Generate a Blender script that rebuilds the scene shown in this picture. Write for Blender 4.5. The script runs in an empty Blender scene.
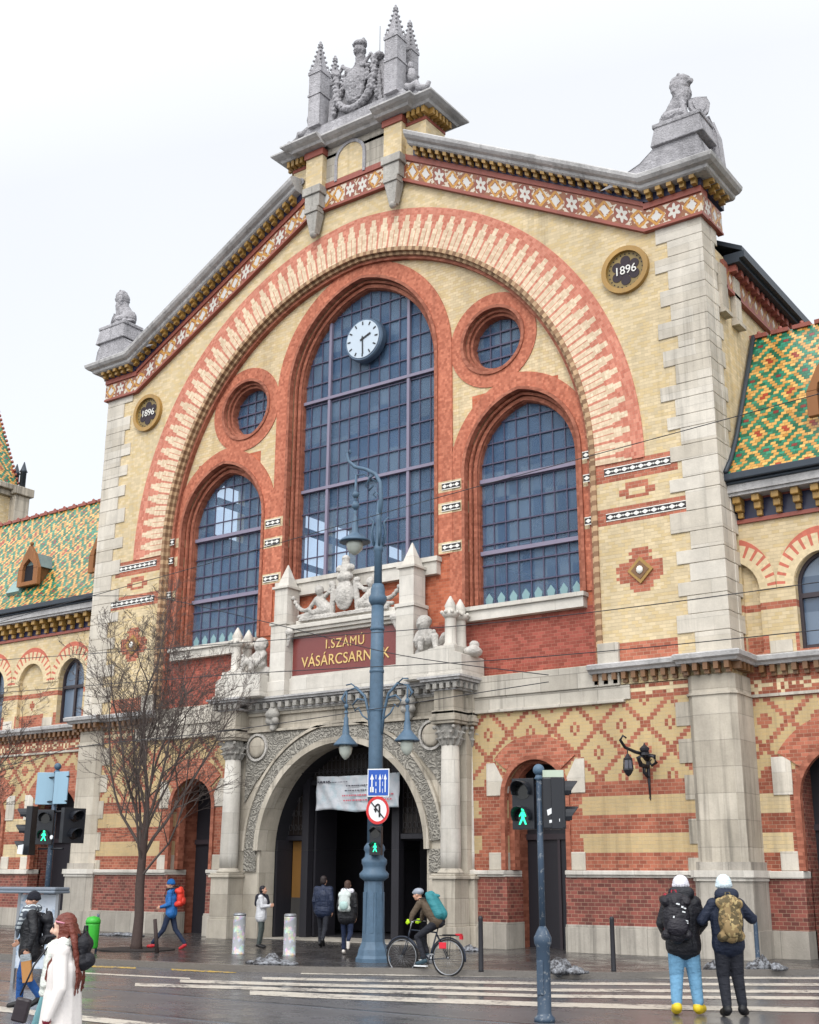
import bpy, bmesh, math, random
import numpy as np
from mathutils import Vector, Matrix
from mathutils.geometry import tessellate_polygon
random.seed(7)
PI = math.pi
R = math.radians
scene = bpy.context.scene
COL = scene.collection

# ------------------------------------------------------------------ camera
cd = bpy.data.cameras.new("camera")
cam = bpy.data.objects.new("camera", cd)
COL.objects.link(cam)
cam.location = (22.58, -28.47, 1.8)
_pi, _ya, _ro = R(16.65), R(-35.5974), R(0.314)
_f = Vector((math.sin(_ya) * math.cos(_pi), math.cos(_ya) * math.cos(_pi), math.sin(_pi)))
_r = Vector((math.cos(_ya), -math.sin(_ya), 0))
_u = _r.cross(_f)
_r2 = _r * math.cos(_ro) + _u * math.sin(_ro)
_u2 = -_r * math.sin(_ro) + _u * math.cos(_ro)
cam.rotation_euler = Matrix((_r2, _u2, -_f)).transposed().to_euler()
cd.sensor_fit = 'VERTICAL'
cd.sensor_height = 24
cd.lens = 1216.4 / 1024 * 24
cd.clip_start = 0.1
cd.clip_end = 2000
scene.camera = cam

# ------------------------------------------------------------------ light: overcast winter daylight
SUN_EL, SUN_AZ = 48, 160     # elevation, compass-like azimuth (from +y clockwise)
world = bpy.data.worlds.new("World")
scene.world = world
world.use_nodes = True
wn = world.node_tree
wn.nodes.clear()
def wnode(t, **k):
    n = wn.nodes.new(t)
    for a, b in k.items(): setattr(n, a, b)
    return n
wo = wnode('ShaderNodeOutputWorld')
bg1 = wnode('ShaderNodeBackground'); bg2 = wnode('ShaderNodeBackground'); add = wnode('ShaderNodeAddShader')
sky = wnode('ShaderNodeTexSky', sky_type='NISHITA', sun_disc=False)
sky.sun_elevation = R(SUN_EL); sky.sun_rotation = R(SUN_AZ)
wn.links.new(sky.outputs[0], bg1.inputs[0]); bg1.inputs[1].default_value = 0.03
# cloud layer: brighter overhead and towards the hidden sun, as an overcast sky is
tc = wnode('ShaderNodeTexCoord')
sep = wnode('ShaderNodeSeparateXYZ'); wn.links.new(tc.outputs['Generated'], sep.inputs[0])
dot = wnode('ShaderNodeVectorMath', operation='DOT_PRODUCT')
wn.links.new(tc.outputs['Generated'], dot.inputs[0])
se, sa = R(SUN_EL), R(SUN_AZ)
dot.inputs[1].default_value = (math.sin(sa) * math.cos(se), math.cos(sa) * math.cos(se), math.sin(se))
mr = wnode('ShaderNodeMapRange'); wn.links.new(dot.outputs['Value'], mr.inputs[0])
mr.inputs[1].default_value = -0.1; mr.inputs[2].default_value = 1.0
mr.inputs[3].default_value = 0.70; mr.inputs[4].default_value = 2.0
noi = wnode('ShaderNodeTexNoise'); noi.inputs['Scale'].default_value = 1.6; noi.inputs['Detail'].default_value = 4
wn.links.new(tc.outputs['Generated'], noi.inputs['Vector'])
mr2 = wnode('ShaderNodeMapRange'); wn.links.new(noi.outputs[0], mr2.inputs[0])
mr2.inputs[1].default_value = 0.3; mr2.inputs[2].default_value = 0.7
mr2.inputs[3].default_value = 0.97; mr2.inputs[4].default_value = 1.03
mul = wnode('ShaderNodeMath', operation='MULTIPLY')
wn.links.new(mr.outputs[0], mul.inputs[0]); wn.links.new(mr2.outputs[0], mul.inputs[1])
bg2.inputs[0].default_value = (0.985, 0.995, 1.0, 1)
wn.links.new(mul.outputs[0], bg2.inputs[1])
wn.links.new(bg1.outputs[0], add.inputs[0]); wn.links.new(bg2.outputs[0], add.inputs[1])
wn.links.new(add.outputs[0], wo.inputs[0])
sl = bpy.data.lights.new("sun", 'SUN'); sl.energy = 1.2; sl.angle = R(24); sl.color = (1.0, 0.965, 0.91)
so = bpy.data.objects.new("sun", sl); COL.objects.link(so)
so.rotation_euler = Vector((-math.sin(sa) * math.cos(se), -math.cos(sa) * math.cos(se), -math.sin(se))).to_track_quat('-Z', 'Y').to_euler()
so.location = (0, -40, 60)
scene.view_settings.view_transform = 'Standard'
scene.view_settings.look = 'None'
scene.view_settings.gamma = 1
scene.view_settings.exposure = 0.36
scene.render.engine = 'CYCLES'
scene.cycles.max_bounces = 6
scene.cycles.diffuse_bounces = 3
scene.cycles.glossy_bounces = 3
scene.cycles.transparent_max_bounces = 8
scene.cycles.use_denoising = True

# ------------------------------------------------------------------ object bookkeeping
def tag(o, label=None, cat=None, group=None, kind=None):
    if label: o['label'] = label
    if cat: o['category'] = cat
    if group: o['group'] = group
    if kind: o['kind'] = kind
    return o
def thing(name, label, cat, loc=(0, 0, 0), rz=0, group=None):
    o = bpy.data.objects.new(name, None)
    o.empty_display_size = 0.3
    COL.objects.link(o)
    o.location = loc
    o.rotation_euler = (0, 0, rz)
    return tag(o, label, cat, group)
def copy_tree(o, parent=None):
    kids = [c for c in COL.objects if c.parent == o]
    c = o.copy(); COL.objects.link(c)
    if parent: c.parent = parent
    for k in kids: copy_tree(k, c)
    return c

# ------------------------------------------------------------------ mesh builder
class MB:
    def __init__(s): s.v = []; s.f = []; s.m = []; s.sm = []
    def add(s, vs, fs, mi=0, smooth=False):
        b = len(s.v)
        s.v += [tuple(v) for v in vs]
        for f in fs:
            s.f.append([b + i for i in f]); s.m.append(mi); s.sm.append(smooth)
    def box(s, x0, x1, y0, y1, z0, z1, mi=0, M=None):
        if x0 > x1: x0, x1 = x1, x0
        if y0 > y1: y0, y1 = y1, y0
        if z0 > z1: z0, z1 = z1, z0
        vs = [(x, y, z) for z in (z0, z1) for y in (y0, y1) for x in (x0, x1)]
        if M is not None: vs = [M @ Vector(v) for v in vs]
        s.add(vs, [(0, 2, 3, 1), (4, 5, 7, 6), (0, 1, 5, 4), (1, 3, 7, 5), (3, 2, 6, 7), (2, 0, 4, 6)], mi)
    def frust(s, cx, cy, z0, z1, w0, d0, w1, d1, mi=0):
        vs = []
        for z, w, d in ((z0, w0, d0), (z1, w1, d1)):
            vs += [(cx - w, cy - d, z), (cx + w, cy - d, z), (cx + w, cy + d, z), (cx - w, cy + d, z)]
        s.add(vs, [(3, 2, 1, 0), (4, 5, 6, 7), (0, 1, 5, 4), (1, 2, 6, 5), (2, 3, 7, 6), (3, 0, 4, 7)], mi)
    def lathe(s, prof, c=(0, 0, 0), n=20, mi=0, M=None, smooth=True, a0=0.0):
        vs = []; fs = []
        for r, z in prof:
            for k in range(n):
                a = a0 + 2 * PI * k / n
                p = Vector((r * math.cos(a), r * math.sin(a), z))
                if M is not None: p = M @ p
                vs.append((p[0] + c[0], p[1] + c[1], p[2] + c[2]))
        for i in range(len(prof) - 1):
            for k in range(n):
                k2 = (k + 1) % n
                fs.append((i * n + k, i * n + k2, (i + 1) * n + k2, (i + 1) * n + k))
        fs.append(tuple(reversed(range(n)))); fs.append(tuple((len(prof) - 1) * n + k for k in range(n)))
        s.add(vs, fs, mi, smooth)
    def tube(s, pts, r, n=8, mi=0, smooth=True, caps=True):
        pts = [Vector(p) for p in pts]
        rs = r if isinstance(r, (list, tuple)) else [r] * len(pts)
        vs = []; fs = []
        up = None
        for i, p in enumerate(pts):
            d = (pts[min(i + 1, len(pts) - 1)] - pts[max(i - 1, 0)])
            if d.length < 1e-9: d = Vector((0, 0, 1))
            d.normalize()
            if up is None:
                up = Vector((0, 0, 1)) if abs(d.z) < .9 else Vector((1, 0, 0))
            a = d.cross(up)
            if a.length < 1e-6: a = d.cross(Vector((0, 1, 0)))
            a.normalize(); b = d.cross(a); up = -b if False else up
            for k in range(n):
                t = 2 * PI * k / n
                vs.append(p + (a * math.cos(t) + b * math.sin(t)) * rs[i])
        for i in range(len(pts) - 1):
            for k in range(n):
                k2 = (k + 1) % n
                fs.append((i * n + k, (i + 1) * n + k, (i + 1) * n + k2, i * n + k2))
        if caps:
            fs.append(tuple(range(n))); fs.append(tuple(reversed([(len(pts) - 1) * n + k for k in range(n)])))
        s.add(vs, fs, mi, smooth)
    def ball(s, c, r, n=10, mi=0, M=None):
        if not isinstance(r, (tuple, list)): r = (r, r, r)
        vs = []; fs = []
        m = max(4, n // 2 + 1)
        for i in range(m + 1):
            t = PI * i / m
            for k in range(n):
                a = 2 * PI * k / n
                p = Vector((r[0] * math.sin(t) * math.cos(a), r[1] * math.sin(t) * math.sin(a), r[2] * math.cos(t)))
                if M is not None: p = M @ p
                vs.append(p + Vector(c))
        for i in range(m):
            for k in range(n):
                k2 = (k + 1) % n
                fs.append((i * n + k, (i + 1) * n + k, (i + 1) * n + k2, i * n + k2))
        s.add(vs, fs, mi, True)
    def poly(s, loop, y0, y1, holes=(), mi=0, M=None):
        """flat plate in the xz plane between y0 (front) and y1 (back)"""
        loops = [loop] + list(holes)
        flat = [p for l in loops for p in l]
        tris = tessellate_polygon([[Vector((p[0], p[1], 0)) for p in l] for l in loops])
        n = len(flat)
        T = (lambda p: p) if M is None else (lambda p: M @ Vector(p))
        vs = [T((p[0], y0, p[1])) for p in flat] + [T((p[0], y1, p[1])) for p in flat]
        fs = []
        for t in tris:
            a, b, c = (flat[i] for i in t)
            ar = (b[0] - a[0]) * (c[1] - a[1]) - (c[0] - a[0]) * (b[1] - a[1])
            t = tuple(t) if ar > 0 else tuple(reversed(t))
            fs.append(t); fs.append(tuple(n + i for i in reversed(t)))
        b = 0
        for li, l in enumerate(loops):
            m = len(l)
            ar = sum(l[i][0] * l[(i + 1) % m][1] - l[(i + 1) % m][0] * l[i][1] for i in range(m))
            fl = (ar > 0) != (li > 0)
            for i in range(m):
                j = (i + 1) % m
                q = (b + i, n + b + i, n + b + j, b + j)
                fs.append(q[::-1] if fl else q)
            b += m
        s.add(vs, fs, mi)
    def sweep(s, path, outs, prof, us=None, mi=0, closed_prof=True):
        """profile of (out, up) carried along a path; outs give the outward direction at each point"""
        vs = []; fs = []; m = len(prof)
        for i, (p, o) in enumerate(zip(path, outs)):
            k = us[i] if us else 1
            for a, b in prof:
                vs.append((p[0] + o[0] * a, p[1] + o[1] * a, p[2] + b * k))
        for i in range(len(path) - 1):
            for j in range(m if closed_prof else m - 1):
                j2 = (j + 1) % m
                fs.append((i * m + j, i * m + j2, (i + 1) * m + j2, (i + 1) * m + j))
        fs.append(tuple(range(m))); fs.append(tuple((len(path) - 1) * m + j for j in reversed(range(m))))
        s.add(vs, fs, mi)
    def build(s, name, mat, parent=None, bevel=0, fix=False):
        me = bpy.data.meshes.new(name)
        me.from_pydata([tuple(v) for v in s.v], [], s.f)
        for x in (mat if isinstance(mat, (list, tuple)) else [mat]): me.materials.append(x)
        me.polygons.foreach_set('material_index', s.m)
        me.polygons.foreach_set('use_smooth', s.sm)
        me.update()
        if fix:
            bm = bmesh.new(); bm.from_mesh(me)
            bmesh.ops.recalc_face_normals(bm, faces=bm.faces)
            bm.to_mesh(me); bm.free()
        o = bpy.data.objects.new(name, me)
        COL.objects.link(o)
        if parent is not None: o.parent = parent
        if bevel:
            b = o.modifiers.new('bevel', 'BEVEL'); b.width = bevel; b.segments = 2; b.limit_method = 'ANGLE'; b.angle_limit = R(50)
        return o

def arch(cx, half, z0, zs, e, n=20):
    """loop of an opening: straight jambs from z0 to zs, then a (pointed when e > 0) arch"""
    Rr = half + e
    ta = math.acos(e / Rr) if e > 0 else PI / 2
    pts = [(cx - half, z0), (cx + half, z0)]
    for i in range(n + 1):
        t = ta * i / n
        pts.append((cx - e + Rr * math.cos(t), zs + Rr * math.sin(t)))
    for i in range(1, n + 1):
        t = ta * (n - i) / n
        pts.append((cx + e - Rr * math.cos(t), zs + Rr * math.sin(t)))
    return pts
def circ(cx, cz, r, n=32, a0=0):
    return [(cx + r * math.cos(a0 + 2 * PI * k / n), cz + r * math.sin(a0 + 2 * PI * k / n)) for k in range(n)]
def rect(x0, x1, z0, z1): return [(x0, z0), (x1, z0), (x1, z1), (x0, z1)]
def inside(pt, loop):
    x, z = pt; c = False; n = len(loop)
    for i in range(n):
        x1, z1 = loop[i]; x2, z2 = loop[(i + 1) % n]
        if (z1 > z) != (z2 > z) and x < (x2 - x1) * (z - z1) / (z2 - z1) + x1: c = not c
    return c
def clipline(loop, horizontal, v):
    """extent of the loop along a horizontal (z=v) or vertical (x=v) line"""
    r = []
    n = len(loop)
    for i in range(n):
        a = loop[i]; b = loop[(i + 1) % n]
        k = 1 if horizontal else 0
        if (a[k] > v) != (b[k] > v):
            t = (v - a[k]) / (b[k] - a[k])
            r.append(a[1 - k] + t * (b[1 - k] - a[1 - k]))
    return (min(r), max(r)) if len(r) > 1 else None

# ------------------------------------------------------------------ node maths for procedural materials
class V:
    def __init__(s, x): s.x = x
    def __add__(s, o): return mth('ADD', s, o)
    __radd__ = __add__
    def __sub__(s, o): return mth('SUBTRACT', s, o)
    def __rsub__(s, o): return mth('SUBTRACT', o, s)
    def __mul__(s, o): return mth('MULTIPLY', s, o)
    __rmul__ = __mul__
    def __truediv__(s, o): return mth('DIVIDE', s, o)
    def __lt__(s, o): return mth('LESS_THAN', s, o)
    def __gt__(s, o): return mth('GREATER_THAN', s, o)
NT = None
def put(v, sock):
    if isinstance(v, V): NT.links.new(v.x, sock)
    else: sock.default_value = v
def mth(op, *a):
    n = NT.nodes.new('ShaderNodeMath'); n.operation = op
    for i, v in enumerate(a): put(v, n.inputs[i])
    return V(n.outputs[0])
def ab(a): return mth('ABSOLUTE', a)
def fl(a): return mth('FLOOR', a)
def fr(a): return a - fl(a)
def mx(a, b): return mth('MAXIMUM', a, b)
def mn(a, b): return mth('MINIMUM', a, b)
def both(*a):
    r = a[0]
    for b in a[1:]: r = r * b
    return r
def either(a, b): return mx(a, b)
def band(v, lo, hi): return (v > lo) * (v < hi)
def near(v, c, h): return ab(v - c) < h
def step(v, lo, hi):
    n = NT.nodes.new('ShaderNodeMapRange'); put(v, n.inputs[0]); n.interpolation_type = 'SMOOTHSTEP'
    n.inputs[1].default_value = lo; n.inputs[2].default_value = hi; n.inputs[3].default_value = 0; n.inputs[4].default_value = 1
    return V(n.outputs[0])
def lin(h, k=1.0):
    h = h.lstrip('#'); c = [int(h[i:i + 2], 16) / 255 for i in (0, 2, 4)]
    return tuple(((x / 12.92 if x < .04045 else ((x + .055) / 1.055) ** 2.4) * k) for x in c) + (1,)
def colv(c):
    n = NT.nodes.new('ShaderNodeRGB'); n.outputs[0].default_value = c if len(c) == 4 else tuple(c) + (1,)
    return V(n.outputs[0])
def mix(f, a, b):
    n = NT.nodes.new('ShaderNodeMix'); n.data_type = 'RGBA'; n.clamp_factor = True
    put(f, n.inputs[0])
    for v, s in ((a, n.inputs[6]), (b, n.inputs[7])):
        if isinstance(v, V): NT.links.new(v.x, s)
        else: s.default_value = v
    return V(n.outputs[2])
def shade(c, f):
    """colour times a scalar"""
    n = NT.nodes.new('ShaderNodeVectorMath'); n.operation = 'SCALE'
    put(c, n.inputs[0]) if isinstance(c, V) else setattr(n.inputs[0], 'default_value', c[:3])
    put(f, n.inputs['Scale'])
    return V(n.outputs[0])
def coords(kind='Object'):
    t = NT.nodes.new('ShaderNodeTexCoord'); s = NT.nodes.new('ShaderNodeSeparateXYZ')
    NT.links.new(t.outputs[kind], s.inputs[0])
    return V(s.outputs[0]), V(s.outputs[1]), V(s.outputs[2])
def vec(x, y, z=0.0):
    n = NT.nodes.new('ShaderNodeCombineXYZ')
    put(x, n.inputs[0]); put(y, n.inputs[1]); put(z, n.inputs[2]); return V(n.outputs[0])
def noise(scale, detail=3, rough=.5, v=None, out=0):
    n = NT.nodes.new('ShaderNodeTexNoise'); n.inputs['Scale'].default_value = scale; n.inputs['Detail'].default_value = detail
    n.inputs['Roughness'].default_value = rough
    if v is None:
        t = NT.nodes.new('ShaderNodeTexCoord'); NT.links.new(t.outputs['Object'], n.inputs['Vector'])
    else: NT.links.new(v.x, n.inputs['Vector'])
    return V(n.outputs[out])
def rnd(v):
    n = NT.nodes.new('ShaderNodeTexWhiteNoise'); n.noise_dimensions = '3D'; NT.links.new(v.x, n.inputs['Vector']); return V(n.outputs[0])
def normal():
    g = NT.nodes.new('ShaderNodeNewGeometry'); s = NT.nodes.new('ShaderNodeSeparateXYZ'); NT.links.new(g.outputs['Normal'], s.inputs[0])
    return V(s.outputs[0]), V(s.outputs[1]), V(s.outputs[2])
def mat(name, fn, rough=.8, metal=0.0, spec=.35, bumpd=.01, coat=0, emit=None):
    """fn() -> colour or (colour, height) or (colour, height, roughness)"""
    global NT
    m = bpy.data.materials.new(name); m.use_nodes = True; NT = m.node_tree
    b = NT.nodes['Principled BSDF']
    r = fn() if callable(fn) else fn
    h = None
    if isinstance(r, tuple) and isinstance(r[0], V):
        h = r[1]
        if len(r) > 2: rough = r[2]
        r = r[0]
    put(r, b.inputs['Base Color'])
    put(rough, b.inputs['Roughness'])
    b.inputs['Metallic'].default_value = metal
    b.inputs['Specular IOR Level'].default_value = spec
    if coat: b.inputs['Coat Weight'].default_value = coat; b.inputs['Coat Roughness'].default_value = .08
    if h is not None:
        bn = NT.nodes.new('ShaderNodeBump'); bn.inputs['Distance'].default_value = bumpd; bn.inputs['Strength'].default_value = .8
        put(h, bn.inputs['Height']); NT.links.new(bn.outputs[0], b.inputs['Normal'])
    if emit:
        b.inputs['Emission Color'].default_value = tuple(emit[:3]) + (1,); b.inputs['Emission Strength'].default_value = emit[3]
    return m
# ------------------------------------------------------------------ materials
K = .80
CREAM, CREAM2 = lin('dcc8a2', K), lin('cab489', K)
RED, RED2, REDD = lin('a55c46', K), lin('b56e57', K), lin('883e36', K)
STONE, STONE2, STONED = lin('c8c0b4', K), lin('aca79f', K), lin('8d8983', K)
def dirt(c, amt=.25, s=.5):
    x, y, z = coords()
    n = noise(1, 5, .6, v=vec(x * 1.8 * s, y * 1.8 * s, z * .45 * s))
    n2 = noise(.35 * s, 3)
    n3 = noise(1, 4, .65, v=vec(x * 5.5, y * 5.5, z * .22))
    soot = step(n3 * .6 + n2 * .4, .50, .68)
    return shade(c, 1.0 + (n - .52) * amt * 2.4 + (n2 - .5) * amt - soot * amt * .8)
def brickgrid(w=.1893, h=.0914, mw=.012):
    x, y, z = coords(); nx, ny, nz = normal()
    side = ab(nx) > .6
    u = x + (y - x) * side
    cz = fl(z / h); par = fr(cz * .5) * 2
    us = u / w + par * .5
    bi = fl(us)
    mort = either(ab(us - bi - .5) > (.5 - mw / w / 2), ab(z / h - cz - .5) > (.5 - mw / h / 2))
    return dict(x=x, y=y, z=z, u=u, xq=(fl(u * 2 / w) + .5) * w * .5, zq=(cz + .5) * h, mort=mort, r=rnd(vec(bi, cz)), bi=bi, cz=cz)
def finish(B, c, var=.16, mortar=lin('c9b79b', K), mf=.45, d=.26):
    c = shade(c, 1 + (B['r'] - .5) * var * 2)
    c = mix(B['mort'] * mf, c, mortar)
    return dirt(c, d), (1 - B['mort']) + B['r'] * .25
def lattice(xq, zq, cx, cz, px, pz):
    a = (xq - cx) / px; b = (zq - cz) / pz
    p = ab(fr(a + b + .5) - .5); q = ab(fr(a - b + .5) - .5)
    return mx(p, q), mx(ab(fr(a+b+.5)-.5), ab(fr(a-b+.5)-.5))
def f_cream():
    B = brickgrid(); c = mix(B['r'] > .7, CREAM, CREAM2)
    return finish(B, c)
def f_red():
    B = brickgrid(); c = mix(B['r'], RED, RED2)
    return finish(B, c, .2)
def f_dred():
    B = brickgrid(); c = mix(B['r'], lin('733e37', K), lin('8a4d42', K))
    return finish(B, c, .25, mf=.4)
def f_gable():
    B = brickgrid(); x, z = B['xq'], B['zq']; ax = ab(x)
    c = mix(B['r'] > .65, CREAM, CREAM2)
    t = (B['r'] - .5) * .14
    red = band(z, 12.0, 12.52) * band(ax + t, 8.2, 10.75)
    red = either(red, band(z, 10.74, 11.26) * band(ax + t, 8.2, 11.0))
    # stepped lozenge and small framed bar
    dd = ab(ax - 9.6) * .9 + ab(z - 9.44)
    tooth = fr(z / .34) < .5
    red = either(red, (dd < .62 + (tooth * .14)) * (ab(z - 9.44) < .68) * (ab(ax - 9.6) < .66))
    fb = both(near(ax, 9.6, .52), near(z, 11.64, .1 + .0)) 
    fb = either(fb, both(near(ax, 9.6, .3), near(z, 11.64, .21)))
    fb = fb * (1 - both(near(ax, 9.6, .24), near(z, 11.64, .09)))
    red = either(red, fb)
    red = either(red, band(z, 7.0, 7.62) * band(ax, 8.75, 10.55))
    c = mix(red, c, mix(B['r'], RED, RED2))
    return finish(B, c)
def f_tymp():
    B = brickgrid(); x, z = B['xq'], B['zq']; ax = ab(x)
    c = mix(B['r'] > .65, CREAM, CREAM2)
    red = z < 14.2
    red = either(red, band(ax, 4.3, 7.2) * (z < 15.6))
    cb = either(either(near(z, 12.94, .17), near(z, 12.27, .17)), near(z, 11.05, .17))
    red = red * (1 - cb)
    rc = mix(B['r'], lin('b86042', K), lin('c47354', K))
    rc = mix(z < 8.75, rc, mix(B['r'], lin('93473a', K), lin('a15548', K)))
    c = mix(red, c, rc)
    return finish(B, c, mortar=lin('b98f78', K))
def f_surround():      # rings of red brick round the windows
    B = brickgrid(.085, .085, .01)
    z = B['z']; c = mix(B['r'], lin('b9684e', K), lin('c4795e', K))
    cb = either(either(near(z, 12.94, .17), near(z, 12.27, .17)), near(z, 11.05, .17))
    c = mix(cb, c, CREAM)
    return finish(B, c, mortar=lin('b8806c', K), mf=.3)
def f_reveal():
    B = brickgrid(.2, .085, .01); c = mix(B['r'], lin('9a5843', K), lin('aa6b55', K))
    return finish(B, c, mortar=lin('9c6a50', K), mf=.3)
def f_voussoir():
    x, y, z = coords()
    ax = ab(x)
    rr = mth('SQRT', (ax + .45) * (ax + .45) + (z - 12.7) * (z - 12.7))
    t = (rr - 8.8) / 1.4
    th = mth('ARCTAN2', x, z - 12.7)
    ph = th / .0476; cell = fl(ph); u = ab(ph - cell - .5)
    w = .41 - .10 * (t > .50) - .13 * (t > .68)
    w = w - .6 * (t > .84) 
    cr = (u < w) * (t > .06)
    ri = fl(t / .055); ai = fl(th / .012)
    r = rnd(vec(ri, ai)); r3 = rnd(vec(cell, 3.0))
    line = either(ab(t / .055 - ri - .5) > .44, ab(th / .012 - ai - .5) > .44)
    cr = cr * (1 - (u < .03) * (t < .5))
    c = mix(cr, mix(r, lin('c67560', K), lin('d08c76', K)), mix(r, lin('dcc3a4', K), lin('e3d0b4', K)))
    c = shade(c, 1 + (r - .5) * .22 + (r3 - .5) * .08)
    c = mix(line * .25, c, lin('caa58c', K))
    return dirt(c, .15), 1 - line
def f_mould():      # dark and light glazed bricks of the arch moulding
    x, y, z = coords()
    th = mth('ARCTAN2', x, mx(z - 12.7, 0.0)) + mn(z - 12.7, 0.0) / 8.6
    ph = fl(th / .0165); alt = fr(ph * .5) * 2
    r = rnd(vec(ph, 1.0))
    c = mix(alt > .5, lin('8a6a50', K), lin('b99a78', K))
    c = shade(c, .85 + r * .35)
    return dirt(c, .2)
def f_lower():
    B = brickgrid(); x, z = B['xq'], B['zq']; ax = ab(x); r = B['r']
    rc = mix(r, lin('934f3c', K), lin('a6634c', K))
    c = rc
    t = (r - .5) * .22
    cb = either(band(z, 2.35, 2.83), band(z, 3.3, 3.76)) * (1 - band(ax + t, 4.6, 5.1)) * (ab(ax - 6.29) > 1.35 + t * .3)
    c = mix(cb, c, mix(r, lin('c8b084', K), lin('b79e74', K)))
    d, _ = lattice(ax, z, 7.53, 5.48, 1.325, 1.28)
    pat = either(d > .425, (d < .17) * (d > .055))
    pc = mix(pat, mix(r, lin('cdb587', K), lin('b9a074', K)), mix(r, lin('9c5641', K), lin('ab6a52', K)))
    c = mix(z > 4.1, c, pc)
    up = band(z, 6.1, 6.6)
    q = either((ab(fr(ax / .62) - .5) + ab(z - 6.33) * 1.6) < .26, ab(z - 6.33) < .03) * (ab(z - 6.33) < .16)
    c = mix(up, c, mix(q, rc, CREAM))
    return finish(B, c, .15)
def f_frieze():
    x, y, z = coords(); nx, ny, nz = normal()
    side = ab(nx) > .6
    ax = ab(x); 
    zb = 19.07 + mn(mx(10.3 - ax, 0.0), 8.4) * .552
    zb = zb + (19.07 - zb) * side
    H = .62 + .1 * mn(mx(10.3 - ax, 0.0), 1.0) * (1 - side)
    vv = (z - zb) / H - .5
    s = (ax + (y - ax) * side) / .52
    ci = fl(s); u = s - ci - .5
    m3 = fr(ci / 3.0) * 3
    fw = m3 < .5
    d = ab(u) + ab(vv) * 1.05
    dia = (d < .27)
    ln = near(d, .43, .085)
    r2 = mth('SQRT', u * u + vv * vv); an = mth('ARCTAN2', u, vv)
    pet = (r2 < .30 + mth('COSINE', an * 6) * .09) * (r2 > .075)
    c = colv(lin('8f5b3c', K))
    n = noise(7, 2)
    c = mix(n > .52, c, lin('cfc4b2', K))
    c = mix((1 - fw) * ln, c, lin('c08a3c', K))
    c = mix((1 - fw) * dia, c, lin('cfccc8', K))
    c = mix(fw * (r2 < .46), c, lin('8a4a3a', K))
    c = mix(fw * pet, c, lin('cdc9c0', K))
    edge = ab(vv) > .43
    c = mix(edge, c, lin('985844', K))
    return dirt(c, .15)
def f_tiles():
    x, y, z = coords()
    u = fr(x / .2) - .5; v = (z - 0.0)
    cz = mth('PINGPONG', v, 10.0)
    c = mix((ab(u) < .26) , lin('33292a', K), lin('e9e6e0', K))
    return c
def f_stone(base=STONE, b2=STONE2, d=.35, h=.46, w=1.1, joint=.5):
    def f():
        B = brickgrid(w, h, .016)
        c = mix(B['r'], base, b2)
        n = noise(2.2, 6, .62); n2 = noise(22, 4, .6)
        c = shade(c, 1 + (n - .5) * .5 + (n2 - .5) * .22)
        c = mix(B['mort'] * joint, c, lin('5e5a54', K))
        return dirt(c, d), n2 + (1 - B['mort']) * .6
    return f
def f_carved(base=STONE2, dark=.75):
    def f():
        n = noise(6, 5, .65); n2 = noise(16, 4, .6)
        c = shade(colv(base), .8 + (n - .4) * dark + (n2 - .5) * .35)
        return dirt(c, .5), n2 * 2 + n
    return f
def f_scroll():         # shallow carved foliage
    x, y, z = coords()
    vo = NT.nodes.new('ShaderNodeTexVoronoi'); vo.feature = 'SMOOTH_F1'; vo.inputs['Scale'].default_value = 7
    t = NT.nodes.new('ShaderNodeTexCoord'); NT.links.new(t.outputs['Object'], vo.inputs['Vector'])
    a = V(vo.outputs[0]); n = noise(16, 4, .65)
    h = mth('SINE', a * 22) * .5 + (n - .5) * 1.5
    c = shade(colv(lin('aaa59b', K)), .66 + step(h, -.5, .5) * .4)
    return dirt(c, .3), h
def f_roof():
    w, h = .146, .10
    x, y, z = coords(); nx, ny, nz = normal()
    side = ab(nx) > ab(ny)
    xx = x + (y - x) * side
    cz = fl(z / h); par = fr(cz * .5) * 2
    us = xx / w + par * .5; bi = fl(us); xq = (bi + .5 - par * .5) * w; zq = (cz + .5) * h
    r = rnd(vec(bi, cz))
    u = ab(fr(xq / .74 + .1) - .5); v = ab(fr((zq + .02) / 1.30) - .5)
    d = u + v + (r - .5) * .02
    G_, Y_, D_ = lin('1d6647', K), lin('c78f45', K), lin('8c3a34', K)
    g = mix(r, G_, lin('35876a', K)); yl = mix(r, Y_, lin('d6aa62', K))
    c = mix(d > .30, g, yl)
    c = mix(d < .09, c, colv(D_))
    c = mix(d > .50, c, g)
    c = mix(d > .68, c, yl)
    c = mix(d > .88, c, colv(lin('a3402c', K)))
    c = shade(c, .82 + r * .36)
    fz = z / h - cz
    gap = either(fz < .12, ab(us - bi - .5) > .46)
    c = mix(gap * .55, c, lin('2c2a26', K))
    return c, fz * -1.0 + (1 - gap) + r * .5
def f_plain(c, d=.15, var=.0):
    def f(): return dirt(colv(c), d)
    return f
M = {}
M['gable'] = mat('gable_brick', f_gable, bumpd=.006)
M['cream'] = mat('cream_brick', f_cream, bumpd=.006)
M['red'] = mat('red_brick', f_red, bumpd=.006)
M['dred'] = mat('dark_red_brick', f_dred, rough=.6, bumpd=.006)
M['tymp'] = mat('tympanum_brick', f_tymp, bumpd=.006)
M['surround'] = mat('surround_brick', f_surround, bumpd=.006)
M['reveal'] = mat('reveal_brick', f_reveal, bumpd=.006)
M['vouss'] = mat('voussoir_brick', f_voussoir, bumpd=.006)
M['mould'] = mat('moulding_brick', f_mould)
M['lower'] = mat('patterned_brick', f_lower, bumpd=.006)
M['frieze'] = mat('tile_frieze', f_frieze, rough=.4)
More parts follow.
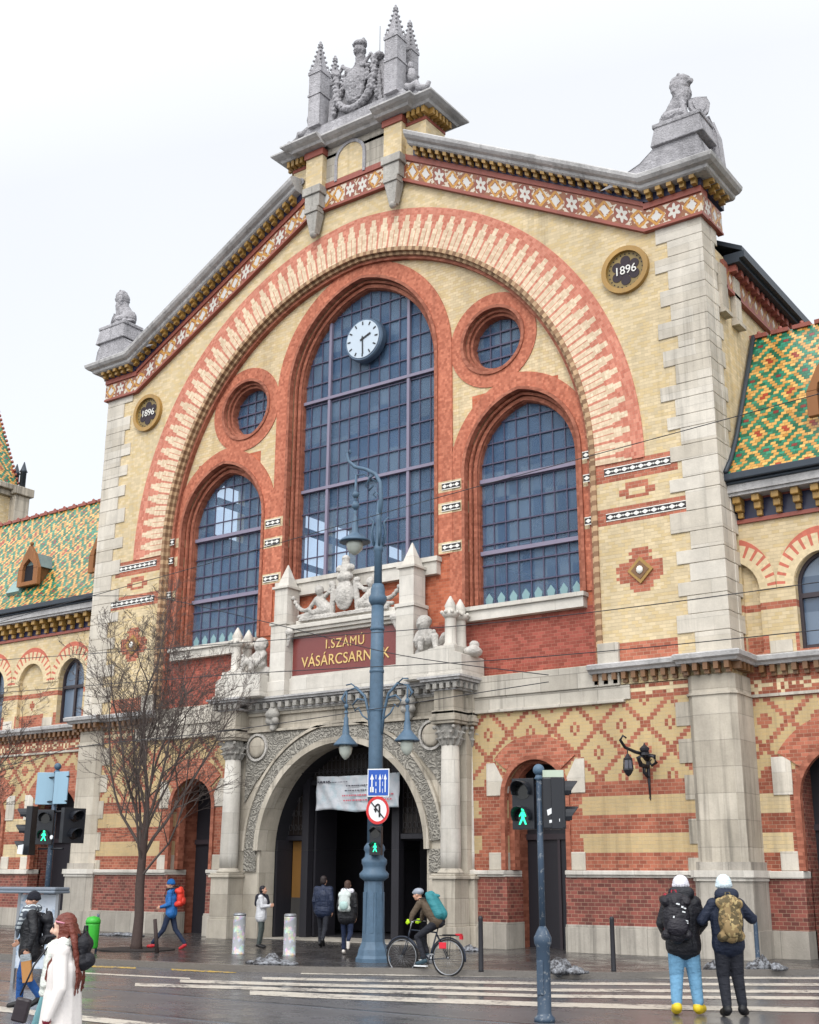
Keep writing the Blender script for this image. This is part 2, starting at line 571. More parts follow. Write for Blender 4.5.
def f_frieze2():
    x, y, z = coords(); u = fr(y / .5) - .5; v = (z - 17.85) / .7
    d = ab(u) + ab(v)
    c = mix(d < .22, lin('96594a', K), lin('cfc6b8', K)); c = mix(near(d, .42, .07), c, lin('b08a4c', K)); return dirt(c, .3)
M['frieze2'] = mat('side_tile_frieze', f_frieze2, rough=.4)
M['stone'] = mat('limestone', f_stone(lin('c6bfb3', K), lin('aea79b', K), .5), bumpd=.008)
M['stonew'] = mat('white_limestone', f_stone(lin('d8d3ca', K), lin('c8c2b8', K), .25, .6, 1.4, .25), bumpd=.006)
M['stoneq'] = mat('quoin_limestone', f_stone(lin('d6cfc3', K), lin('c4bbac', K), .4, .47, 2.3, .12), bumpd=.006)
M['stonep'] = mat('pier_limestone', f_stone(lin('c8bfb0', K), lin('b0a798', K), .6, .62, 3.1, .3), bumpd=.008)
M['plinth'] = mat('plinth_limestone', f_stone(lin('b8b1a6', K), lin('9d968c', K), .5, 3, .72, .5), bumpd=.01)
M['cornice'] = mat('weathered_cornice_stone', f_carved(lin('c6c4c3', K), .5), bumpd=.01)
M['bracket'] = mat('pale_bracket_stone', f_carved(lin('b5b1aa', K), .5), bumpd=.015)
M['carved'] = mat('weathered_carved_stone', f_carved(lin('b2b0b4', K), .85), bumpd=.035)
M['carvedw'] = mat('pale_carved_stone', f_carved(lin('d3cec7', K), .5), bumpd=.03)
M['scroll'] = mat('carved_foliage_stone', f_scroll, bumpd=.05)
M['roof'] = mat('glazed_roof_tiles', f_roof, rough=.28, spec=.5, bumpd=.015)
M['lead'] = mat('dark_lead', f_plain(lin('39414a', K)), rough=.45, metal=.3)
M['gold'] = mat('gold_terracotta', f_plain(lin('ab8648', K), .5), rough=.4)
M['brown'] = mat('brown_glazed_corbel', f_plain(lin('7d5a3c', K), .4), rough=.35)
M['navy'] = mat('navy_glazed_tile', f_plain(lin('2c2f4c', K), .2), rough=.3)
M['terra'] = mat('red_terracotta', f_plain(lin('985447', K), .3), rough=.5)
M['tile'] = mat('black_white_tiles', f_plain(lin('2e2728', K), .1), rough=.3)
M['white'] = mat('white_tile', f_plain(lin('e9e7e0', K), .1), rough=.3)
M['frame'] = mat('mauve_window_frame', f_plain(lin('857e92', K), .15), rough=.5)
M['bars'] = mat('dark_glazing_bars', f_plain(lin('4f4a62', K), .1), rough=.5)
M['wframe'] = mat('dark_window_frame', f_plain(lin('3b3338', K), .1), rough=.5)
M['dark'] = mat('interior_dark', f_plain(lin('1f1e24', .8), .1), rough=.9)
M['doorw'] = mat('dark_door_timber', f_plain(lin('27262c', .9), .25), rough=.5)
M['doory'] = mat('plain_ochre_panel', f_plain(lin('a1743a', .6), .25), rough=.6)  # the panel's own ochre colour under mottled dirt
def f_clockface():
    return colv(lin('b9c6d2', .85))
M['clock'] = mat('clock_face', f_clockface, rough=.35)
M['clockrim'] = mat('clock_rim', f_plain(lin('5a6c80', K), .1), rough=.4, metal=.4)
M['black'] = mat('black_paint', f_plain(lin('15151a', K), .1), rough=.4)
def glassmat(name, c1, c2, transp, rough=.22, cell=(.4, .78)):
    global NT
    m = bpy.data.materials.new(name); m.use_nodes = True; NT = m.node_tree
    b = NT.nodes['Principled BSDF']; out = NT.nodes['Material Output']
    x, y, z = coords()
    r = rnd(vec(fl(x / cell[0]), fl(z / cell[1])))
    n = noise(.6, 3)
    c = shade(mix(r, c1, c2), .62 + n * .75)
    put(c, b.inputs['Base Color']); b.inputs['Roughness'].default_value = rough
    b.inputs['Specular IOR Level'].default_value = .5
    bn = NT.nodes.new('ShaderNodeBump'); bn.inputs['Distance'].default_value = .02; bn.inputs['Strength'].default_value = .1
    put(noise(1.1, 1) + r * .6, bn.inputs['Height'])
    wn_ = NT.nodes.new('ShaderNodeTexWhiteNoise'); wn_.noise_dimensions = '3D'; put(vec(fl(x / cell[0]) + 7.0, fl(z / cell[1])), wn_.inputs['Vector'])
    a1 = NT.nodes.new('ShaderNodeVectorMath'); a1.operation = 'SUBTRACT'; NT.links.new(wn_.outputs['Color'], a1.inputs[0]); a1.inputs[1].default_value = (.5, .5, .5)
    a2 = NT.nodes.new('ShaderNodeVectorMath'); a2.operation = 'SCALE'; NT.links.new(a1.outputs[0], a2.inputs[0]); a2.inputs['Scale'].default_value = .16
    a3 = NT.nodes.new('ShaderNodeVectorMath'); a3.operation = 'ADD'; NT.links.new(a2.outputs[0], a3.inputs[0]); NT.links.new(bn.outputs[0], a3.inputs[1])
    a4 = NT.nodes.new('ShaderNodeVectorMath'); a4.operation = 'NORMALIZE'; NT.links.new(a3.outputs[0], a4.inputs[0]); NT.links.new(a4.outputs[0], b.inputs['Normal'])
    tr = NT.nodes.new('ShaderNodeBsdfTransparent'); tr.inputs[0].default_value = (.86, .93, 1, 1)
    ms = NT.nodes.new('ShaderNodeMixShader'); ms.inputs[0].default_value = transp
    NT.links.new(b.outputs[0], ms.inputs[1]); NT.links.new(tr.outputs[0], ms.inputs[2]); NT.links.new(ms.outputs[0], out.inputs[0])
    return m
M['glass'] = glassmat('hall_window_glass', lin('6483a8', .9), lin('8fa8c2', .9), .76)
M['wglass'] = glassmat('wing_window_glass', lin('4a5c74', .8), lin('8b9cb0', .7), .1, cell=(.7, .9))

# ------------------------------------------------------------------ ground
KERB = [(-40, -11.2), (-4.76, -9.66), (-2.72, -9.46), (0.19, -9.31), (3.21, -8.85), (4.39, -8.62), (5.92, -7.9), (7.18, -7.21), (8.5, -6.64), (10.1, -6.0), (11.14, -5.3), (12.22, -3.89), (13.07, -2.83), (13.92, -1.76), (15.5, -1.0), (18, -.8), (60, -.8)]
def f_road():
    x, y, z = coords()
    n = noise(.35, 4, .6); n2 = noise(60, 3, .7); n3 = noise(2.5, 5, .65)
    lane = step(noise(1, 3, .5, v=vec(x * .15, y * 1.2)), .4, .6)
    c = shade(colv(lin('66666a', .68)), .72 + n3 * .4 + (n2 - .5) * .5 + lane * .16)
    wet = step(n * .6 + n3 * .4, .42, .6)
    return c, n2 * (1.0 - wet * .7), .08 + (1 - wet) * .26
M['road'] = mat('wet_asphalt', f_road, spec=.5, bumpd=.004)
def f_pave():
    x, y, z = coords()
    n = noise(.5, 4, .6); n2 = noise(40, 3, .7); n3 = noise(2.2, 5, .6)
    gx, gy = x / .6, y / .6
    j = either(ab(fr(gx) - .5) > .485, ab(fr(gy) - .5) > .485)
    r = rnd(vec(fl(gx), fl(gy)))
    c = shade(colv(lin('555252', .6)), .75 + n3 * .4 + (n2 - .5) * .3 + (r - .5) * .16)
    c = mix(j * .5, c, lin('242323', .7))
    wet = step(n * .5 + n3 * .5, .4, .62)
    return c, n2 - j, .08 + (1 - wet) * .28
M['pave'] = mat('wet_pavement', f_pave, spec=.5, bumpd=.004)
def f_kerb():
    n2 = noise(30, 3); return shade(colv(lin('77726d', .7)), .8 + n2 * .4), n2, .3
M['kerb'] = mat('granite_kerb', f_kerb)
def f_paint():
    n = noise(14, 5, .7); n2 = noise(1.5, 4)
    return mix(step(n + (n2 - .5) * .7, .34, .5), lin('6e6a6a', .8), lin('cfc8bc', .8)), n, .35
M['paint'] = mat('worn_road_paint', f_paint)
def f_ypaint():
    n = noise(12, 5, .7)
    return mix(step(n, .42, .56), lin('6b6562', .8), lin('c9a545', .8))
M['ypaint'] = mat('worn_yellow_paint', f_ypaint)
M['rail'] = mat('tram_rail_steel', f_plain(lin('84868c', .9), .2), rough=.25, metal=.8)
M['groove'] = mat('rail_groove', f_plain(lin('1b1b1e', .8), .1), rough=.5)

def flat(name, loop, z, m, top=None, label=None):
    me = bpy.data.meshes.new(name); bm = bmesh.new()
    tr = tessellate_polygon([[Vector((p[0], p[1], 0)) for p in loop]])
    vs = [bm.verts.new((p[0], p[1], z)) for p in loop]
    for t in tr:
        f = bm.faces.new([vs[i] for i in t])
        f.normal_update()
        if f.normal.z < 0: f.normal_flip()
    if top is not None:      # side wall going down to 'top'
        lo = [bm.verts.new((p[0], p[1], top)) for p in loop]
        n = len(loop)
        for i in range(n):
            j = (i + 1) % n
            bm.faces.new((vs[j], vs[i], lo[i], lo[j]))
    bm.to_mesh(me); bm.free(); me.materials.append(m)
    o = bpy.data.objects.new(name, me); COL.objects.link(o)
    return o
ZR = -.12
road = flat('road', [(-400, -400), (400, -400), (400, 400), (-400, 400)], ZR, M['road'])
tag(road, kind='structure')
inner = [(p[0], p[1]) for p in KERB]
# pavement set back from the kerb line by the kerb's width
def offset(line, d):
    out = []
    for i, p in enumerate(line):
        a = line[max(i - 1, 0)]; b = line[min(i + 1, len(line) - 1)]
        t = Vector((b[0] - a[0], b[1] - a[1])).normalized(); out.append((p[0] - t.y * d, p[1] + t.x * d))
    return out
kin = offset(KERB, .18)
tag(flat('pavement', kin + [(60, 40), (-40, 40)], 0.0, M['pave'], top=ZR - .05), kind='structure')
kerb_loop = KERB + kin[::-1]
kerb = flat('kerb', kerb_loop, .006, M['kerb'], top=ZR - .05); tag(kerb, kind='structure')
near_pave = flat('tram_stop_pavement', [(-40, -60), (60, -60), (60, -24.0), (-40, -24.0)], 0.03, M['pave'], top=ZR - .05)
tag(near_pave, kind='structure')
WHITE_LINES = [[(5.18, -7.93), (7.39, -6.79), (9.43, -5.61), (11.82, -3.97), (14.75, -1.81), (14.92, -2.38), (12.04, -4.49), (9.71, -6.1), (7.72, -7.26), (5.56, -8.38)], [(5.45, -9.42), (7.92, -8.22), (10.44, -6.84), (12.76, -5.21), (15.2, -3.35), (15.37, -3.95), (12.98, -5.75), (10.72, -7.35), (8.27, -8.71), (5.87, -9.88)], [(4.65, -10.85), (6.93, -10.01), (8.96, -9.04), (11.12, -8.07), (13.32, -6.55), (15.63, -4.85), (15.8, -5.45), (13.55, -7.11), (11.41, -8.59), (9.32, -9.54), (7.34, -10.5), (5.14, -11.33)], [(4.57, -11.91), (7.59, -10.79), (9.59, -9.93), (11.68, -9.07), (13.8, -7.71), (15.98, -6.1), (16.15, -6.68), (14.02, -8.24), (11.96, -9.57), (9.93, -10.42), (8.0, -11.27), (5.07, -12.37)], [(7.21, -11.68), (8.19, -11.49), (10.29, -10.94), (12.34, -10.25), (14.44, -9.25), (16.54, -8.06), (16.74, -8.74), (14.71, -9.9), (12.69, -10.87), (10.73, -11.56), (8.72, -12.12), (7.79, -12.31)], [(1.5, -10.88), (2.82, -10.72), (4.51, -10.45), (4.75, -10.68), (3.09, -10.95), (1.8, -11.12)], [(4.23, -15.75), (6.14, -16.03), (8.66, -16.09), (10.01, -16.07), (10.41, -16.47), (9.13, -16.5), (6.75, -16.48), (4.96, -16.25)]]
YELLOW_LINES = [[(-0.74, -9.6), (0.14, -9.5), (1.6, -9.2), (1.96, -9.5), (0.52, -9.83), (-0.34, -9.94)], [(2.5, -9.02), (3.9, -8.82), (4.3, -8.9), (4.2, -9.1), (2.82, -9.3)]]
for i, l in enumerate(WHITE_LINES):
    tag(flat('crossing_stripe' if i < 5 else 'lane_line', l, ZR + .005, M['paint']), kind='structure')
for l in YELLOW_LINES: tag(flat('yellow_kerb_line', l, ZR + .005, M['ypaint']), kind='structure')
for yy in (-13.1, -15.45, -18.6, -20.05):
    b = MB(); b.box(-200, 200, yy - .035, yy + .035, ZR - .02, ZR + .008); b.box(-200, 200, yy + .06, yy + .10, ZR - .02, ZR + .007)
    tag(b.build('tram_rail', M['rail']), kind='structure')
    b = MB(); b.box(-200, 200, yy + .036, yy + .059, ZR - .02, ZR + .004)
    tag(b.build('rail_groove', M['groove']), kind='structure')
# ------------------------------------------------------------------ the market hall
hall = thing('market_hall', 'large brick market hall with great arched gable, colourful tiled wings and stone portal', 'market hall')
def P(b, name, m, parent=hall, **k): return b.build(name, M[m] if isinstance(m, str) else m, parent, **k)
def gz(x):       # underside of the frieze
    ax = abs(x)
    return 19.07 + min(max(10.3 - ax, 0), 8.4) * .552
GREAT = arch(0, 8.35, 7.1, 12.7, .45, 40)
# gable wall with the great arch cut out of it
b = MB()
left = [(-11.85, 6.5), (11.85, 6.5), (11.85, 19.07), (10.3, 19.07), (1.9, gz(1.9)), (-1.9, gz(1.9)), (-10.3, 19.07), (-11.85, 19.07)]
b.poly(left, 0.0, .62, holes=[GREAT])
P(b, 'gable_wall', 'gable')
# side walls and back
for s in (-1, 1):
    b = MB(); hol = []
    if s < 0: hol = [rect(11.1, 13.05, 14.3, 18.2), rect(13.25, 14.75, 15.0, 18.2), rect(17.4, 18.95, 15.1, 18.2), rect(5.5, 7.2, 15, 18.2)]
    T = Matrix(((0, 1, 0, 0), (1, 0, 0, 0), (0, 0, 1, 0), (0, 0, 0, 1)))
    b.poly(rect(.62, 40, 0.0, 18.5), s * 11.85, s * 11.45, holes=hol, M=T)
    P(b, 'side_wall', 'cream', fix=True)
b = MB(); b.box(-11.8, 11.8, 40.02, 40.4, 0, 19.5)
for s in (-1, 1):     # roof slopes of the nave
    b.add([(s * 12.4, 1.6, 18.7), (s * 12.4, 40, 18.7), (0, 40, 25.6), (0, 1.6, 25.6), (s * 12.4, 1.6, 18.56), (s * 12.4, 40, 18.56), (0, 40, 25.4), (0, 1.6, 25.4)],
          [(0, 1, 2, 3), (7, 6, 5, 4), (0, 4, 5, 1), (3, 2, 6, 7), (0, 3, 7, 4), (1, 5, 6, 2)])
P(b, 'nave_roof', 'lead', fix=True)
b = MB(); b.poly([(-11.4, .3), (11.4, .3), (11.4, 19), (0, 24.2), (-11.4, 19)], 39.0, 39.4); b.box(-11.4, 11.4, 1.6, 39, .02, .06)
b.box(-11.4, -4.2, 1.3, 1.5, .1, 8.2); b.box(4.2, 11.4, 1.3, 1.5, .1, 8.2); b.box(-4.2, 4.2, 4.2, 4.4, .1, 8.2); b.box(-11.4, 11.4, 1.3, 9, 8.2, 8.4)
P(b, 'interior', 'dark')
b = MB()      # iron columns and beams of the nave seen through the glass
for yy in (4.5, 11.0, 15.3, 21.5):
    for xx in (-7.5, 7.5):
        b.tube([(xx, yy, 8), (xx, yy, 17.5)], .16, 8)
        b.tube([(xx, yy, 15.0), (xx * .72, yy, 17.5)], .07, 5)
    b.box(-11.4, 11.4, yy - .1, yy + .1, 17.4, 17.65)
    for k in range(14): b.tube([(-10.5 + 1.5 * k, yy, 17.6), (-9.75 + 1.5 * k, yy, 18.8)], .05, 4)
for xx in (-11.2, -7.5, 7.5): b.box(xx - .08, xx + .08, 1.6, 38, 14.6, 14.85); b.box(xx - .05, xx + .05, 1.6, 38, 16.3, 16.4)
P(b, 'iron_columns', 'black')
# great arch: coloured voussoirs and the stepped dark moulding
def ringplate(loopo, loopi, y0, y1, bottomopen=True):
    b = MB(); n = len(loopo)
    vs = [(p[0], y0, p[1]) for p in loopo] + [(p[0], y0, p[1]) for p in loopi] + [(p[0], y1, p[1]) for p in loopo] + [(p[0], y1, p[1]) for p in loopi]
    fs = []
    rng = range(1, n) if bottomopen else range(n)
    for i in rng:
        j = (i + 1) % n
        if bottomopen and i == n - 1: j = 0
        fs.append((i, j, n + j, n + i)); fs.append((i, 2 * n + i, 2 * n + j, j)); fs.append((n + i, n + j, 3 * n + j, 3 * n + i))
    if bottomopen:
        for i in (0, 1): fs.append((i, n + i, 3 * n + i, 2 * n + i))
    b.add(vs, fs); return b
P(ringplate(arch(0, 9.88, 12.5, 12.6, .42, 48), arch(0, 8.36, 12.5, 12.7, .45, 48), -.03, .02), 'arch_voussoirs', 'vouss', fix=True)
for k, (r0, r1, y0, y1, m) in enumerate([(8.43, 8.30, -.06, .1, 'mould'), (8.36, 8.2, .06, .2, 'mould'), (8.27, 8.1, .16, .33, 'reveal')]):
    P(ringplate(arch(0, r0, 7.14, 12.7, .45, 48), arch(0, r1, 7.14, 12.7, .45, 48), y0, y1), 'arch_moulding', m, fix=True)
# tympanum wall inside the arch with its five openings
CW = lambda d=0: arch(0, 2.70 + d, 10.85, 17.38, .50, 22)
def SW(s, d=0): return arch(s * 5.9, 1.62 + d, 9.17, 13.24, .36, 18)
OC = lambda s, r: circ(s * 5.02, 17.29, r, 40)
b = MB()
big = arch(0, 8.4, 6.6, 12.7, .45, 40)
b.poly(big, .33, .62, holes=[CW(.3), SW(-1, .3), SW(1, .3), OC(-1, 1.06), OC(1, 1.06)])
P(b, 'tympanum_wall', 'tymp')
b = MB()
b.poly(big, .63, .95, holes=[CW(), SW(-1), SW(1), OC(-1, .84), OC(1, .84)])
P(b, 'window_reveal_wall', 'reveal')
def openring(fn, a, c, y0, y1, name, m):
    P(ringplate(fn(a), fn(c), y0, y1), name, m, fix=True)
openring(CW, .86, .32, .27, .335, 'window_surround', 'surround')
for s in (-1, 1): openring(lambda d: SW(s, d), .82, .32, .285, .336, 'window_surround', 'surround')
for s in (-1, 1):
    P(ringplate(circ(s * 5.02, 17.29, 1.52, 40), circ(s * 5.02, 17.29, 1.08, 40), .30, .337, False), 'oculus_surround', 'surround', fix=True)
for fn in (CW, lambda d=0: SW(-1, d), lambda d=0: SW(1, d)):
    for a, c, y0, y1 in ((.36, .26, .22, .42), (.24, .16, .44, .52), (.14, .02, .54, .632)):
        P(ringplate(fn(a), fn(c), y0, y1), 'brick_roll', 'reveal', fix=True)
for s in (-1, 1):
    for a, c, y0, y1 in ((1.12, 1.02, .25, .40), (1.02, .93, .42, .50), (.93, .84, .52, .632)):
        P(ringplate(circ(s * 5.02, 17.29, a, 40), circ(s * 5.02, 17.29, c, 40), y0, y1, False), 'brick_roll', 'reveal', fix=True)
# pale tiles let into the brick piers, and into the wall outside the arch
def tileband(x0, x1, z, y):
    b = MB(); b.box(x0, x1, y - .012, y + .01, z - .085, z + .085)
    o = P(b, 'tile_band', 'tile')
    b = MB(); n = max(1, round((x1 - x0) / .24)); w = (x1 - x0) / n
    for i in range(n):
        c = x0 + (i + .5) * w
        b.poly([(c - w * .40, z), (c, z - .062), (c + w * .40, z), (c, z + .062)], y - .02, y - .013)
        if i: b.poly([(c - w * .62, z), (c - w * .5, z - .03), (c - w * .38, z), (c - w * .5, z + .03)], y - .022, y - .015)
    b.box(x0, x1, y - .018, y - .013, z + .086, z + .11); b.box(x0, x1, y - .018, y - .013, z - .11, z - .086)
    P(b, 'tile_lozenges', 'white', o)
for s in (-1, 1):
    for z, xa, xb in ((12.27, 8.68, 10.6), (11.0, 8.68, 10.95)):
        tileband(min(s * xa, s * xb), max(s * xa, s * xb), z, 0)
    for z in (12.94, 12.27, 11.05):
        tileband(min(s * 3.2, s * 3.85), max(s * 3.2, s * 3.85), z, .262)
        tileband(min(s * 7.98, s * 8.2), max(s * 7.98, s * 8.2), z, .125)
    # lozenge tile in the stepped brick ornament
    b = MB(); c = s * 9.6; r_ = .36
    b.poly([(c - r_, 9.44), (c, 9.44 - r_), (c + r_, 9.44), (c, 9.44 + r_)], -.05, .01); o = P(b, 'lozenge_tile', 'gold')
    b = MB(); r_ = .25
    b.poly([(c - r_, 9.44), (c, 9.44 - r_), (c + r_, 9.44), (c, 9.44 + r_)], -.065, -.051); o2 = P(b, 'lozenge_field', 'brown', o)
    b = MB(); b.ball((c, -.08, 9.44), (.1, .05, .11), 8); P(b, 'lozenge_boss', 'white', o)
# windows
def window(loop, y, mulls, trans, thinx, thinz, name='window', fw=.1, sill=None, thin=.03, glass='glass'):
    b = MB(); b.poly(loop, y, y + .02); w = P(b, name, glass)
    xs = [p[0] for p in loop]; zs = [p[1] for p in loop]
    b = MB()
    for x in thinx:
        c = clipline(loop, False, x)
        if c: b.box(x - thin / 2, x + thin / 2, y - .03, y - .002, c[0], c[1])
    for z in thinz:
        c = clipline(loop, True, z)
        if c: b.box(c[0], c[1], y - .045, y - .004, z - thin * .6, z + thin * .6)
    P(b, 'glazing_bars', 'bars', w)
    b = MB()
    for x in mulls:
        c = clipline(loop, False, x)
        if c: b.box(x - fw / 2, x + fw / 2, y - .11, y - .006, c[0], c[1])
    for z in trans:
        c = clipline(loop, True, z)
        if c: b.box(c[0], c[1], y - .13, y - .008, z - fw / 2, z + fw / 2)
    P(b, 'window_frame', 'frame', w)
    return w
yg = .80
xs_c = [x for x in np.arange(-2.45, 2.5, .405) ]
w = window(CW(.01), yg, (-1.62, 1.62), (17.06, 13.93, 10.92), [x for x in np.arange(-2.43, 2.5, .405) if abs(abs(x) - 1.62) > .1], [10.9 + .755 * k for k in range(1, 13)])
b = MB(); b.box(-3.1, 3.1, .12, .9, 10.28, 10.8); b.box(-3.15, 3.15, .06, .9, 10.66, 10.8); P(b, 'window_sill', 'stonew', w)
for s in (-1, 1):
    w = window(SW(s, .01), yg, (), (13.0, 10.8), [s * 5.9 + .405 * k for k in range(-3, 4)], [9.2 + .62 * k for k in range(1, 10)], fw=.12)
    b = MB(); b.box(s * 5.9 - 1.95, s * 5.9 + 1.95, .1, .9, 8.72, 9.08); b.box(s * 5.9 - 2.0, s * 5.9 + 2.0, .03, .9, 9.0, 9.12); P(b, 'window_sill', 'stonew', w)
    b = MB()
    for k in range(-4, 4):     # leaded bottom panes with pale motifs
        cx = s * 5.9 + .405 * (k + .5)
        if abs(cx - s * 5.9) < 1.6: b.poly([(cx - .1, 9.3), (cx + .1, 9.3), (cx + .13, 9.45), (cx, 9.62), (cx - .13, 9.45)], yg - .012, yg - .003)
    P(b, 'pane_motif', mat('pale_pane_motif', f_plain(lin('7fa3a8', K), .2), rough=.3), w)
    w = window(OC(s, .85), yg, (), (), [s * 5.02 + .36 * k for k in (-1, 0, 1)], [17.29 + .42 * k for k in (-1, 0, 1)], name='oculus_window', thin=.04)
# clock in the central window
b = MB(); rot = Matrix.Rotation(R(90), 4, 'X')
b.lathe([(.66, .10), (.72, .1), (.76, .04), (.76, -.16), (.70, -.2), (.3, -.2)], (0, .50, 18.66), 40, M=rot, smooth=False); ck = P(b, 'clock', 'clockrim')
b = MB(); b.poly(circ(0, 18.66, .66, 40), .375, .398); P(b, 'clock_face', 'clock', ck)
b = MB()
for k in range(12):
    a = 2 * PI * k / 12; Mx = Matrix.Translation((0, 0, 18.66)) @ Matrix.Rotation(a, 4, 'Y')
    b.box(-.022, .022, .360, .372, .50, .62, M=Mx)
b.poly(circ(0, 18.66, .05, 12), .345, .372)
P(b, 'hour_marks', 'black', ck)
for nm, a, L, wd in (('hour_hand', 68, .36, .030), ('minute_hand', 178, .54, .022)):
    b = MB(); Mx = Matrix.Translation((0, 0, 18.66)) @ Matrix.Rotation(R(a), 4, 'Y'); b.box(-wd, wd, .350, .358, -.1, L, M=Mx); P(b, nm, 'black', ck)
# medallions with the year
for s in (-1, 1):
    cx, cz = s * 9.62, 18.06
    b = MB(); b.lathe([(.60, .16), (.66, .18), (.71, .14), (.71, -.02), (.3, -.02)], (cx, 0, cz), 40, M=rot, smooth=False)
    m1 = P(ringplate(circ(cx, cz, .71, 40), circ(cx, cz, .57, 40), -.14, .0, False), 'medallion', 'gold', fix=True)
    b = MB(); b.poly(circ(cx, cz, .58, 40), -.035, 0); P(b, 'medallion_field', mat('ochre_field', f_plain(lin('8a7648', K), .4), rough=.5), m1)
    b = MB()
    for k in range(6):
        a = R(30 + 60 * k); b.poly(circ(cx + .3 * math.cos(a), cz + .3 * math.sin(a), .15, 16), -.048, -.036)
    b.poly(circ(cx, cz, .2, 16), -.0485, -.0365)
    for k in range(24):
        a = 2 * PI * k / 24; b.poly(circ(cx + .505 * math.cos(a), cz + .505 * math.sin(a), .022, 6), -.045, -.036)
    P(b, 'flower_piercing', mat('dark_umber', f_plain(lin('2c1f28', K), .2), rough=.6), m1)
def text(name, body, size, loc, m, parent, rz=0, ext=.01, sx=1.0, spacing=1.0, rx=90):
    c = bpy.data.curves.new(name, 'FONT'); c.body = body; c.size = size; c.align_x = 'CENTER'; c.align_y = 'CENTER'; c.extrude = ext; c.space_character = spacing
    t = bpy.data.objects.new(name, c); COL.objects.link(t)
    dg = bpy.context.evaluated_depsgraph_get(); me = bpy.data.meshes.new_from_object(t.evaluated_get(dg))
    bpy.data.objects.remove(t); bpy.data.curves.remove(c)
    me.materials.clear(); me.materials.append(m)
    o = bpy.data.objects.new(name, me); COL.objects.link(o); o.location = loc; o.rotation_euler = (R(rx), 0, rz); o.scale = (sx, 1, 1)
    if parent is not None: o.parent = parent
    return o
for s in (-1, 1):
    text('year_digits', '1896', .36, (s * 9.62, -.062, 18.06), M['white'], [o for o in COL.objects if o.name.startswith('medallion') and 'field' not in o.name][-1 if s > 0 else 0], sx=.95)
# corner quoins: toothed courses of pale stone
rq = random.Random(3)
for s in (-1, 1):
    b = MB(); z = 7.1; k = 0
    while z < 18.98:
        h = min(rq.choice((.36, .42, .47, .55)), 19.05 - z); inn = 10.52 if k % 2 else 10.93
        inn += rq.uniform(-.10, .10)
        b.box(s * inn, s * 11.90, -.035 - rq.uniform(0, .006), .6, z + .006, z + h - .006)
        b.box(s * 11.88, s * 11.92, .59, 1.0 if k % 2 else .8, z + .006, z + h - .006)
        z += h; k += 1
    P(b, 'quoin_stones', 'stoneq', bevel=.012)
    b = MB(); b.box(s * 11.2, s * 11.86, -.02, .62, 7.05, 19.05); P(b, 'pier_core', 'stonep')
    # short blind shafts high on the corner
    b = MB()
    for yy in (.9, 1.9):
        b.box(s * 11.86, s * 12.0, yy, yy + .45, 16.6, 18.0); b.box(s * 11.86, s * 12.08, yy - .05, yy + .5, 16.5, 16.62)
    P(b, 'corner_bracket', 'stonep')
# frieze of painted tiles
def fr_line(h0, h1, y0, y1, xs):
    b = MB(); n = len(xs)
    vs = []
    for x in xs:
        k = 1 if abs(x) >= 10.3 else 1.16
        vs += [(x, y0, gz(x) + h0 * k), (x, y0, gz(x) + h1 * k), (x, y1, gz(x) + h1 * k), (x, y1, gz(x) + h0 * k)]
    fs = []
    for i in range(n - 1):
        for j in range(4): fs.append((4 * i + j, 4 * i + (j + 1) % 4, 4 * i + 4 + (j + 1) % 4, 4 * i + 4 + j))
    fs += [(0, 1, 2, 3), (4 * n - 4, 4 * n - 1, 4 * n - 2, 4 * n - 3)]
    b.add(vs, fs); return b
XS = [-12.0, -10.3, -10.29, -1.9, 1.9, 10.29, 10.3, 12.0]
P(fr_line(0.0, .62, -.12, .3, XS), 'tile_frieze', 'frieze', fix=True)
P(fr_line(-.07, .0, -.17, .3, XS), 'frieze_ledge', 'terra', fix=True)
P(fr_line(.62, .80, -.17, .3, XS), 'frieze_ledge', 'terra', fix=True)
b = MB()
for s in (-1, 1): b.box(s * 11.86, s * 12.0, .31, 1.3, 19.07, 19.7)
P(b, 'tile_frieze', 'frieze')
b = MB()
for s in (-1, 1): b.box(s * 11.86, s * 12.03, .31, 1.3, 19.0, 19.06)
P(b, 'frieze_ledge', 'terra')
b = MB()
for s in (-1, 1): b.box(s * 11.86, s * 11.95, 1.3, 39, 17.5, 18.3)
P(b, 'side_frieze', 'frieze2')
b = MB()
for s in (-1, 1):
    b.box(s * 11.86, s * 12.0, 1.3, 39, 17.40, 17.5)
    for k in range(60): b.box(s * 11.9, s * 12.15, 1.7 + k * .42, 1.88 + k * .42, 18.05, 18.25)
tag(P(b, 'side_corbels', 'terra'), kind='stuff')
b = MB()
for s in (-1, 1): b.box(s * 11.86, s * 12.3, 1.6, 39, 18.25, 18.36); b.box(s * 11.86, s * 12.45, 1.6, 39, 18.36, 18.55)
P(b, 'side_gutter', 'lead')
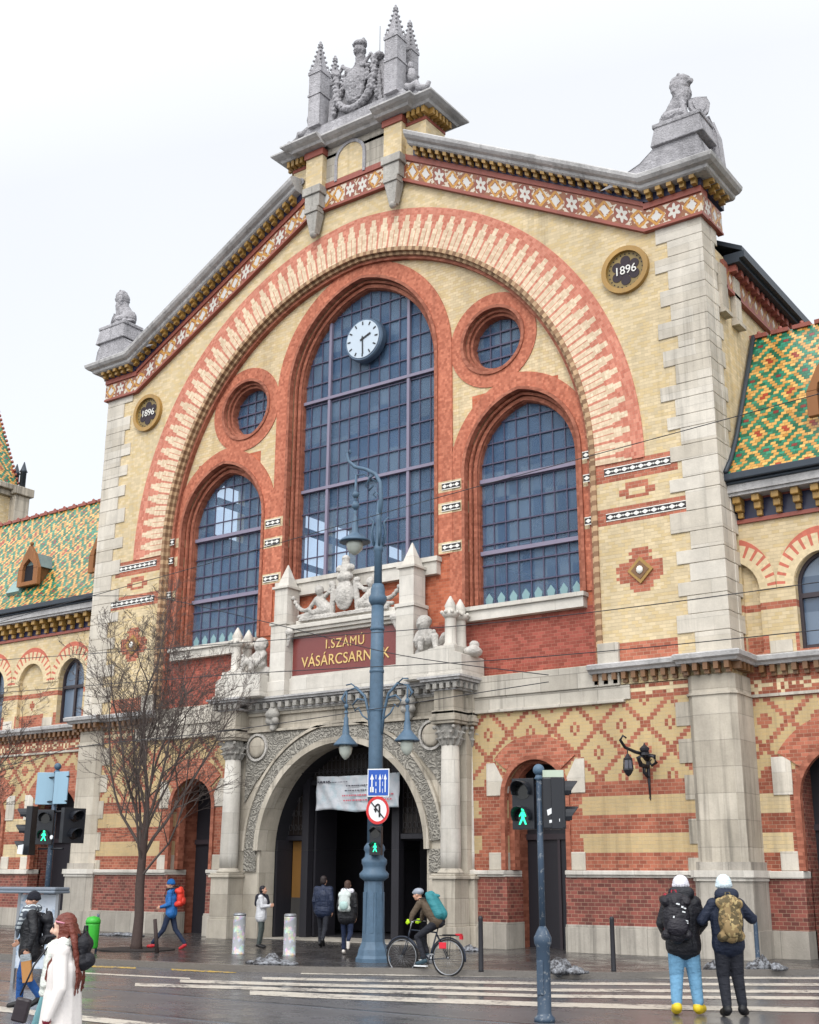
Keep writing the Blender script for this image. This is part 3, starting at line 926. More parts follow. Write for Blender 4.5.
# raking cornice
def ck_path(s, zo=0.0):
    pts = [(s * 2.4, -.17, gz(2.4) + .8 * 1.16 + zo), (s * 10.4, -.17, gz(10.4) + .8 + zo), (s * 12.0, -.17, 19.87 + zo), (s * 12.0, 1.5, 19.87 + zo)]
    return pts, [(0, -1), (0, -1), (s, -1), (s, 0)], [1.15, 1.05, 1, 1]
prof = [(0, .22), (.30, .22), (.36, .26), (.38, .34), (.50, .38), (.58, .46), (.60, .56), (.56, .60), (.40, .66), (0, .72), (-.35, .74), (-.35, .22)]
for s in (-1, 1):
    pth, outs, us = ck_path(s)
    b = MB(); b.sweep(pth, outs, prof, us); P(b, 'raking_cornice', 'cornice', fix=True)
    b = MB(); b.sweep(pth[:], outs, [(-.2, 0), (.02, 0), (.02, .22), (-.2, .22)], us); P(b, 'cornice_back_band', 'navy', fix=True)
    b = MB()
    L = 8.0; n = 27
    for i in range(n):
        x = 2.65 + (10.2 - 2.65) * i / (n - 1); z = gz(x) + .8 * 1.15
        sh = -s * .552
        for (a0, a1, h0, h1) in ((0, .28, .11, .25), (0, .17, .0, .11)):
            vs = []
            for xx in (-.065, .065):
                for yy in (-.19 - a1, -.19):
                    for hh in (h0, h1): vs.append((s * x + xx, yy, z + hh + sh * xx))
            b.add(vs, [(0, 2, 3, 1), (4, 5, 7, 6), (0, 1, 5, 4), (2, 6, 7, 3), (0, 4, 6, 2), (1, 3, 7, 5)])
        P(b, 'corbel', 'gold', fix=True); b = MB()
    for x in np.arange(10.55, 12.2, .33):
        b.box(s * x - .07, s * x + .07, -.47, -.19, 19.98, 20.09); b.box(s * x - .07, s * x + .07, -.36, -.19, 19.87, 19.98)
    yy = .0
    while yy < 1.4:
        b.box(s * 12.0, s * 12.3, yy, yy + .14, 19.98, 20.09); b.box(s * 12.0, s * 12.18, yy, yy + .14, 19.87, 19.98); yy += .36
    tag(P(b, 'corbel_course', 'gold', fix=True), kind='stuff')
# crest block on the ridge
b = MB(); b.box(-2.85, 2.85, -.10, 1.0, 23.9, 26.16); crest = P(b, 'crest_block', 'cream')
b = MB(); b.box(-1.4, 1.4, -.13, -.09, 24.52, 26.15); P(b, 'crest_panel', 'stone', crest)
b = MB(); b.poly(arch(-.25, .55, 24.55, 25.3, 0, 10), -.16, -.131); P(b, 'crest_niche', 'cream', crest)
P(ringplate(arch(-.25, .66, 24.55, 25.3, 0, 12), arch(-.25, .55, 24.55, 25.3, 0, 12), -.2, -.12), 'niche_moulding', 'carved', crest, fix=True)
for s in (-1, 1):
    b = MB()
    b.box(s * 1.32, s * 2.05, -.36, -.09, 24.5, 25.7); P(b, 'crest_pilaster', 'cream', crest)
    b = MB(); b.box(s * 1.27, s * 2.1, -.42, -.09, 25.7, 25.94); P(b, 'pilaster_cap', 'terra', crest)
    b = MB()
    b.box(s * 1.3, s * 2.08, -.5, -.1, 24.2, 24.5); b.box(s * 1.36, s * 2.0, -.44, -.1, 23.7, 24.2)
    b.box(s * 1.4, s * 1.96, -.5, -.1, 23.5, 23.7); b.frust(s * 1.68, -.25, 22.75, 23.5, .12, .12, .26, .2)
    b.ball((s * 1.68, -.3, 22.72), .13, 8)
    P(b, 'corbel_bracket', 'bracket', crest, bevel=.02)
    b = MB(); b.lathe([(.10, .05), (.15, .05), (.15, 0), (.1, 0)], (s * 2.45, -.13, 25.1), 16, M=rot); P(b, 'small_rosette', 'carved', crest)
b = MB()
for s in (-1, 1):
    b.sweep([(0, -.1, 25.7), (s * 1.15, -.1, 25.7), (s * 1.15, -.35, 25.7), (s * 2.2, -.35, 25.7), (s * 2.2, -.1, 25.7), (s * 2.85, -.1, 25.7), (s * 2.85, 1.0, 25.7), (0, 1.0, 25.7)][0:8],
            [(0, -1), (s * .001, -1), (-s * .6, -1) if False else (0, -1), (s, -1), (s, -1), (s, -1), (s, 1), (0, 1)],
            [(0, .26), (.30, .27), (.36, .34), (.50, .40), (.60, .47), (.60, .53), (.0, .58)], None)
P(b, 'crest_cornice', 'cornice', crest, fix=True)
b = MB(); b.box(-3.3, 3.3, -.52, 1.4, 26.14, 26.28); P(b, 'crest_roof_slab', 'cornice', crest)
b = MB()
for s in (-1, 1):
    for x in (2.3, 2.5, 2.7, 2.9): b.box(s * x - .06, s * x + .06, -.36, -.1, 25.74, 25.96)
    for yy in np.arange(-.1, 1.0, .2): b.box(s * 2.86, s * 3.12, yy, yy + .11, 25.74, 25.96)
tag(P(b, 'crest_corbels', 'gold', crest), kind='stuff')
b = MB(); b.box(-2.87, 2.87, -.13, 1.02, 25.6, 25.72); P(b, 'crest_red_band', 'terra', crest)
# parapet with pinnacled towers and a coat of arms
b = MB()
b.poly([(-3.0, 26.28), (3.0, 26.28), (2.9, 26.5), (2.4, 26.62), (2.05, 26.95), (1.3, 26.9), (-1.3, 26.9), (-2.05, 26.95), (-2.4, 26.62), (-2.9, 26.5)], -.35, .85)
b.poly([(-1.3, 26.9), (1.3, 26.9), (1.25, 28.4), (.9, 28.9), (.55, 28.75), (.12, 29.0), (-.12, 29.0), (-.7, 28.35), (-1.25, 27.9)], -.15, .3)
P(b, 'crest_parapet', 'carved', crest, bevel=.03)
def pinnacle(b, cx, cy, zb, zs, zt, w, n=6):
    b.box(cx - w, cx + w, cy - w, cy + w, zb, zs)
    b.box(cx - w * 1.12, cx + w * 1.12, cy - w * 1.12, cy + w * 1.12, zs - .12, zs)
    b.box(cx - w * 1.12, cx + w * 1.12, cy - w * 1.12, cy + w * 1.12, zb + (zs - zb) * .55, zb + (zs - zb) * .55 + .07)
    h = zt - zs
    for sx in (-1, 1):      # gablets
        for sy in (-1, 1): b.frust(cx + sx * w * .85, cy + sy * w * .85, zs, zs + h * .22, w * .16, w * .16, w * .03, w * .03)
    b.frust(cx, cy, zs, zt - .12, w * .85, w * .85, .03, .03)
    for i in range(n):      # crockets
        t = (i + .6) / n; ww = w * .85 * (1 - t) + .03; z = zs + (h - .12) * t
        for sx in (-1, 1):
            for sy in (-1, 1): b.ball((cx + sx * ww, cy + sy * ww, z), (.055, .055, .045), 5)
    b.ball((cx, cy, zt - .1), (.1, .1, .07), 6); b.ball((cx, cy, zt), (.05, .05, .07), 6)
for s in (-1, 1):
    b = MB(); pinnacle(b, s * 1.67, -.24, 26.9, 29.15, 30.47, .26); P(b, 'pinnacle_tower', 'carved', crest)
    b = MB(); pinnacle(b, s * 1.67, .6, 26.9, 29.15, 30.4, .22); P(b, 'pinnacle_tower', 'carved', crest)
    b = MB()
    b.tube([(s * 2.1, -.2, 27.1), (s * 2.3, -.2, 26.95), (s * 2.55, -.2, 27.02), (s * 2.6, -.2, 26.85), (s * 2.95, -.2, 26.7), (s * 3.05, -.2, 26.9)], [.12, .16, .14, .12, .12, .07], 7)
    b.ball((s * 2.2, 0, 27.6), (.16, .2, .3), 7); b.ball((s * 2.15, 0, 28.0), (.1, .14, .16), 7)
    P(b, 'scroll_ornament', 'carved', crest)
b = MB(); b.tube([(.75, .1, 28.6), (.75, .1, 30.3)], .010, 5); P(b, 'lightning_rod', 'lead', crest)

# ------------------------------------------------------------------ voxel-fused sculpture (figures, lions, carving)
def capsule(p0, p1, r0, r1, n=12):
    p0, p1 = Vector(p0), Vector(p1); d = p1 - p0; L = d.length
    if L < 1e-5: d = Vector((0, 0, 1)); L = 1e-4
    q = d.normalized().to_track_quat('Z', 'Y').to_matrix()
    vs = []; fs = []; prof = []
    for i in range(5): t = PI / 2 * (i + .35) / 4.35; prof.append((r0 * math.sin(t), -r0 * math.cos(t)))
    for i in range(5): t = PI / 2 * i / 4.35; prof.append((r1 * math.cos(t), L + r1 * math.sin(t)))
    for r, z in prof:
        for k in range(n): a = 2 * PI * k / n; vs.append(tuple(p0 + q @ Vector((r * math.cos(a), r * math.sin(a), z))))
    m = len(prof)
    for i in range(m - 1):
        for k in range(n): fs.append((i * n + k, i * n + (k + 1) % n, (i + 1) * n + (k + 1) % n, (i + 1) * n + k))
    fs.append(tuple(reversed(range(n)))); fs.append(tuple((m - 1) * n + k for k in range(n)))
    return vs, fs
def ellip(c, r, rot=None, n=14):
    vs = []; fs = []; m = 9
    Rm = rot if rot is not None else Matrix.Identity(3)
    for i in range(m + 1):
        t = PI * (i * .94 + .03 * m) / m
        for k in range(n):
            a = 2 * PI * k / n
            vs.append(tuple(Vector(c) + Rm @ Vector((r[0] * math.sin(t) * math.cos(a), r[1] * math.sin(t) * math.sin(a), -r[2] * math.cos(t)))))
    for i in range(m):
        for k in range(n): fs.append((i * n + k, i * n + (k + 1) % n, (i + 1) * n + (k + 1) % n, (i + 1) * n + k))
    fs.append(tuple(reversed(range(n)))); fs.append(tuple(m * n + k for k in range(n)))
    return vs, fs
def fuse(name, prims, mats, parent=None, voxel=.02, smooth=4, disp=0):
    """prims: ('c', p0, p1, r0, r1, mi) capsules or ('e', centre, radii, mi[, rot]) ellipsoids or ('b', x0,x1,y0,y1,z0,z1, mi);
    fused into one continuous skin, each face taking the material of its nearest piece"""
    V_, F_ = [], []
    for p in prims:
        if p[0] == 'c': vs, fs = capsule(p[1], p[2], p[3], p[4])
        elif p[0] == 'e': vs, fs = ellip(p[1], p[2], p[4] if len(p) > 4 else None)
        else:
            b = MB(); b.box(*p[1:7]); vs, fs = b.v, b.f
        o = len(V_); V_ += vs; F_ += [tuple(o + i for i in f) for f in fs]
    me = bpy.data.meshes.new(name); me.from_pydata(V_, [], F_)
    ob = bpy.data.objects.new(name, me); COL.objects.link(ob)
    r = ob.modifiers.new('r', 'REMESH'); r.mode = 'VOXEL'; r.voxel_size = voxel; r.use_smooth_shade = True
    if smooth:
        sm = ob.modifiers.new('s', 'SMOOTH'); sm.factor = .5; sm.iterations = smooth
    if disp:
        tx = bpy.data.textures.new(name, 'CLOUDS'); tx.noise_scale = disp[1]
        dm = ob.modifiers.new('d', 'DISPLACE'); dm.texture = tx; dm.strength = disp[0]; dm.mid_level = .5
    dg = bpy.context.evaluated_depsgraph_get()
    new = bpy.data.meshes.new_from_object(ob.evaluated_get(dg))
    bpy.data.objects.remove(ob); bpy.data.meshes.remove(me)
    new.name = name
    new.materials.clear()
    for x in mats: new.materials.append(x)
    n = len(new.polygons)
    if len(mats) > 1 and n:
        C = np.empty(n * 3); new.polygons.foreach_get('center', C); C = C.reshape(-1, 3)
        best = np.full(n, 1e9); idx = np.zeros(n, int)
        for p in prims:
            if p[0] == 'c':
                a, c2 = np.array(p[1], float), np.array(p[2], float); d = c2 - a; L2 = max(d @ d, 1e-9)
                t = np.clip(((C - a) @ d) / L2, 0, 1); dist = np.linalg.norm(C - a - t[:, None] * d, axis=1) - (p[3] + (p[4] - p[3]) * t); mi = p[5]
            elif p[0] == 'e':
                Rm = np.array(p[4]) if len(p) > 4 else np.eye(3)
                q = ((C - np.array(p[1], float)) @ Rm) / np.array(p[2], float); l = np.linalg.norm(q, axis=1); dist = (l - 1) * min(p[2]); mi = p[3]
            else:
                c0 = np.array([(p[1] + p[2]) / 2, (p[3] + p[4]) / 2, (p[5] + p[6]) / 2]); h = np.abs(np.array([(p[2] - p[1]) / 2, (p[4] - p[3]) / 2, (p[6] - p[5]) / 2]))
                q = np.abs(C - c0) - h; dist = np.linalg.norm(np.maximum(q, 0), axis=1) + np.minimum(q.max(axis=1), 0); mi = p[7]
            w = dist < best; best[w] = dist[w]; idx[w] = mi
        new.polygons.foreach_set('material_index', idx)
    new.polygons.foreach_set('use_smooth', [True] * n)
    o = bpy.data.objects.new(name, new); COL.objects.link(o)
    if parent is not None: o.parent = parent
    return o
# coat of arms with garland and helmet
pr = [('e', (0, -.3, 28.15), (.5, .16, .55), 0), ('e', (0, -.3, 27.75), (.42, .16, .5), 0), ('e', (0, -.42, 28.1), (.32, .1, .42), 0)]
for k in range(15):
    a = PI + PI * k / 14; pr.append(('e', (.78 * math.cos(a), -.34, 27.95 + .92 * math.sin(a)), (.15, .16, .13), 0))
for s in (-1, 1):
    for k in range(9):
        a = R(20 * k); pr.append(('e', (s * (.72 + .22 * math.cos(a * 1.3)), -.24, 27.2 + .17 * k), (.10, .12, .08), 0))
    pr += [('c', (s * .35, -.25, 28.75), (s * .62, -.25, 29.0), .09, .05, 0), ('c', (s * .62, -.25, 29.0), (s * .85, -.2, 28.7), .07, .05, 0), ('e', (s * .32, -.3, 28.65), (.14, .12, .12), 0), ('c', (s * 1.05, -.2, 27.0), (s * .95, -.2, 28.2), .09, .07, 0)]
    for k in range(5): pr.append(('e', (s * (.80 + .05 * (k % 2)), -.3, 28.0 + .17 * k), (.13, .15, .11), 0))
    pr.append(('e', (s * .95, -.2, 28.8), (.2, .2, .14), 0))
pr += [('c', (.1, -.15, 28.7), (.1, -.15, 29.2), .2, .17, 0), ('e', (.1, -.2, 29.35), (.22, .24, .2), 0), ('e', (.1, -.2, 29.62), (.27, .25, .14), 0), ('e', (-.05, -.2, 29.72), (.1, .1, .12), 0), ('e', (.25, -.2, 29.72), (.1, .1, .12), 0)]
fuse('coat_of_arms', pr, [M['carved']], crest, .03, 1, disp=(.09, .07))
# ------------------------------------------------------------------ pedestals and lions on the shoulders
lions = []
for s in (-1, 1):
    b = MB()
    b.poly([(s * 9.3, 20.56), (s * 12.35, 20.52), (s * 12.25, 21.0), (s * 12.05, 21.35), (s * 10.95, 21.35), (s * 10.4, 20.95)], -.45, .5)
    b.frust(s * 11.55, .0, 21.3, 21.95, .78, .55, .66, .46)
    b.box(s * 11.55 - .72, s * 11.55 + .72, -.5, .5, 21.88, 22.02)
    b.poly([(s * 11.7, 21.3), (s * 12.4, 20.6), (s * 12.35, 21.7), (s * 12.15, 22.3), (s * 12.05, 22.3)], .45, .8)
    P(b, 'lion_pedestal', 'carved', bevel=.03)
    L = thing('lion_statue', ('seated stone lion holding a shield on the %s shoulder of the gable' % ('right' if s > 0 else 'left')), 'statue', (s * 11.55, 0, 22.02), 0, 'stone lions on the gable shoulders')
    q = lambda x, y, z: (s * x, y, z)
    pr = [('e', q(-.35, .05, .32), (.34, .26, .32), 0), ('c', q(-.3, .05, .4), q(.08, 0, .95), .27, .24, 0), ('e', q(.02, 0, .85), (.27, .26, .34), 0),
          ('c', q(.05, -.12, .85), q(.17, -.14, .05), .11, .08, 0), ('c', q(.17, -.14, .05), q(.3, -.14, .05), .08, .06, 0),
          ('c', q(.08, .12, .85), q(.38, .14, .5), .11, .08, 0), ('c', q(.38, .14, .5), q(.46, .12, .6), .08, .07, 0),
          ('c', q(-.35, -.2, .25), q(.0, -.24, .28), .17, .12, 0), ('c', q(.0, -.24, .28), q(-.1, -.24, .06), .1, .07, 0), ('c', q(-.1, -.24, .06), q(.1, -.24, .05), .07, .05, 0),
          ('c', q(-.35, .2, .25), q(.0, .24, .28), .17, .12, 0), ('c', q(-.1, .24, .06), q(.1, .24, .05), .07, .05, 0),
          ('e', q(.02, 0, 1.2), (.27, .27, .3), 0), ('e', q(.1, -.02, 1.36), (.22, .22, .21), 0), ('c', q(.18, -.02, 1.34), q(.33, -.04, 1.29), .12, .085, 0),
          ('e', q(.33, -.04, 1.24), (.08, .07, .05), 0), ('e', q(.03, -.15, 1.53), (.06, .05, .06), 0), ('e', q(.03, .13, 1.53), (.06, .05, .06), 0),
          ('e', q(.24, -.12, 1.43), (.05, .05, .035), 0), ('e', q(.24, .06, 1.43), (.05, .05, .035), 0),
          ('c', q(-.6, .1, .15), q(-.7, -.1, .1), .06, .05, 0), ('c', q(-.7, -.1, .1), q(-.5, -.32, .08), .05, .07, 0)]
    for k in range(16):
        a = 2 * PI * k / 16; pr.append(('e', q(-.02 + .2 * math.cos(a) * .5, .24 * math.cos(a), 1.15 + .3 * math.sin(a)), (.1, .1, .12), 0))
    fuse('lion_body', pr, [M['carved']], L, .026, 2, disp=(.05, .06))
    b = MB(); Mx = Matrix.Translation(q(.52, .02, .36)) @ Matrix.Rotation(R(-12 * s), 4, 'Y') @ Matrix.Rotation(R(35 * s), 4, 'Z')
    b.poly([(-.26, .3), (-.3, .05), (-.2, -.2), (0, -.34), (.2, -.2), (.3, .05), (.26, .3), (.0, .34)], -.05, .05, M=Mx)
    b.poly([(-.16, .2), (-.18, .05), (-.12, -.1), (0, -.2), (.12, -.1), (.18, .05), (.16, .2)], -.08, -.051, M=Mx)
    b.build('shield', M['carved'], L, bevel=.02)

# ------------------------------------------------------------------ lower storey
DOORX = 6.29
def lowdoor(half, top=0): return arch(DOORX, half, -.05, 3.86, 0, 12)
for s in (-1, 1):
    def mirror(l): return [(s * x, z) for x, z in l]
    d = mirror(lowdoor(.98))
    b = MB(); b.poly(rect(s * 4.3, s * 10.9, 1.9, 7.1), 0.0, .6, holes=[[p for p in mirror(arch(DOORX, .98, 1.95, 3.86, 0, 12))]] if False else [])if False else None
    # wall split round the opening so that it reaches the ground
    wl = [(s * 4.3, 1.95), (s * (DOORX - .98), 1.95)] + [(s * x, z) for x, z in arch(DOORX, .98, 1.95, 3.86, 0, 14)[::-1][:-2]][0:0]
    loop = [(4.3, 1.95), (DOORX - .98, 1.95)] + arch(DOORX, .98, 1.95, 3.86, 0, 14)[2:][::-1] + [(DOORX + .98, 1.95), (10.9, 1.95), (10.9, 6.52), (4.3, 6.52)]
    b.poly([(s * x, z) for x, z in loop], 0.0, .55)
    P(b, 'lower_wall', 'lower', fix=True)
    for y0, y1, dx, m in ((-.16, .55, 0, 'plinth'), ):
        for xa, xb in ((4.3, DOORX - .86), (DOORX + .86, 10.9)):
            b = MB(); b.box(s * xa, s * xb, -.15, .8, -.05, .60); b.box(s * xa, s * xb, -.12, .8, .60, .66); P(b, 'plinth', 'plinth', bevel=.01)
            b = MB(); b.box(s * xa, s * xb, -.06, .75, .66, 1.78); P(b, 'base_wall', 'dred')
    for x0, x1 in ((4.3, DOORX - .9), (DOORX + .9, 10.9)):
        b = MB(); b.box(s * x0, s * x1, -.12, .8, 1.78, 1.84); b.box(s * x0, s * x1, -.17, .8, 1.84, 1.95)
        P(b, 'string_course', 'stonew', bevel=.02)
    # stone blocks at the foot and springing of the door arch
    b = MB()
    for x0, x1 in ((DOORX - 1.42, DOORX - .97), (DOORX + .97, DOORX + 1.42)):
        b.poly([(s * x, z) for x, z in ([(x0, 1.96), (x1, 1.96), (x1, 2.4), (x0, 2.4)])], -.035, .56)
    for k in (-1, 1):
        xi = DOORX + k * .99; b.poly([(s * xi, 3.86), (s * (DOORX + k * 1.48), 3.86), (s * (DOORX + k * 1.48), 4.72), (s * (DOORX + k * 1.22), 4.72 if k > 0 else 4.72), (s * (DOORX + k * .93), 4.2)], -.03, .5)
    P(b, 'door_stone', 'stoneq', fix=True, bevel=.01)
    ra = [(DOORX + 1.55 * math.cos(t), 3.86 + 1.55 * math.sin(t)) for t in np.linspace(R(38), R(142), 22)]
    rb = [(DOORX + 1.0 * math.cos(t), 3.86 + 1.0 * math.sin(t)) for t in np.linspace(R(38), R(142), 22)]
    b = MB(); b.poly([(s * x, z) for x, z in ra + rb[::-1]], -.04, .3)
    P(b, 'door_arch_bricks', 'red', fix=True)
    b = ringplate([(s * x, z) for x, z in arch(DOORX, 1.03, 1.96, 3.86, 0, 14)], [(s * x, z) for x, z in arch(DOORX, .90, 1.96, 3.86, 0, 14)], -.06, .08); P(b, 'door_roll', 'reveal', fix=True)
    b = ringplate([(s * x, z) for x, z in arch(DOORX, .98, 1.96, 3.86, 0, 14)], [(s * x, z) for x, z in arch(DOORX, .82, 1.96, 3.86, 0, 14)], .3, .56); P(b, 'door_roll', 'reveal', fix=True)
    b = MB(); b.box(s * (DOORX - 1.2), s * (DOORX + 1.2), 1.25, 1.35, 0, 5); dw = P(b, 'side_door', 'doorw')
    b = MB(); b.box(s * (DOORX - 1), s * (DOORX + 1), 1.18, 1.26, 2.75, 2.9); b.box(s * DOORX - .04, s * DOORX + .04, 1.2, 1.26, 0, 2.8); P(b, 'door_transom', 'wframe', dw)
    # reveal sides of the passage behind the opening
    b = MB(); b.box(s * (DOORX - 1.3), s * (DOORX - .98), .56, 1.4, .0, 5.0); b.box(s * (DOORX + .98), s * (DOORX + 1.3), .56, 1.4, 0, 5); b.box(s * (DOORX - 1.3), s * (DOORX + 1.3), .56, 1.4, 4.9, 5.2)
    P(b, 'door_passage', 'reveal')
    # stone band above the patterned wall
    b = MB(); b.box(s * 4.3, s * 9.15, -.05, .6, 6.13, 6.5); b.box(s * 4.3, s * 9.0, -.12, .5, 6.06, 6.14)
    b.box(s * 4.3, s * 8.3, -.10, .6, 6.5, 7.08); b.box(s * 8.3, s * 8.9, -.10, .6, 6.5, 7.62)
    P(b, 'stone_band', 'stone', bevel=.015)
    # corner pier
    b = MB()
    ch = .14
    def octa(x0, x1, y0, y1, z0, z1):
        l = [(x0 + ch, y0), (x1 - ch, y0), (x1, y0 + ch), (x1, y1), (x0, y1), (x0, y0 + ch)]
        n = len(l); vs = [(s * x, y, z) for z in (z0, z1) for x, y in l]
        b.add(vs, [tuple(range(n)), tuple(range(n, 2 * n))] + [(i, (i + 1) % n, n + (i + 1) % n, n + i) for i in range(n)])
    octa(10.72, 11.95, -.17, 1.2, 1.95, 6.06); octa(10.68, 11.99, -.21, 1.2, 6.06, 6.12); octa(10.72, 11.93, -.16, 1.2, 6.12, 6.55)
    for z_, x_ in ((5.75, 10.35), (4.85, 10.38), (3.98, 10.48), (2.95, 10.52), (2.05, 10.45)): b.box(s * x_, s * 10.9, -.025, .4, z_ - .38, z_ + .2)
    P(b, 'corner_pier', 'stonep', fix=True)
    b = MB()
    octa(10.64, 12.03, -.25, 1.2, .62, 1.72); octa(10.67, 12.0, -.22, 1.2, 1.95, 2.15); octa(10.60, 12.08, -.30, 1.2, -.05, .62)
    P(b, 'pier_base', 'plinth', fix=True)
    b = MB(); octa(10.61, 12.06, -.29, 1.2, 1.72, 1.80); octa(10.57, 12.10, -.33, 1.2, 1.80, 1.96); P(b, 'pier_moulding', 'stonew', fix=True)
    # mid-height cornice round the pier and on along the wing
    pth = [(s * 8.1, 0, 6.5), (s * 10.7, 0, 6.5), (s * 10.7, -.22, 6.5), (s * 11.93, -.22, 6.5), (s * 11.93, 1.0, 6.5), (s * 34, 1.0, 6.5)]
    outs = [(0, -1), (-s * .0, -1), (-s * .4, -1), (s, -1), (s * 1, -1), (0, -1)]
    b = MB(); b.sweep(pth, outs, [(0, .32), (.22, .32), (.26, .38), (.34, .42), (.36, .52), (.30, .56), (-.4, .60), (-.4, .32)]); P(b, 'mid_cornice', 'cornice', fix=True)
    b = MB()
    for x in np.arange(8.25, 10.7, .27): b.box(s * x - .06, s * x + .06, -.2, .02, 6.64, 6.82); b.box(s * x - .06, s * x + .06, -.1, .02, 6.55, 6.64)
    for x in np.arange(10.8, 11.9, .27): b.box(s * x - .06, s * x + .06, -.42, -.2, 6.64, 6.82); b.box(s * x - .06, s * x + .06, -.32, -.2, 6.55, 6.64)
    for y in np.arange(-.1, .9, .27): b.box(s * 11.9, s * 12.13, y - .06, y + .06, 6.64, 6.82)
    for x in np.arange(12.3, 22, .27): b.box(s * x - .06, s * x + .06, .8, 1.02, 6.64, 6.82); b.box(s * x - .06, s * x + .06, .9, 1.02, 6.55, 6.64)
    tag(P(b, 'cornice_corbels', 'brown'), kind='stuff')
# ------------------------------------------------------------------ portal
portal = P((lambda b: (b.poly([(-4.35, -.05), (-3.05, -.05), (-3.05, 2.5)] + [(3.05 * math.cos(t), 2.5 + 3.05 * math.sin(t)) for t in np.linspace(PI, 0, 40)][1:] + [(3.05, -.05), (4.35, -.05), (4.35, 6.5), (-4.35, 6.5)], -.28, .4), b)[1])(MB()), 'portal', 'stonep', fix=True)
def PP(b, name, m, **k): return P(b, name, m, portal, **k)
PP(ringplate([(-3.62 * math.cos(t), 2.5 + 3.55 * math.sin(t)) for t in np.linspace(0, PI, 48)][::-1] + [], [(-3.18 * math.cos(t), 2.5 + 3.18 * math.sin(t)) for t in np.linspace(0, PI, 48)][::-1], -.36, -.27), 'carved_archivolt', 'scroll', fix=True)
for r0, r1, y in ((3.68, 3.60, -.40), (3.2, 3.03, -.42)):
    b = MB(); lo = [(r0 * math.cos(t), 2.5 + r0 * math.sin(t)) for t in np.linspace(0, PI, 48)]; li = [(r1 * math.cos(t), 2.5 + r1 * math.sin(t)) for t in np.linspace(0, PI, 48)]
    b.poly(lo + li[::-1], y, -.2); PP(b, 'archivolt_moulding', 'stonep', fix=True)
b = MB()
for s in (-1, 1):
    b.box(s * 3.16, s * 3.62, -.36, -.27, 1.9, 2.5)
PP(b, 'carved_jamb', 'scroll')
b = MB()
for s in (-1, 1):     # roundels in the spandrels with scrolls
    c = (s * 3.25, 5.55)
    lo = [(s * 3.72, 3.9), (s * 3.72, 5.98), (s * 1.0, 5.98), (s * 1.9, 5.7), (s * 2.7, 5.1), (s * 3.3, 4.5)]
    b.poly(lo, -.33, -.27)
PP(b, 'spandrel_carving', 'scroll', fix=True)
for s in (-1, 1):
    b = MB(); b.lathe([(.2, .10), (.28, .09), (.31, .05), (.31, -.02), (.1, -.02)], (s * 3.25, -.33, 5.55), 24, M=rot); PP(b, 'roundel', 'stonep')
    P(ringplate(circ(s * 3.25, 5.55, .42, 28), circ(s * 3.25, 5.55, .35, 28), -.4, -.3, False), 'roundel_ring', 'carvedw', portal, fix=True)
b = MB(); b.box(-3.75, 3.75, -.40, -.27, 6.0, 6.08); b.box(-4.3, 4.3, -.36, .5, 6.5, 6.62); PP(b, 'entablature_moulding', 'stonep', bevel=.01)
def column(cx, cy, r=.27):
    b = MB(); prof = [(r * 1.0, 1.98), (r * 1.02, 2.4), (r * .97, 3.8), (r * .9, 5.18)]
    b.lathe(prof, (cx, cy, 0), 24); o = PP(b, 'column', 'stonew')
    b = MB(); b.box(cx - .36, cx + .36, cy - .36, cy + .3, .55, 1.72); b.box(cx - .42, cx + .42, cy - .42, cy + .3, 1.72, 1.8); b.box(cx - .40, cx + .40, cy - .40, cy + .3, -.05, .55); b.box(cx - .38, cx + .38, cy - .38, cy + .3, 1.8, 1.86)
    b.lathe([(r * 1.3, 1.86), (r * 1.32, 1.9), (r * 1.1, 1.96), (r, 1.99)], (cx, cy, 0), 24)
    P(b, 'column_base', 'stonep', o, bevel=.015)
    pr = [('c', (cx, cy, 5.2), (cx, cy, 5.65), r * .9, r * 1.15, 0)]
    for lev, (z, n, rr, ht) in enumerate([(5.22, 10, r * .95, .2), (5.38, 10, r * 1.05, .2), (5.5, 4, r * 1.15, .24)]):
        for k in range(n):
            a = 2 * PI * (k + .5 * (lev % 2 or (lev == 2))) / n; ca, sa_ = math.cos(a), math.sin(a)
            pr.append(('c', (cx + rr * ca, cy + rr * sa_, z), (cx + (rr + .05) * ca, cy + (rr + .05) * sa_, z + ht * .8), .035, .045, 0))
            pr.append(('c', (cx + (rr + .05) * ca, cy + (rr + .05) * sa_, z + ht * .8), (cx + (rr + .13) * ca, cy + (rr + .13) * sa_, z + ht * .7), .04, .025 if lev < 2 else .06, 0))
    fuse('capital', pr, [M['bracket']], o, .016, 1)
    b = MB(); b.box(cx - .38, cx + .38, cy - .38, cy + .3, 5.76, 5.84); b.box(cx - .42, cx + .42, cy - .42, cy + .3, 5.84, 5.95); b.box(cx - .37, cx + .37, cy - .37, cy + .3, 5.95, 6.1)
    b.box(cx - .32, cx + .32, cy - .32, cy + .3, 6.1, 6.66); b.box(cx - .37, cx + .37, cy - .37, cy + .3, 6.02, 6.12)
    P(b, 'entablature_block', 'stonep', o, bevel=.012)
for s in (-1, 1):
    column(s * 4.02, -.58); column(s * 4.16, .14)
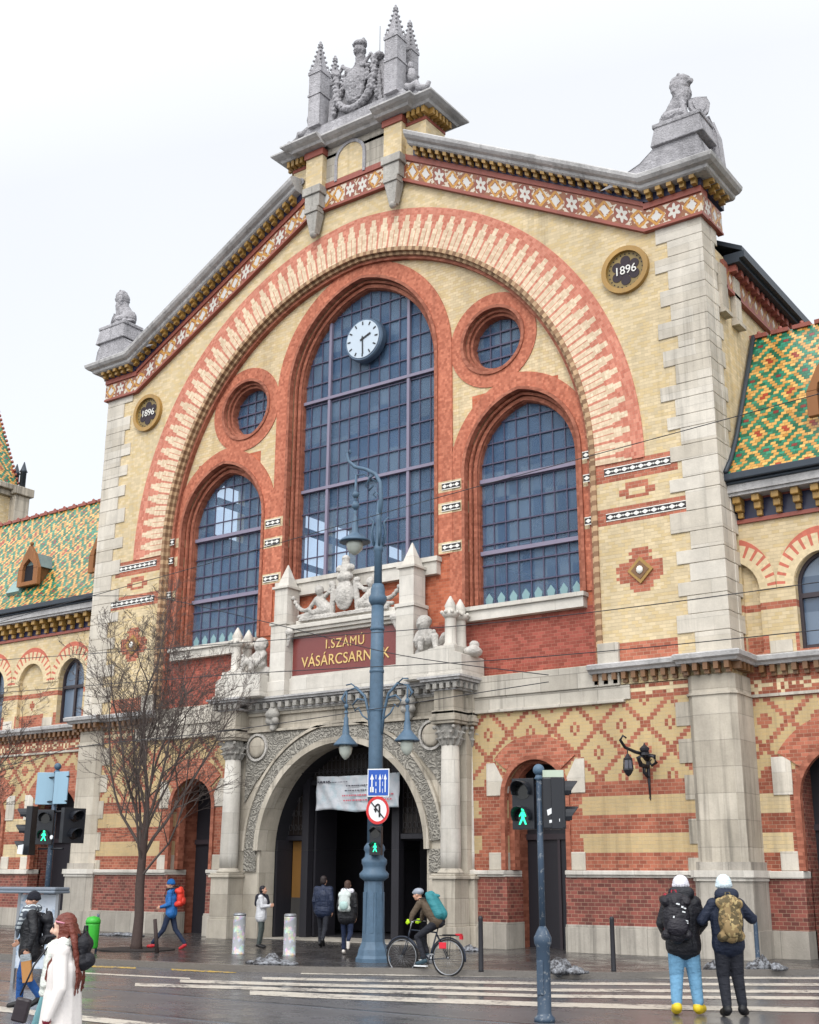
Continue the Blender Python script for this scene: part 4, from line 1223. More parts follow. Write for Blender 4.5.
# portal cornice with dentils
b = MB()
fp = [(-4.5, .35), (-4.5, -.55), (-4.45, -.95), (-3.6, -.95), (-3.6, -.45), (3.6, -.45), (3.6, -.95), (4.45, -.95), (4.5, -.55), (4.5, .35)]
for off, z0, z1 in ((0.0, 6.66, 6.72), (.08, 6.84, 6.9), (.2, 6.9, 6.97), (.26, 6.97, 7.03)):
    l = [(-4.48 - off, .35), (-4.48 - off, -.92 - off), (-3.58 + off, -.92 - off), (-3.58 + off, -.42 - off), (3.58 - off, -.42 - off), (3.58 - off, -.92 - off), (4.48 + off, -.92 - off), (4.48 + off, .35)]
    n = len(l); tri = tessellate_polygon([[Vector((p[0], p[1], 0)) for p in l]])
    vs = [(x, y, z) for z in (z0, z1) for x, y in l]
    b.add(vs, [tuple(t) for t in tri] + [tuple(n + i for i in reversed(t)) for t in tri] + [(i, (i + 1) % n, n + (i + 1) % n, n + i) for i in range(n)])
PP(b, 'portal_cornice', 'cornice', fix=True)
b = MB()
for x in np.arange(-3.4, 3.45, .3): b.box(x - .07, x + .07, -.6, -.4, 6.7, 6.86)
for s in (-1, 1):
    for x in np.arange(3.6, 4.5, .22): b.box(s * x - .06, s * x + .06, -1.06, -.9, 6.7, 6.86)
    for y in np.arange(-.9, .3, .25): b.box(s * 4.48, s * 4.62, y - .06, y + .06, 6.7, 6.86)
b.box(-4.4, 4.4, -.4, .3, 6.6, 6.88)
tag(PP(b, 'cornice_dentils', 'bracket'), kind='stuff')
for s in (-1, 1):     # scrolled consoles under the obelisks
    pr = [('c', (s * 2.55, -.45, 6.6), (s * 2.55, -.42, 6.15), .17, .12, 0), ('e', (s * 2.55, -.5, 6.5), (.26, .18, .16), 0), ('e', (s * 2.42, -.5, 6.3), (.12, .12, .12), 0), ('e', (s * 2.68, -.5, 6.3), (.12, .12, .12), 0), ('e', (s * 2.55, -.46, 6.08), (.1, .1, .1), 0)]
    fuse('console', pr, [M['bracket']], portal, .025, 2)
# attic with the name panel
b = MB(); b.box(-2.1, 2.1, -.30, .3, 7.0, 7.58); b.box(-2.08, 2.08, -.24, .3, 7.58, 7.66); b.box(-2.1, 2.1, -.2, .3, 7.6, 8.9); PP(b, 'attic_base', 'stonew', bevel=.01)
def f_granite():
    n = noise(40, 3); return shade(colv(lin('7d3f3c', K)), .75 + n * .5)
M['granite'] = mat('red_granite', f_granite, rough=.25)
b = MB(); b.box(-2.04, 2.04, -.235, -.19, 7.66, 8.84); panel = PP(b, 'name_panel', 'granite')
M['gilt'] = mat('gilt_letters', f_plain(lin('d8b878', .9), .3), rough=.35, metal=.3)
text('panel_letters', 'I.SZÁMÚ', .40, (.02, -.25, 8.50), M['gilt'], panel, ext=.012, spacing=1.12, sx=.92)
text('panel_letters', 'VÁSÁRCSARNOK', .46, (.02, -.25, 8.02), M['gilt'], panel, ext=.012, spacing=1.04, sx=.92)
b = MB()
b.box(-2.15, 2.15, -.34, .3, 8.86, 8.96); b.box(-2.15, 2.15, -.44, .3, 8.96, 9.06); b.box(-2.2, 2.2, -.5, .3, 9.06, 9.2); b.box(-1.9, 1.9, -.3, .3, 9.2, 9.36)
PP(b, 'attic_cornice', 'stonew', bevel=.02)
for s in (-1, 1):
    cx = s * 2.42
    b = MB(); b.box(cx - .31, cx + .31, -.52, .2, 7.0, 9.25); b.box(cx - .35, cx + .35, -.56, .2, 9.25, 9.36); b.box(cx - .26, cx + .26, -.45, .15, 9.36, 10.42)
    b.box(cx - .33, cx + .33, -.52, .22, 10.42, 10.50); b.frust(cx, -.15, 10.5, 11.25, .25, .25, .015, .015)
    b.box(cx - .34, cx + .34, -.55, .2, 7.0, 7.5)
    PP(b, 'obelisk', 'stonew', bevel=.012)
    pr = [('e', (s * 2.0, -.45, 9.0), (.16, .13, .13), 0), ('c', (s * 2.0, -.42, 8.9), (s * 2.12, -.4, 8.6), .1, .06, 0)]
    fuse('side_scroll', pr, [M['carvedw']], portal, .025, 1)
    b = MB(); b.poly([(s * 2.75, 7.0), (s * 4.62, 7.0), (s * 4.62, 7.62), (s * 4.4, 7.7), (s * 4.4, 7.8), (s * 3.6, 7.85), (s * 2.75, 7.7)], -.92, .25)
    b.box(s * 3.72, s * 4.38, -.9, .2, 7.7, 7.9); b.box(s * 2.7, s * 4.68, -.97, .25, 7.03, 7.14)
    PP(b, 'side_pedestal', 'stonew', fix=True, bevel=.015)
    for yy in (-.6, -.1):
        b = MB(); b.lathe([(.2, 7.88), (.22, 7.94), (.17, 8.0), (.16, 8.7), (.17, 8.72)], (s * 4.06, yy, 0), 8)
        b.lathe([(.17, 8.7), (.24, 8.78), (.25, 8.86), (.14, 8.9), (.17, 9.05), (.1, 9.2), (.02, 9.34)], (s * 4.06, yy, 0), 8)
        for k in range(8):
            a = 2 * PI * k / 8; b.ball((s * 4.06 + .24 * math.cos(a), yy + .24 * math.sin(a), 8.86), (.06, .06, .06), 5)
        PP(b, 'pinnacle_column', 'stonew')
    # putto sitting beside the obelisk
    q = lambda x, y, z: (s * x, y, z)
    pr = [('e', q(3.15, -.5, 8.08), (.24, .22, .25), 0), ('c', q(3.15, -.5, 8.1), q(3.12, -.5, 8.4), .22, .2, 0), ('e', q(3.1, -.56, 8.66), (.2, .21, .22), 0), ('e', q(3.1, -.5, 8.74), (.22, .22, .19), 0),
          ('e', q(3.08, -.76, 8.63), (.04, .05, .04), 0), ('e', q(2.92, -.56, 8.62), (.05, .06, .05), 0),
          ('c', q(3.25, -.58, 8.08), q(3.6, -.72, 8.22), .14, .12, 0), ('c', q(3.6, -.72, 8.22), q(3.66, -.76, 7.9), .11, .08, 0), ('c', q(3.66, -.76, 7.9), q(3.76, -.86, 7.88), .07, .05, 0),
          ('c', q(3.0, -.62, 8.06), q(3.2, -.82, 8.16), .13, .11, 0), ('c', q(3.2, -.82, 8.16), q(3.2, -.84, 7.9), .1, .08, 0),
          ('c', q(3.3, -.5, 8.42), q(3.48, -.66, 8.22), .09, .07, 0), ('c', q(3.48, -.66, 8.22), q(3.62, -.78, 8.36), .06, .06, 0), ('c', q(2.95, -.55, 8.4), q(2.95, -.75, 8.15), .09, .07, 0),
          ('c', q(3.4, -.3, 7.9), q(3.7, -.35, 8.3), .16, .1, 0), ('c', q(2.9, -.4, 7.85), q(3.5, -.45, 7.9), .16, .16, 0), ('e', q(4.6, -.3, 7.75), (.26, .3, .16), 0), ('e', q(4.62, -.25, 7.95), (.14, .16, .12), 0)]
    fuse('putto', pr, [M['carvedw']], portal, .022, 2, disp=(.02, .06))
# crowned shield group on top of the attic
pr = [('e', (0, -.3, 9.95), (.36, .14, .48), 0), ('e', (0, -.4, 9.95), (.22, .1, .3), 0), ('e', (0, -.28, 10.5), (.3, .2, .16), 0), ('c', (0, -.28, 10.6), (.02, -.28, 10.95), .17, .12, 0), ('e', (.02, -.28, 11.08), (.13, .13, .12), 0),
      ('e', (-.2, -.28, 10.78), (.13, .12, .12), 0), ('e', (.22, -.28, 10.78), (.13, .12, .12), 0), ('b', -1.7, 1.7, -.4, .2, 9.3, 9.42, 0)]
for s in (-1, 1):
    q = lambda x, y, z: (s * x, y, z)
    pr += [('c', q(.5, -.25, 9.5), q(.42, -.3, 10.3), .1, .08, 0), ('e', q(.48, -.3, 10.35), (.12, .1, .1), 0), ('c', q(.45, -.28, 10.3), q(.75, -.28, 10.0), .07, .06, 0),
           ('c', q(.7, -.22, 9.6), q(1.05, -.22, 9.9), .2, .17, 0), ('e', q(1.0, -.28, 10.22), (.14, .15, .17), 0), ('c', q(1.15, -.25, 9.95), q(1.35, -.35, 9.65), .08, .06, 0), ('c', q(1.35, -.35, 9.65), q(1.15, -.4, 9.5), .06, .05, 0),
           ('c', q(.75, -.25, 9.6), q(1.3, -.3, 9.5), .15, .11, 0), ('c', q(1.3, -.3, 9.5), q(1.8, -.28, 9.48), .1, .06, 0), ('c', q(.9, -.2, 10.0), q(.6, -.3, 10.1), .08, .06, 0)]
    for k in range(9):
        t = k / 8; pr.append(('e', q(1.35 + .75 * t, -.22, 9.75 - .22 * math.sin(PI * t * .7) + .55 * t * t), (.08, .08, .07), 0))
fuse('crowned_shield_group', pr, [M['carvedw']], portal, .025, 1, disp=(.03, .06))
# doors inside the portal
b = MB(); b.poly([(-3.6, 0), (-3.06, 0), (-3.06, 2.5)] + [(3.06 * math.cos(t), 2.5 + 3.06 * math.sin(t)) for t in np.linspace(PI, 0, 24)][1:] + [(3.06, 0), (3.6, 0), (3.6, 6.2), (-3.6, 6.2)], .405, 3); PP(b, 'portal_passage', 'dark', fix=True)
dm = M['doorw']
b = MB()
for x in (-2.25, 1.15): b.box(x - .13, x + .13, .85, 1.1, 0, 5.45)
b.box(-3.05, -2.4, .9, 1.05, 2.82, 2.96); b.box(1.3, 3.05, .9, 1.05, 2.82, 2.96); b.box(-2.1, 1.0, .9, 1.05, 4.45, 4.6)
door = PP(b, 'door_frame', M['doorw'])
b = MB()
for x0, x1, z0, z1 in ((-3.04, -2.4, 2.98, 5.2), (1.3, 3.04, 2.98, 5.0), (-2.1, 1.0, 4.62, 5.5)):
    b.box(x0, x1, 1.0, 1.03, z0, z1)
P(b, 'transom_panel', mat('dark_bronze_panel', f_plain(lin('2a2320', .9), .5), rough=.5), door)
b = MB()
for x0, x1, z0, z1 in ((1.35, 3.0, 3.0, 4.9), (-3.0, -2.42, 3.0, 4.9), (-2.0, .95, 4.62, 5.3)):
    n = int((x1 - x0) / .16)
    for k in range(n + 1):
        x = x0 + (x1 - x0) * k / max(n, 1); b.tube([(x, .95, z0), (x, .95, z1)], .012, 4)
    for z in np.arange(z0, z1, .42):
        for k in range(n): x = x0 + (x1 - x0) * (k + .5) / n; b.tube([(x + .06 * math.cos(a), .94, z + .2 + .09 * math.sin(a)) for a in np.linspace(0, 2 * PI, 9)], .009, 4)
P(b, 'wrought_iron_grille', mat('dull_iron', f_plain(lin('4c4a4c', .9), .2), rough=.5), door)
b = MB(); b.box(-2.95, -2.42, 1.12, 1.16, 1.15, 2.8); PP(b, 'ochre_panel', 'doory')
b = MB(); b.box(-2.95, -2.42, 1.10, 1.16, .0, 1.15); PP(b, 'grey_panel', mat('worn_grey_panel', f_plain(lin('4d4a48', .8), .4)))
b = MB()
for q_ in ((-3.04, -2.96, .42, 1.1, 0, 2.82), (2.96, 3.04, .42, 1.1, 0, 2.82), (.9, 1.0, 1.3, 2.3, 0, 2.8), (-2.1, -2.02, 1.1, 2.1, 0, 4.4)):
    b = MB(); b.box(*q_); PP(b, 'open_door_leaf', M['doorw'])
b = MB(); b.box(-3.05, 3.05, -.2, 4.3, .004, .03); PP(b, 'threshold', 'plinth')

# ------------------------------------------------------------------ wings
def f_wing():
    B = brickgrid(); x, z = B['xq'], B['zq']; ax = ab(x); r = B['r']
    c = mix(r > .65, CREAM, CREAM2)
    u = ab(fr((ax - 11.62) / 2.35 + .5) - .5) * 2.35
    isred = either(near(z, 8.3, .11), both(z < 7.55, u < .85))
    c = mix(isred, c, mix(r, RED, RED2))
    bl = both(ab(fr((ax - 11.62) / 4.70 + .5) - .5) * 4.70 + ab(z - 7.95) * 1.0 < .19, z > 1)
    c = mix(bl, c, RED)
    rc = mix(r, lin('934f3c', K), lin('a6634c', K))
    lo = rc
    cb = either(band(z, 2.35, 2.83), band(z, 3.3, 3.76)) * (ab(fr((ax - 14.15) / 4.3 + .5) - .5) * 4.3 > 1.45)
    lo = mix(cb, lo, mix(r, CREAM, CREAM2))
    d, _ = lattice(ax, z, 12.2, 5.48, 1.325, 1.28)
    pat = either(d > .425, (d < .17) * (d > .055))
    lo = mix(band(z, 4.1, 6.05), lo, mix(pat, mix(r, lin('cdb587', K), lin('b9a074', K)), mix(r, lin('9c5641', K), lin('ab6a52', K))))
    q = near((ab(fr(ax / .62) - .5) * .62 + ab(z - 6.33)), .14, .05)
    q = either(q, both(ab(fr(ax / .62 + .5) - .5) * .62 < .06, ab(z - 6.33) < .04))
    lo = mix(band(z, 6.15, 6.55) * q, lo, CREAM)
    c = mix(z < 6.6, c, lo)
    return finish(B, c, .15)
M['wing'] = mat('wing_brick', f_wing, bumpd=.006)
def f_wvouss():
    x, y, z = coords()
    ax = ab(x); u = (fr((ax - 11.62) / 2.35 + .5) - .5) * 2.35; v = z - 8.75
    rr = mth('SQRT', u * u + v * v); th = mth('ARCTAN2', u, v); ph = th / .21; cell = fl(ph); w = ab(ph - cell - .5)
    c = mix(either(rr > 1.25, (w > .33) * (rr > .95)), CREAM, lin('c9705c', K))
    return dirt(shade(c, .9 + rnd(vec(fl(rr / .07), fl(th / .08))) * .2), .15)
M['wvouss'] = mat('wing_arch_brick', f_wvouss)
for s in (-1, 1):
    hol = []; wins = []; blinds = []
    for k in range(0, 8):
        cx = 11.62 + 2.35 * k
        if cx > 29: break
        l = arch(cx, .72, 7.16, 8.75, .12, 12)
        if k == 0: l = [(11.9, 7.16)] + [p for p in l if p[0] > 11.9] + [(11.9, 9.42)]
        hol.append([(s * x, z) for x, z in l]); (wins if k % 2 else blinds).append((cx, l))
    doors = [14.15 + 4.3 * k for k in range(4)]
    loop = [(11.8, 1.95)]
    for d in doors:
        loop += [(d - 1.3, 1.95)] + arch(d, 1.3, 1.95, 3.6, 0, 14)[2:][::-1] + [(d + 1.3, 1.95)]
    loop += [(30, 1.95), (30, 11.3), (11.8, 11.3)]
    b = MB(); b.poly([(s * x, z) for x, z in loop], 1.0, 1.35, holes=hol); P(b, 'wing_wall', 'wing', fix=True)
    for cx, l in blinds: pass
    b = MB(); b.box(s * 11.86, s * 30, 1.62, 2.0, 6.6, 11.3)
    for cx, l in blinds: b.box(s * max(cx - .9, 11.9), s * (cx + .9), 1.15, 1.34, 7.0, 10.0)
    P(b, 'blind_panel', 'wing')
    for cx, l in wins:
        ll = [(s * x, z) for x, z in l]
        b = MB(); b.poly(ll, 1.30, 1.31); w = P(b, 'wing_window', 'wglass', fix=True)
        b = MB(); xs = s * cx
        b.box(xs - .05, xs + .05, 1.22, 1.298, 7.16, 9.45); b.box(xs - .7, xs + .7, 1.21, 1.297, 8.45, 8.57); b.box(xs - .7, xs + .7, 1.22, 1.296, 7.16, 7.28)
        P(b, 'window_frame', 'wframe', w)
        P(ringplate([(s * x, z) for x, z in arch(cx, .73, 7.16, 8.75, .12, 12)], [(s * x, z) for x, z in arch(cx, .64, 7.16, 8.75, .12, 12)], 1.2, 1.3), 'window_casing', 'wframe', w, fix=True)
    for k in range(0, 8):
        cx = 11.62 + 2.35 * k
        lo = [(cx + 1.168 * math.cos(t), 8.75 + 1.42 * math.sin(t)) for t in np.linspace(R(0), R(180), 26)]; li = [(cx + .74 * math.cos(t), 8.75 + .8 * math.sin(t)) for t in np.linspace(R(0), R(180), 26)]
        l4 = lo + li[::-1]
        if k == 0: l4 = [p for p in lo if p[0] > 11.92] + [(11.92, 10.1)] + [(11.92, 9.5)] + [p for p in li[::-1] if p[0] > 11.92]
        b = MB(); b.poly([(s * x, z) for x, z in l4], .965, 1.01); P(b, 'window_arch_bricks', 'wvouss', fix=True)
        b = MB(); b.box(s * (cx + .9), s * (cx + 1.45), .965, 1.2, 7.12, 7.42); P(b, 'impost_stone', 'stoneq')
    b = MB()
    e = [11.8] + [v for d in doors for v in (d - 1.25, d + 1.25)] + [30]
    for i in range(0, len(e), 2): b.box(s * e[i], s * e[i + 1], .86, 1.5, -.05, .62)
    P(b, 'plinth', 'plinth', bevel=.01)
    b = MB()
    for i in range(0, len(e), 2): b.box(s * e[i], s * e[i + 1], .94, 1.45, .62, 1.78)
    P(b, 'base_wall', 'dred')
    b = MB()
    for i in range(0, len(e), 2): b.box(s * e[i], s * e[i + 1], .86, 1.5, 1.78, 1.95)
    P(b, 'string_course', 'stonew', bevel=.02)
    b = MB(); b.box(s * 11.95, s * 30, .93, 1.1, 6.06, 6.13); P(b, 'string_course', 'stone')
    for d in doors:
        ra = [(d + 2.0 * math.cos(t), 3.6 + 2.0 * math.sin(t)) for t in np.linspace(R(33), R(147), 24)]; rb = [(d + 1.32 * math.cos(t), 3.6 + 1.32 * math.sin(t)) for t in np.linspace(R(33), R(147), 24)]
        b = MB(); b.poly([(s * max(x, 12.0), z) for x, z in ra + rb[::-1]], .96, 1.3); P(b, 'door_arch_bricks', 'red', fix=True)
        P(ringplate([(s * x, z) for x, z in arch(d, 1.36, 1.96, 3.6, 0, 16)], [(s * x, z) for x, z in arch(d, 1.2, 1.96, 3.6, 0, 16)], .93, 1.1), 'door_roll', 'reveal', fix=True)
        b = MB()
        for k in (-1, 1):
            b.box(s * (d + k * 1.37), s * (d + k * 1.85), .965, 1.1, 3.7, 4.6); b.box(s * (d + k * 1.3), s * (d + k * 1.8), .965, 1.1, 1.96, 2.4)
        P(b, 'door_stone', 'stoneq', bevel=.01)
        b = MB(); b.box(s * (d - 1.3), s * (d + 1.3), 2.0, 2.1, 0, 5); dd = P(b, 'wing_door', 'doorw')
        b = MB(); b.box(s * (d - 1.25), s * (d + 1.25), 1.93, 2.0, 2.9, 3.05); b.box(s * d - .05, s * d + .05, 1.93, 2.0, 0, 2.9); P(b, 'door_transom', 'wframe', dd)
    b = MB()
    for i in range(0, len(e), 2): b.box(s * e[i], s * e[i + 1], 1.4, 2.1, 0, 6)
    P(b, 'door_passage', 'dred')
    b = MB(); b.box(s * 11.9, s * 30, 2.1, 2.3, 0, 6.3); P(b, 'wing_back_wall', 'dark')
    # eaves: corbels, blue tiles, gutter
    b = MB(); b.box(s * 11.87, s * 30, .97, 1.3, 10.62, 11.12); P(b, 'eaves_tiles', 'navy')
    b = MB(); b.box(s * 11.87, s * 30, .92, 1.2, 10.52, 10.62); b.box(s * 11.87, s * 30, .93, 1.2, 11.12, 11.18); P(b, 'eaves_red_band', 'terra')
    b = MB()
    x = 12.05
    while x < 21:
        b.box(s * x - .10, s * x + .10, .60, .97, 10.98, 11.16); b.box(s * x - .09, s * x + .09, .72, .97, 10.80, 10.98); b.box(s * x - .07, s * x + .07, .84, .97, 10.64, 10.80)
        x += .5
    tag(P(b, 'eaves_corbels', 'gold', bevel=.02), kind='stuff')
    b = MB(); b.box(s * 11.87, s * 30, .52, 1.2, 11.16, 11.24); b.box(s * 11.87, s * 30, .46, 1.2, 11.24, 11.44); P(b, 'eaves_cornice', 'cornice')
    b = MB(); b.box(s * 11.87, s * 30, .40, 1.2, 11.44, 11.52); b.box(s * 11.87, s * 30, .28, 1.2, 11.52, 11.72); P(b, 'gutter', 'lead', bevel=.03)
    b = MB(); prof = [(.33, 11.70), (.75, 12.15), (1.35, 13.0), (3.35, 16.65), (5.4, 12.2)]
    xs = (s * 11.88, s * 30)
    vs = [(x, y, z) for x in xs for y, z in prof]; n = len(prof)
    b.add(vs, [(i, i + 1, n + i + 1, n + i) for i in range(n - 1)] + [tuple(range(n)), tuple(range(2 * n - 1, n - 1, -1)), (0, n, 2 * n - 1, n - 1)])
    P(b, 'wing_roof', 'roof', fix=True)
    b = MB(); b.tube([(s * 11.95, y - .05, z + .04) for y, z in prof[:4]], .07, 6); P(b, 'roof_flashing', 'lead')
    b = MB()
    for k in range(26):
        x = 12.1 + k * .62; b.box(s * x - .25, s * x + .25, 3.25, 3.45, 16.6, 16.72); b.ball((s * x, 3.35, 16.75), (.07, .07, .09), 5)
    P(b, 'ridge_crest', 'terra')
    dx = [14.62, 18.4, 22.6] if s > 0 else [12.75, 17.0, 21.4]
    for x in dx:
        z0 = 13.05 if s > 0 else 12.75; y0 = 1.0
        d = MB(); d.box(s * x - .42, s * x + .42, y0 + .02, 2.6, z0, z0 + .75); do = P(d, 'dormer', 'brown')
        d = MB(); d.poly([(s * x - .62, z0 + .62), (s * x - .34, z0 + .62), (s * x - .3, z0 + .8), (s * x, z0 + 1.05), (s * x + .3, z0 + .8), (s * x + .34, z0 + .62), (s * x + .62, z0 + .62), (s * x + .3, z0 + 1.25), (s * x, z0 + 1.6), (s * x - .3, z0 + 1.25)], y0 - .16, y0 + .02)
        d.box(s * x - .62, s * x - .34, y0 - .16, y0 + .02, z0 - .05, z0 + .62); d.box(s * x + .34, s * x + .62, y0 - .16, y0 + .02, z0 - .05, z0 + .62); d.box(s * x - .34, s * x + .34, y0 - .16, y0 + .02, z0 - .05, z0 + .12)
        d.ball((s * x, y0 - .07, z0 + 1.68), .09, 6)
        P(d, 'dormer_gable', mat('orange_terracotta', f_plain(lin('96653f', K), .4)), do, fix=True, bevel=.02)
        d = MB(); d.add([(s * x - .55, y0, z0 + .7), (s * x, y0, z0 + 1.35), (s * x + .55, y0, z0 + .7), (s * x - .55, 2.8, z0 + .7), (s * x, 2.8, z0 + 1.35), (s * x + .55, 2.8, z0 + .7)], [(0, 3, 4, 1), (1, 4, 5, 2), (0, 1, 2), (3, 5, 4), (0, 2, 5, 3)]); P(d, 'dormer_roof', mat('dormer_zinc', f_plain(lin('6f8384', K), .3), rough=.4), do, fix=True)
        d = MB(); d.poly(rect(s * x - .34, s * x + .34, z0 + .1, z0 + .8), y0 - .02, y0 + .015); P(d, 'dormer_opening', 'dark', do)
    if s < 0:
        b = MB(); b.add([(-18.3, .86, 12.55), (-17.5, .86, 12.55), (-17.5, 1.2, 13.1), (-18.3, 1.2, 13.1), (-18.3, .98, 12.45), (-17.5, .98, 12.45), (-17.5, 1.32, 13.0), (-18.3, 1.32, 13.0)], [(0, 1, 2, 3), (4, 7, 6, 5), (0, 4, 5, 1), (1, 5, 6, 2), (2, 6, 7, 3), (3, 7, 4, 0)])
        P(b, 'skylight', mat('skylight_pane', f_plain(lin('7f9c98', K), .2), rough=.15), fix=True)
    # corner tower at the far end of the wing
    b = MB(); tx = s * 32.2; ty = 6.5; hh = 2.6
    b.box(tx - hh, tx + hh, ty - hh, ty + hh, 0, 20.6); tw = P(b, 'corner_tower', 'cream')
    b = MB(); b.box(tx - hh - .2, tx + hh + .2, ty - hh - .2, ty + hh + .2, 20.6, 20.9); b.box(tx - hh - .4, tx + hh + .4, ty - hh - .4, ty + hh + .4, 20.9, 21.2)
    for sx in (-1, 1):
        for sy in (-1, 1):
            b.box(tx + sx * hh - .45, tx + sx * hh + .45, ty + sy * hh - .45, ty + sy * hh + .45, 17.4, 20.7); b.box(tx + sx * hh - .6, tx + sx * hh + .6, ty + sy * hh - .6, ty + sy * hh + .6, 20.7, 21.15)
    P(b, 'tower_cornice', 'stonep', tw, bevel=.04)
    b = MB(); b.frust(tx, ty, 21.2, 31.5, hh, hh, .1, .1); P(b, 'tower_roof', 'roof', tw)
    b = MB()
    for sx in (-1, 1):
        for sy in (-1, 1):
            for k in range(44):
                t = k / 44; b.ball((tx + sx * (hh + .03 - (hh - .1) * t), ty + sy * (hh + .03 - (hh - .1) * t), 21.25 + 10.2 * t), .09, 4)
    P(b, 'tower_roof_hips', 'terra', tw)
    b = MB()
    for sx in (-1, 1):
        for sy in (-1, 1):
            for o_ in (-.3, .3): b.lathe([(.16, 21.15), (.16, 22.0), (.22, 22.05), (.16, 22.15), (.02, 22.6)], (tx + sx * hh + o_, ty + sy * hh, 0), 6)
    P(b, 'tower_finial', 'lead', tw)
    b = MB(); b.box(tx - .4, tx + .4, ty - hh - .05, ty - hh, 17.5, 20.0); b.box(tx - s * (hh + .05), tx - s * hh, ty - .4, ty + .4, 17.5, 20.0); P(b, 'tower_window', 'dark', tw)
# ------------------------------------------------------------------ street furniture
M['lampblue'] = mat('blue_grey_lamp_paint', lambda: (shade(colv(lin('4f687e', K)), .6 + noise(7, 5, .65) * .7 - step(noise(22, 4, .7), .6, .68) * .25), noise(30, 2)), rough=.5, bumpd=.004)
M['polepaint'] = mat('worn_blue_grey_paint', lambda: mix(step(noise(18, 4, .7), .56, .64), lin('3e4f62', K), lin('7e848a', K)), rough=.45)
M['sigblack'] = mat('signal_black', f_plain(lin('1c1f26', K), .1), rough=.4)
M['green_lit'] = mat('green_lamp', (lambda: colv(lin('20c090', 1))), emit=lin('35e0a5')[:3] + (1.6,))
M['lens'] = mat('unlit_lens', f_plain(lin('101418', K), .1), rough=.15)
M['globe'] = mat('milky_lamp_glass', f_plain(lin('b9bfb6', K), .1), rough=.2)
M['signwhite'] = mat('sign_white', lambda: colv(lin('dfe2e4', .85)), rough=.35)
M['signblue'] = mat('sign_blue', lambda: colv(lin('1c4fa8', .85)), rough=.35)
M['signred'] = mat('sign_red', lambda: colv(lin('c22a2c', .85)), rough=.35)
M['signback'] = mat('sign_grey_back', f_plain(lin('8fb0c4', K), .15), rough=.4)
M['iron'] = mat('black_wrought_iron', f_plain(lin('24242a', K), .15), rough=.45)
M['steel'] = mat('brushed_steel', f_plain(lin('9a9da2', .8), .3), rough=.35, metal=.6)

def arrow(b, cx, z0, z1, w, y0, y1, M_=None):
    h = (z1 - z0) * .3
    b.poly([(cx - w * .3, z0), (cx + w * .3, z0), (cx + w * .3, z1 - h), (cx + w, z1 - h), (cx, z1), (cx - w, z1 - h), (cx - w * .3, z1 - h)], y0, y1, M=M_)
def walker(b, M_, y0, y1, s=1.0):
    """walking figure of a pedestrian signal"""
    b.poly(circ(0, .085 * s, .022 * s, 10), y0, y1, M=M_)
    b.poly([(-.02 * s, .06 * s), (.02 * s, .06 * s), (.045 * s, .0), (.03 * s, -.005 * s), (.018 * s, .02 * s), (.02 * s, -.02 * s), (.05 * s, -.1 * s), (.028 * s, -.1 * s), (0, -.035 * s), (-.035 * s, -.1 * s), (-.058 * s, -.1 * s), (-.022 * s, -.02 * s), (-.02 * s, .02 * s), (-.045 * s, -.005 * s), (-.055 * s, .005 * s)], y0, y1, M=M_)

# ornate lamp post in front of the portal
LX, LY = 5.6, -6.02
lamp = thing('street_lamp', 'tall ornate blue-grey cast iron lamp post with three hanging lamps before the portal', 'street lamp', (LX, LY, 0))
b = MB()
b.lathe([(0.385, 0), (0.385, .08), (0.347, .14), (0.323, .26), (0.277, .36), (0.254, .42)], n=8, smooth=False)
b.lathe([(0.254, .42), (0.246, .6), (0.223, 1.5), (0.216, 1.68)], n=8, smooth=False)
b.lathe([(0.216, 1.68), (0.323, 1.76), (0.331, 1.84), (0.254, 1.92), (0.254, 2.0), (0.285, 2.06), (0.285, 2.14), (0.216, 2.2), (0.208, 2.3), (0.239, 2.35), (0.231, 2.42), (0.169, 2.5)], n=24)
for k in range(8):
    a = PI / 8 + 2 * PI * k / 8; Mx = Matrix.Rotation(a, 4, 'Z')
    b.box(.215, .232, -.055, .055, .6, 1.45, M=Mx)
b.build('base', M['lampblue'], lamp)
b = MB()
b.lathe([(0.169, 2.5), (0.166, 4.5), (0.158, 6.5), (0.146, 7.9)], n=16)
for z in (7.3, 6.3, 5.4): b.lathe([(0.154, z), (0.173, z + .02), (0.173, z + .07), (0.154, z + .09)], n=16)
b.lathe([(0.146, 7.9), (0.208, 8.0), (0.216, 8.1), (0.169, 8.18), (0.169, 8.3), (0.131, 8.42)], n=20)
b.lathe([(0.100, 8.4), (0.089, 9.2), (0.115, 9.24), (0.115, 9.32), (0.085, 9.4), (0.077, 10.0), (0.039, 10.5)], n=14)
for k in range(4):      # leaf-shaped braces under the crook
    a = PI / 4 + PI / 2 * k; c_, s_ = math.cos(a), math.sin(a)
    b.tube([(.1 * c_, .1 * s_, 9.35), (.17 * c_, .17 * s_, 9.7), (.12 * c_, .12 * s_, 9.95), (.24 * c_, .24 * s_, 10.1)], [.03, .035, .03, .015], 5)
b.build('pole', M['lampblue'], lamp)
b = MB()
b.tube([(0, 0, 10.0), (.06, 0, 10.5), (.03, 0, 10.95), (-.12, 0, 11.2), (-.42, 0, 11.38), (-.75, 0, 11.5), (-.97, 0, 11.7), (-1.02, 0, 11.92), (-.93, 0, 11.98), (-.9, 0, 11.88)], [.06, .055, .05, .05, .045, .045, .04, .035, .03, .02], 8)
b.tube([(-.12, 0, 11.2), (-.3, .02, 11.15), (-.42, .02, 10.95), (-.32, .02, 10.82), (-.2, .02, 10.92), (-.26, .02, 11.02)], [.03, .03, .03, .025, .02, .015], 6)
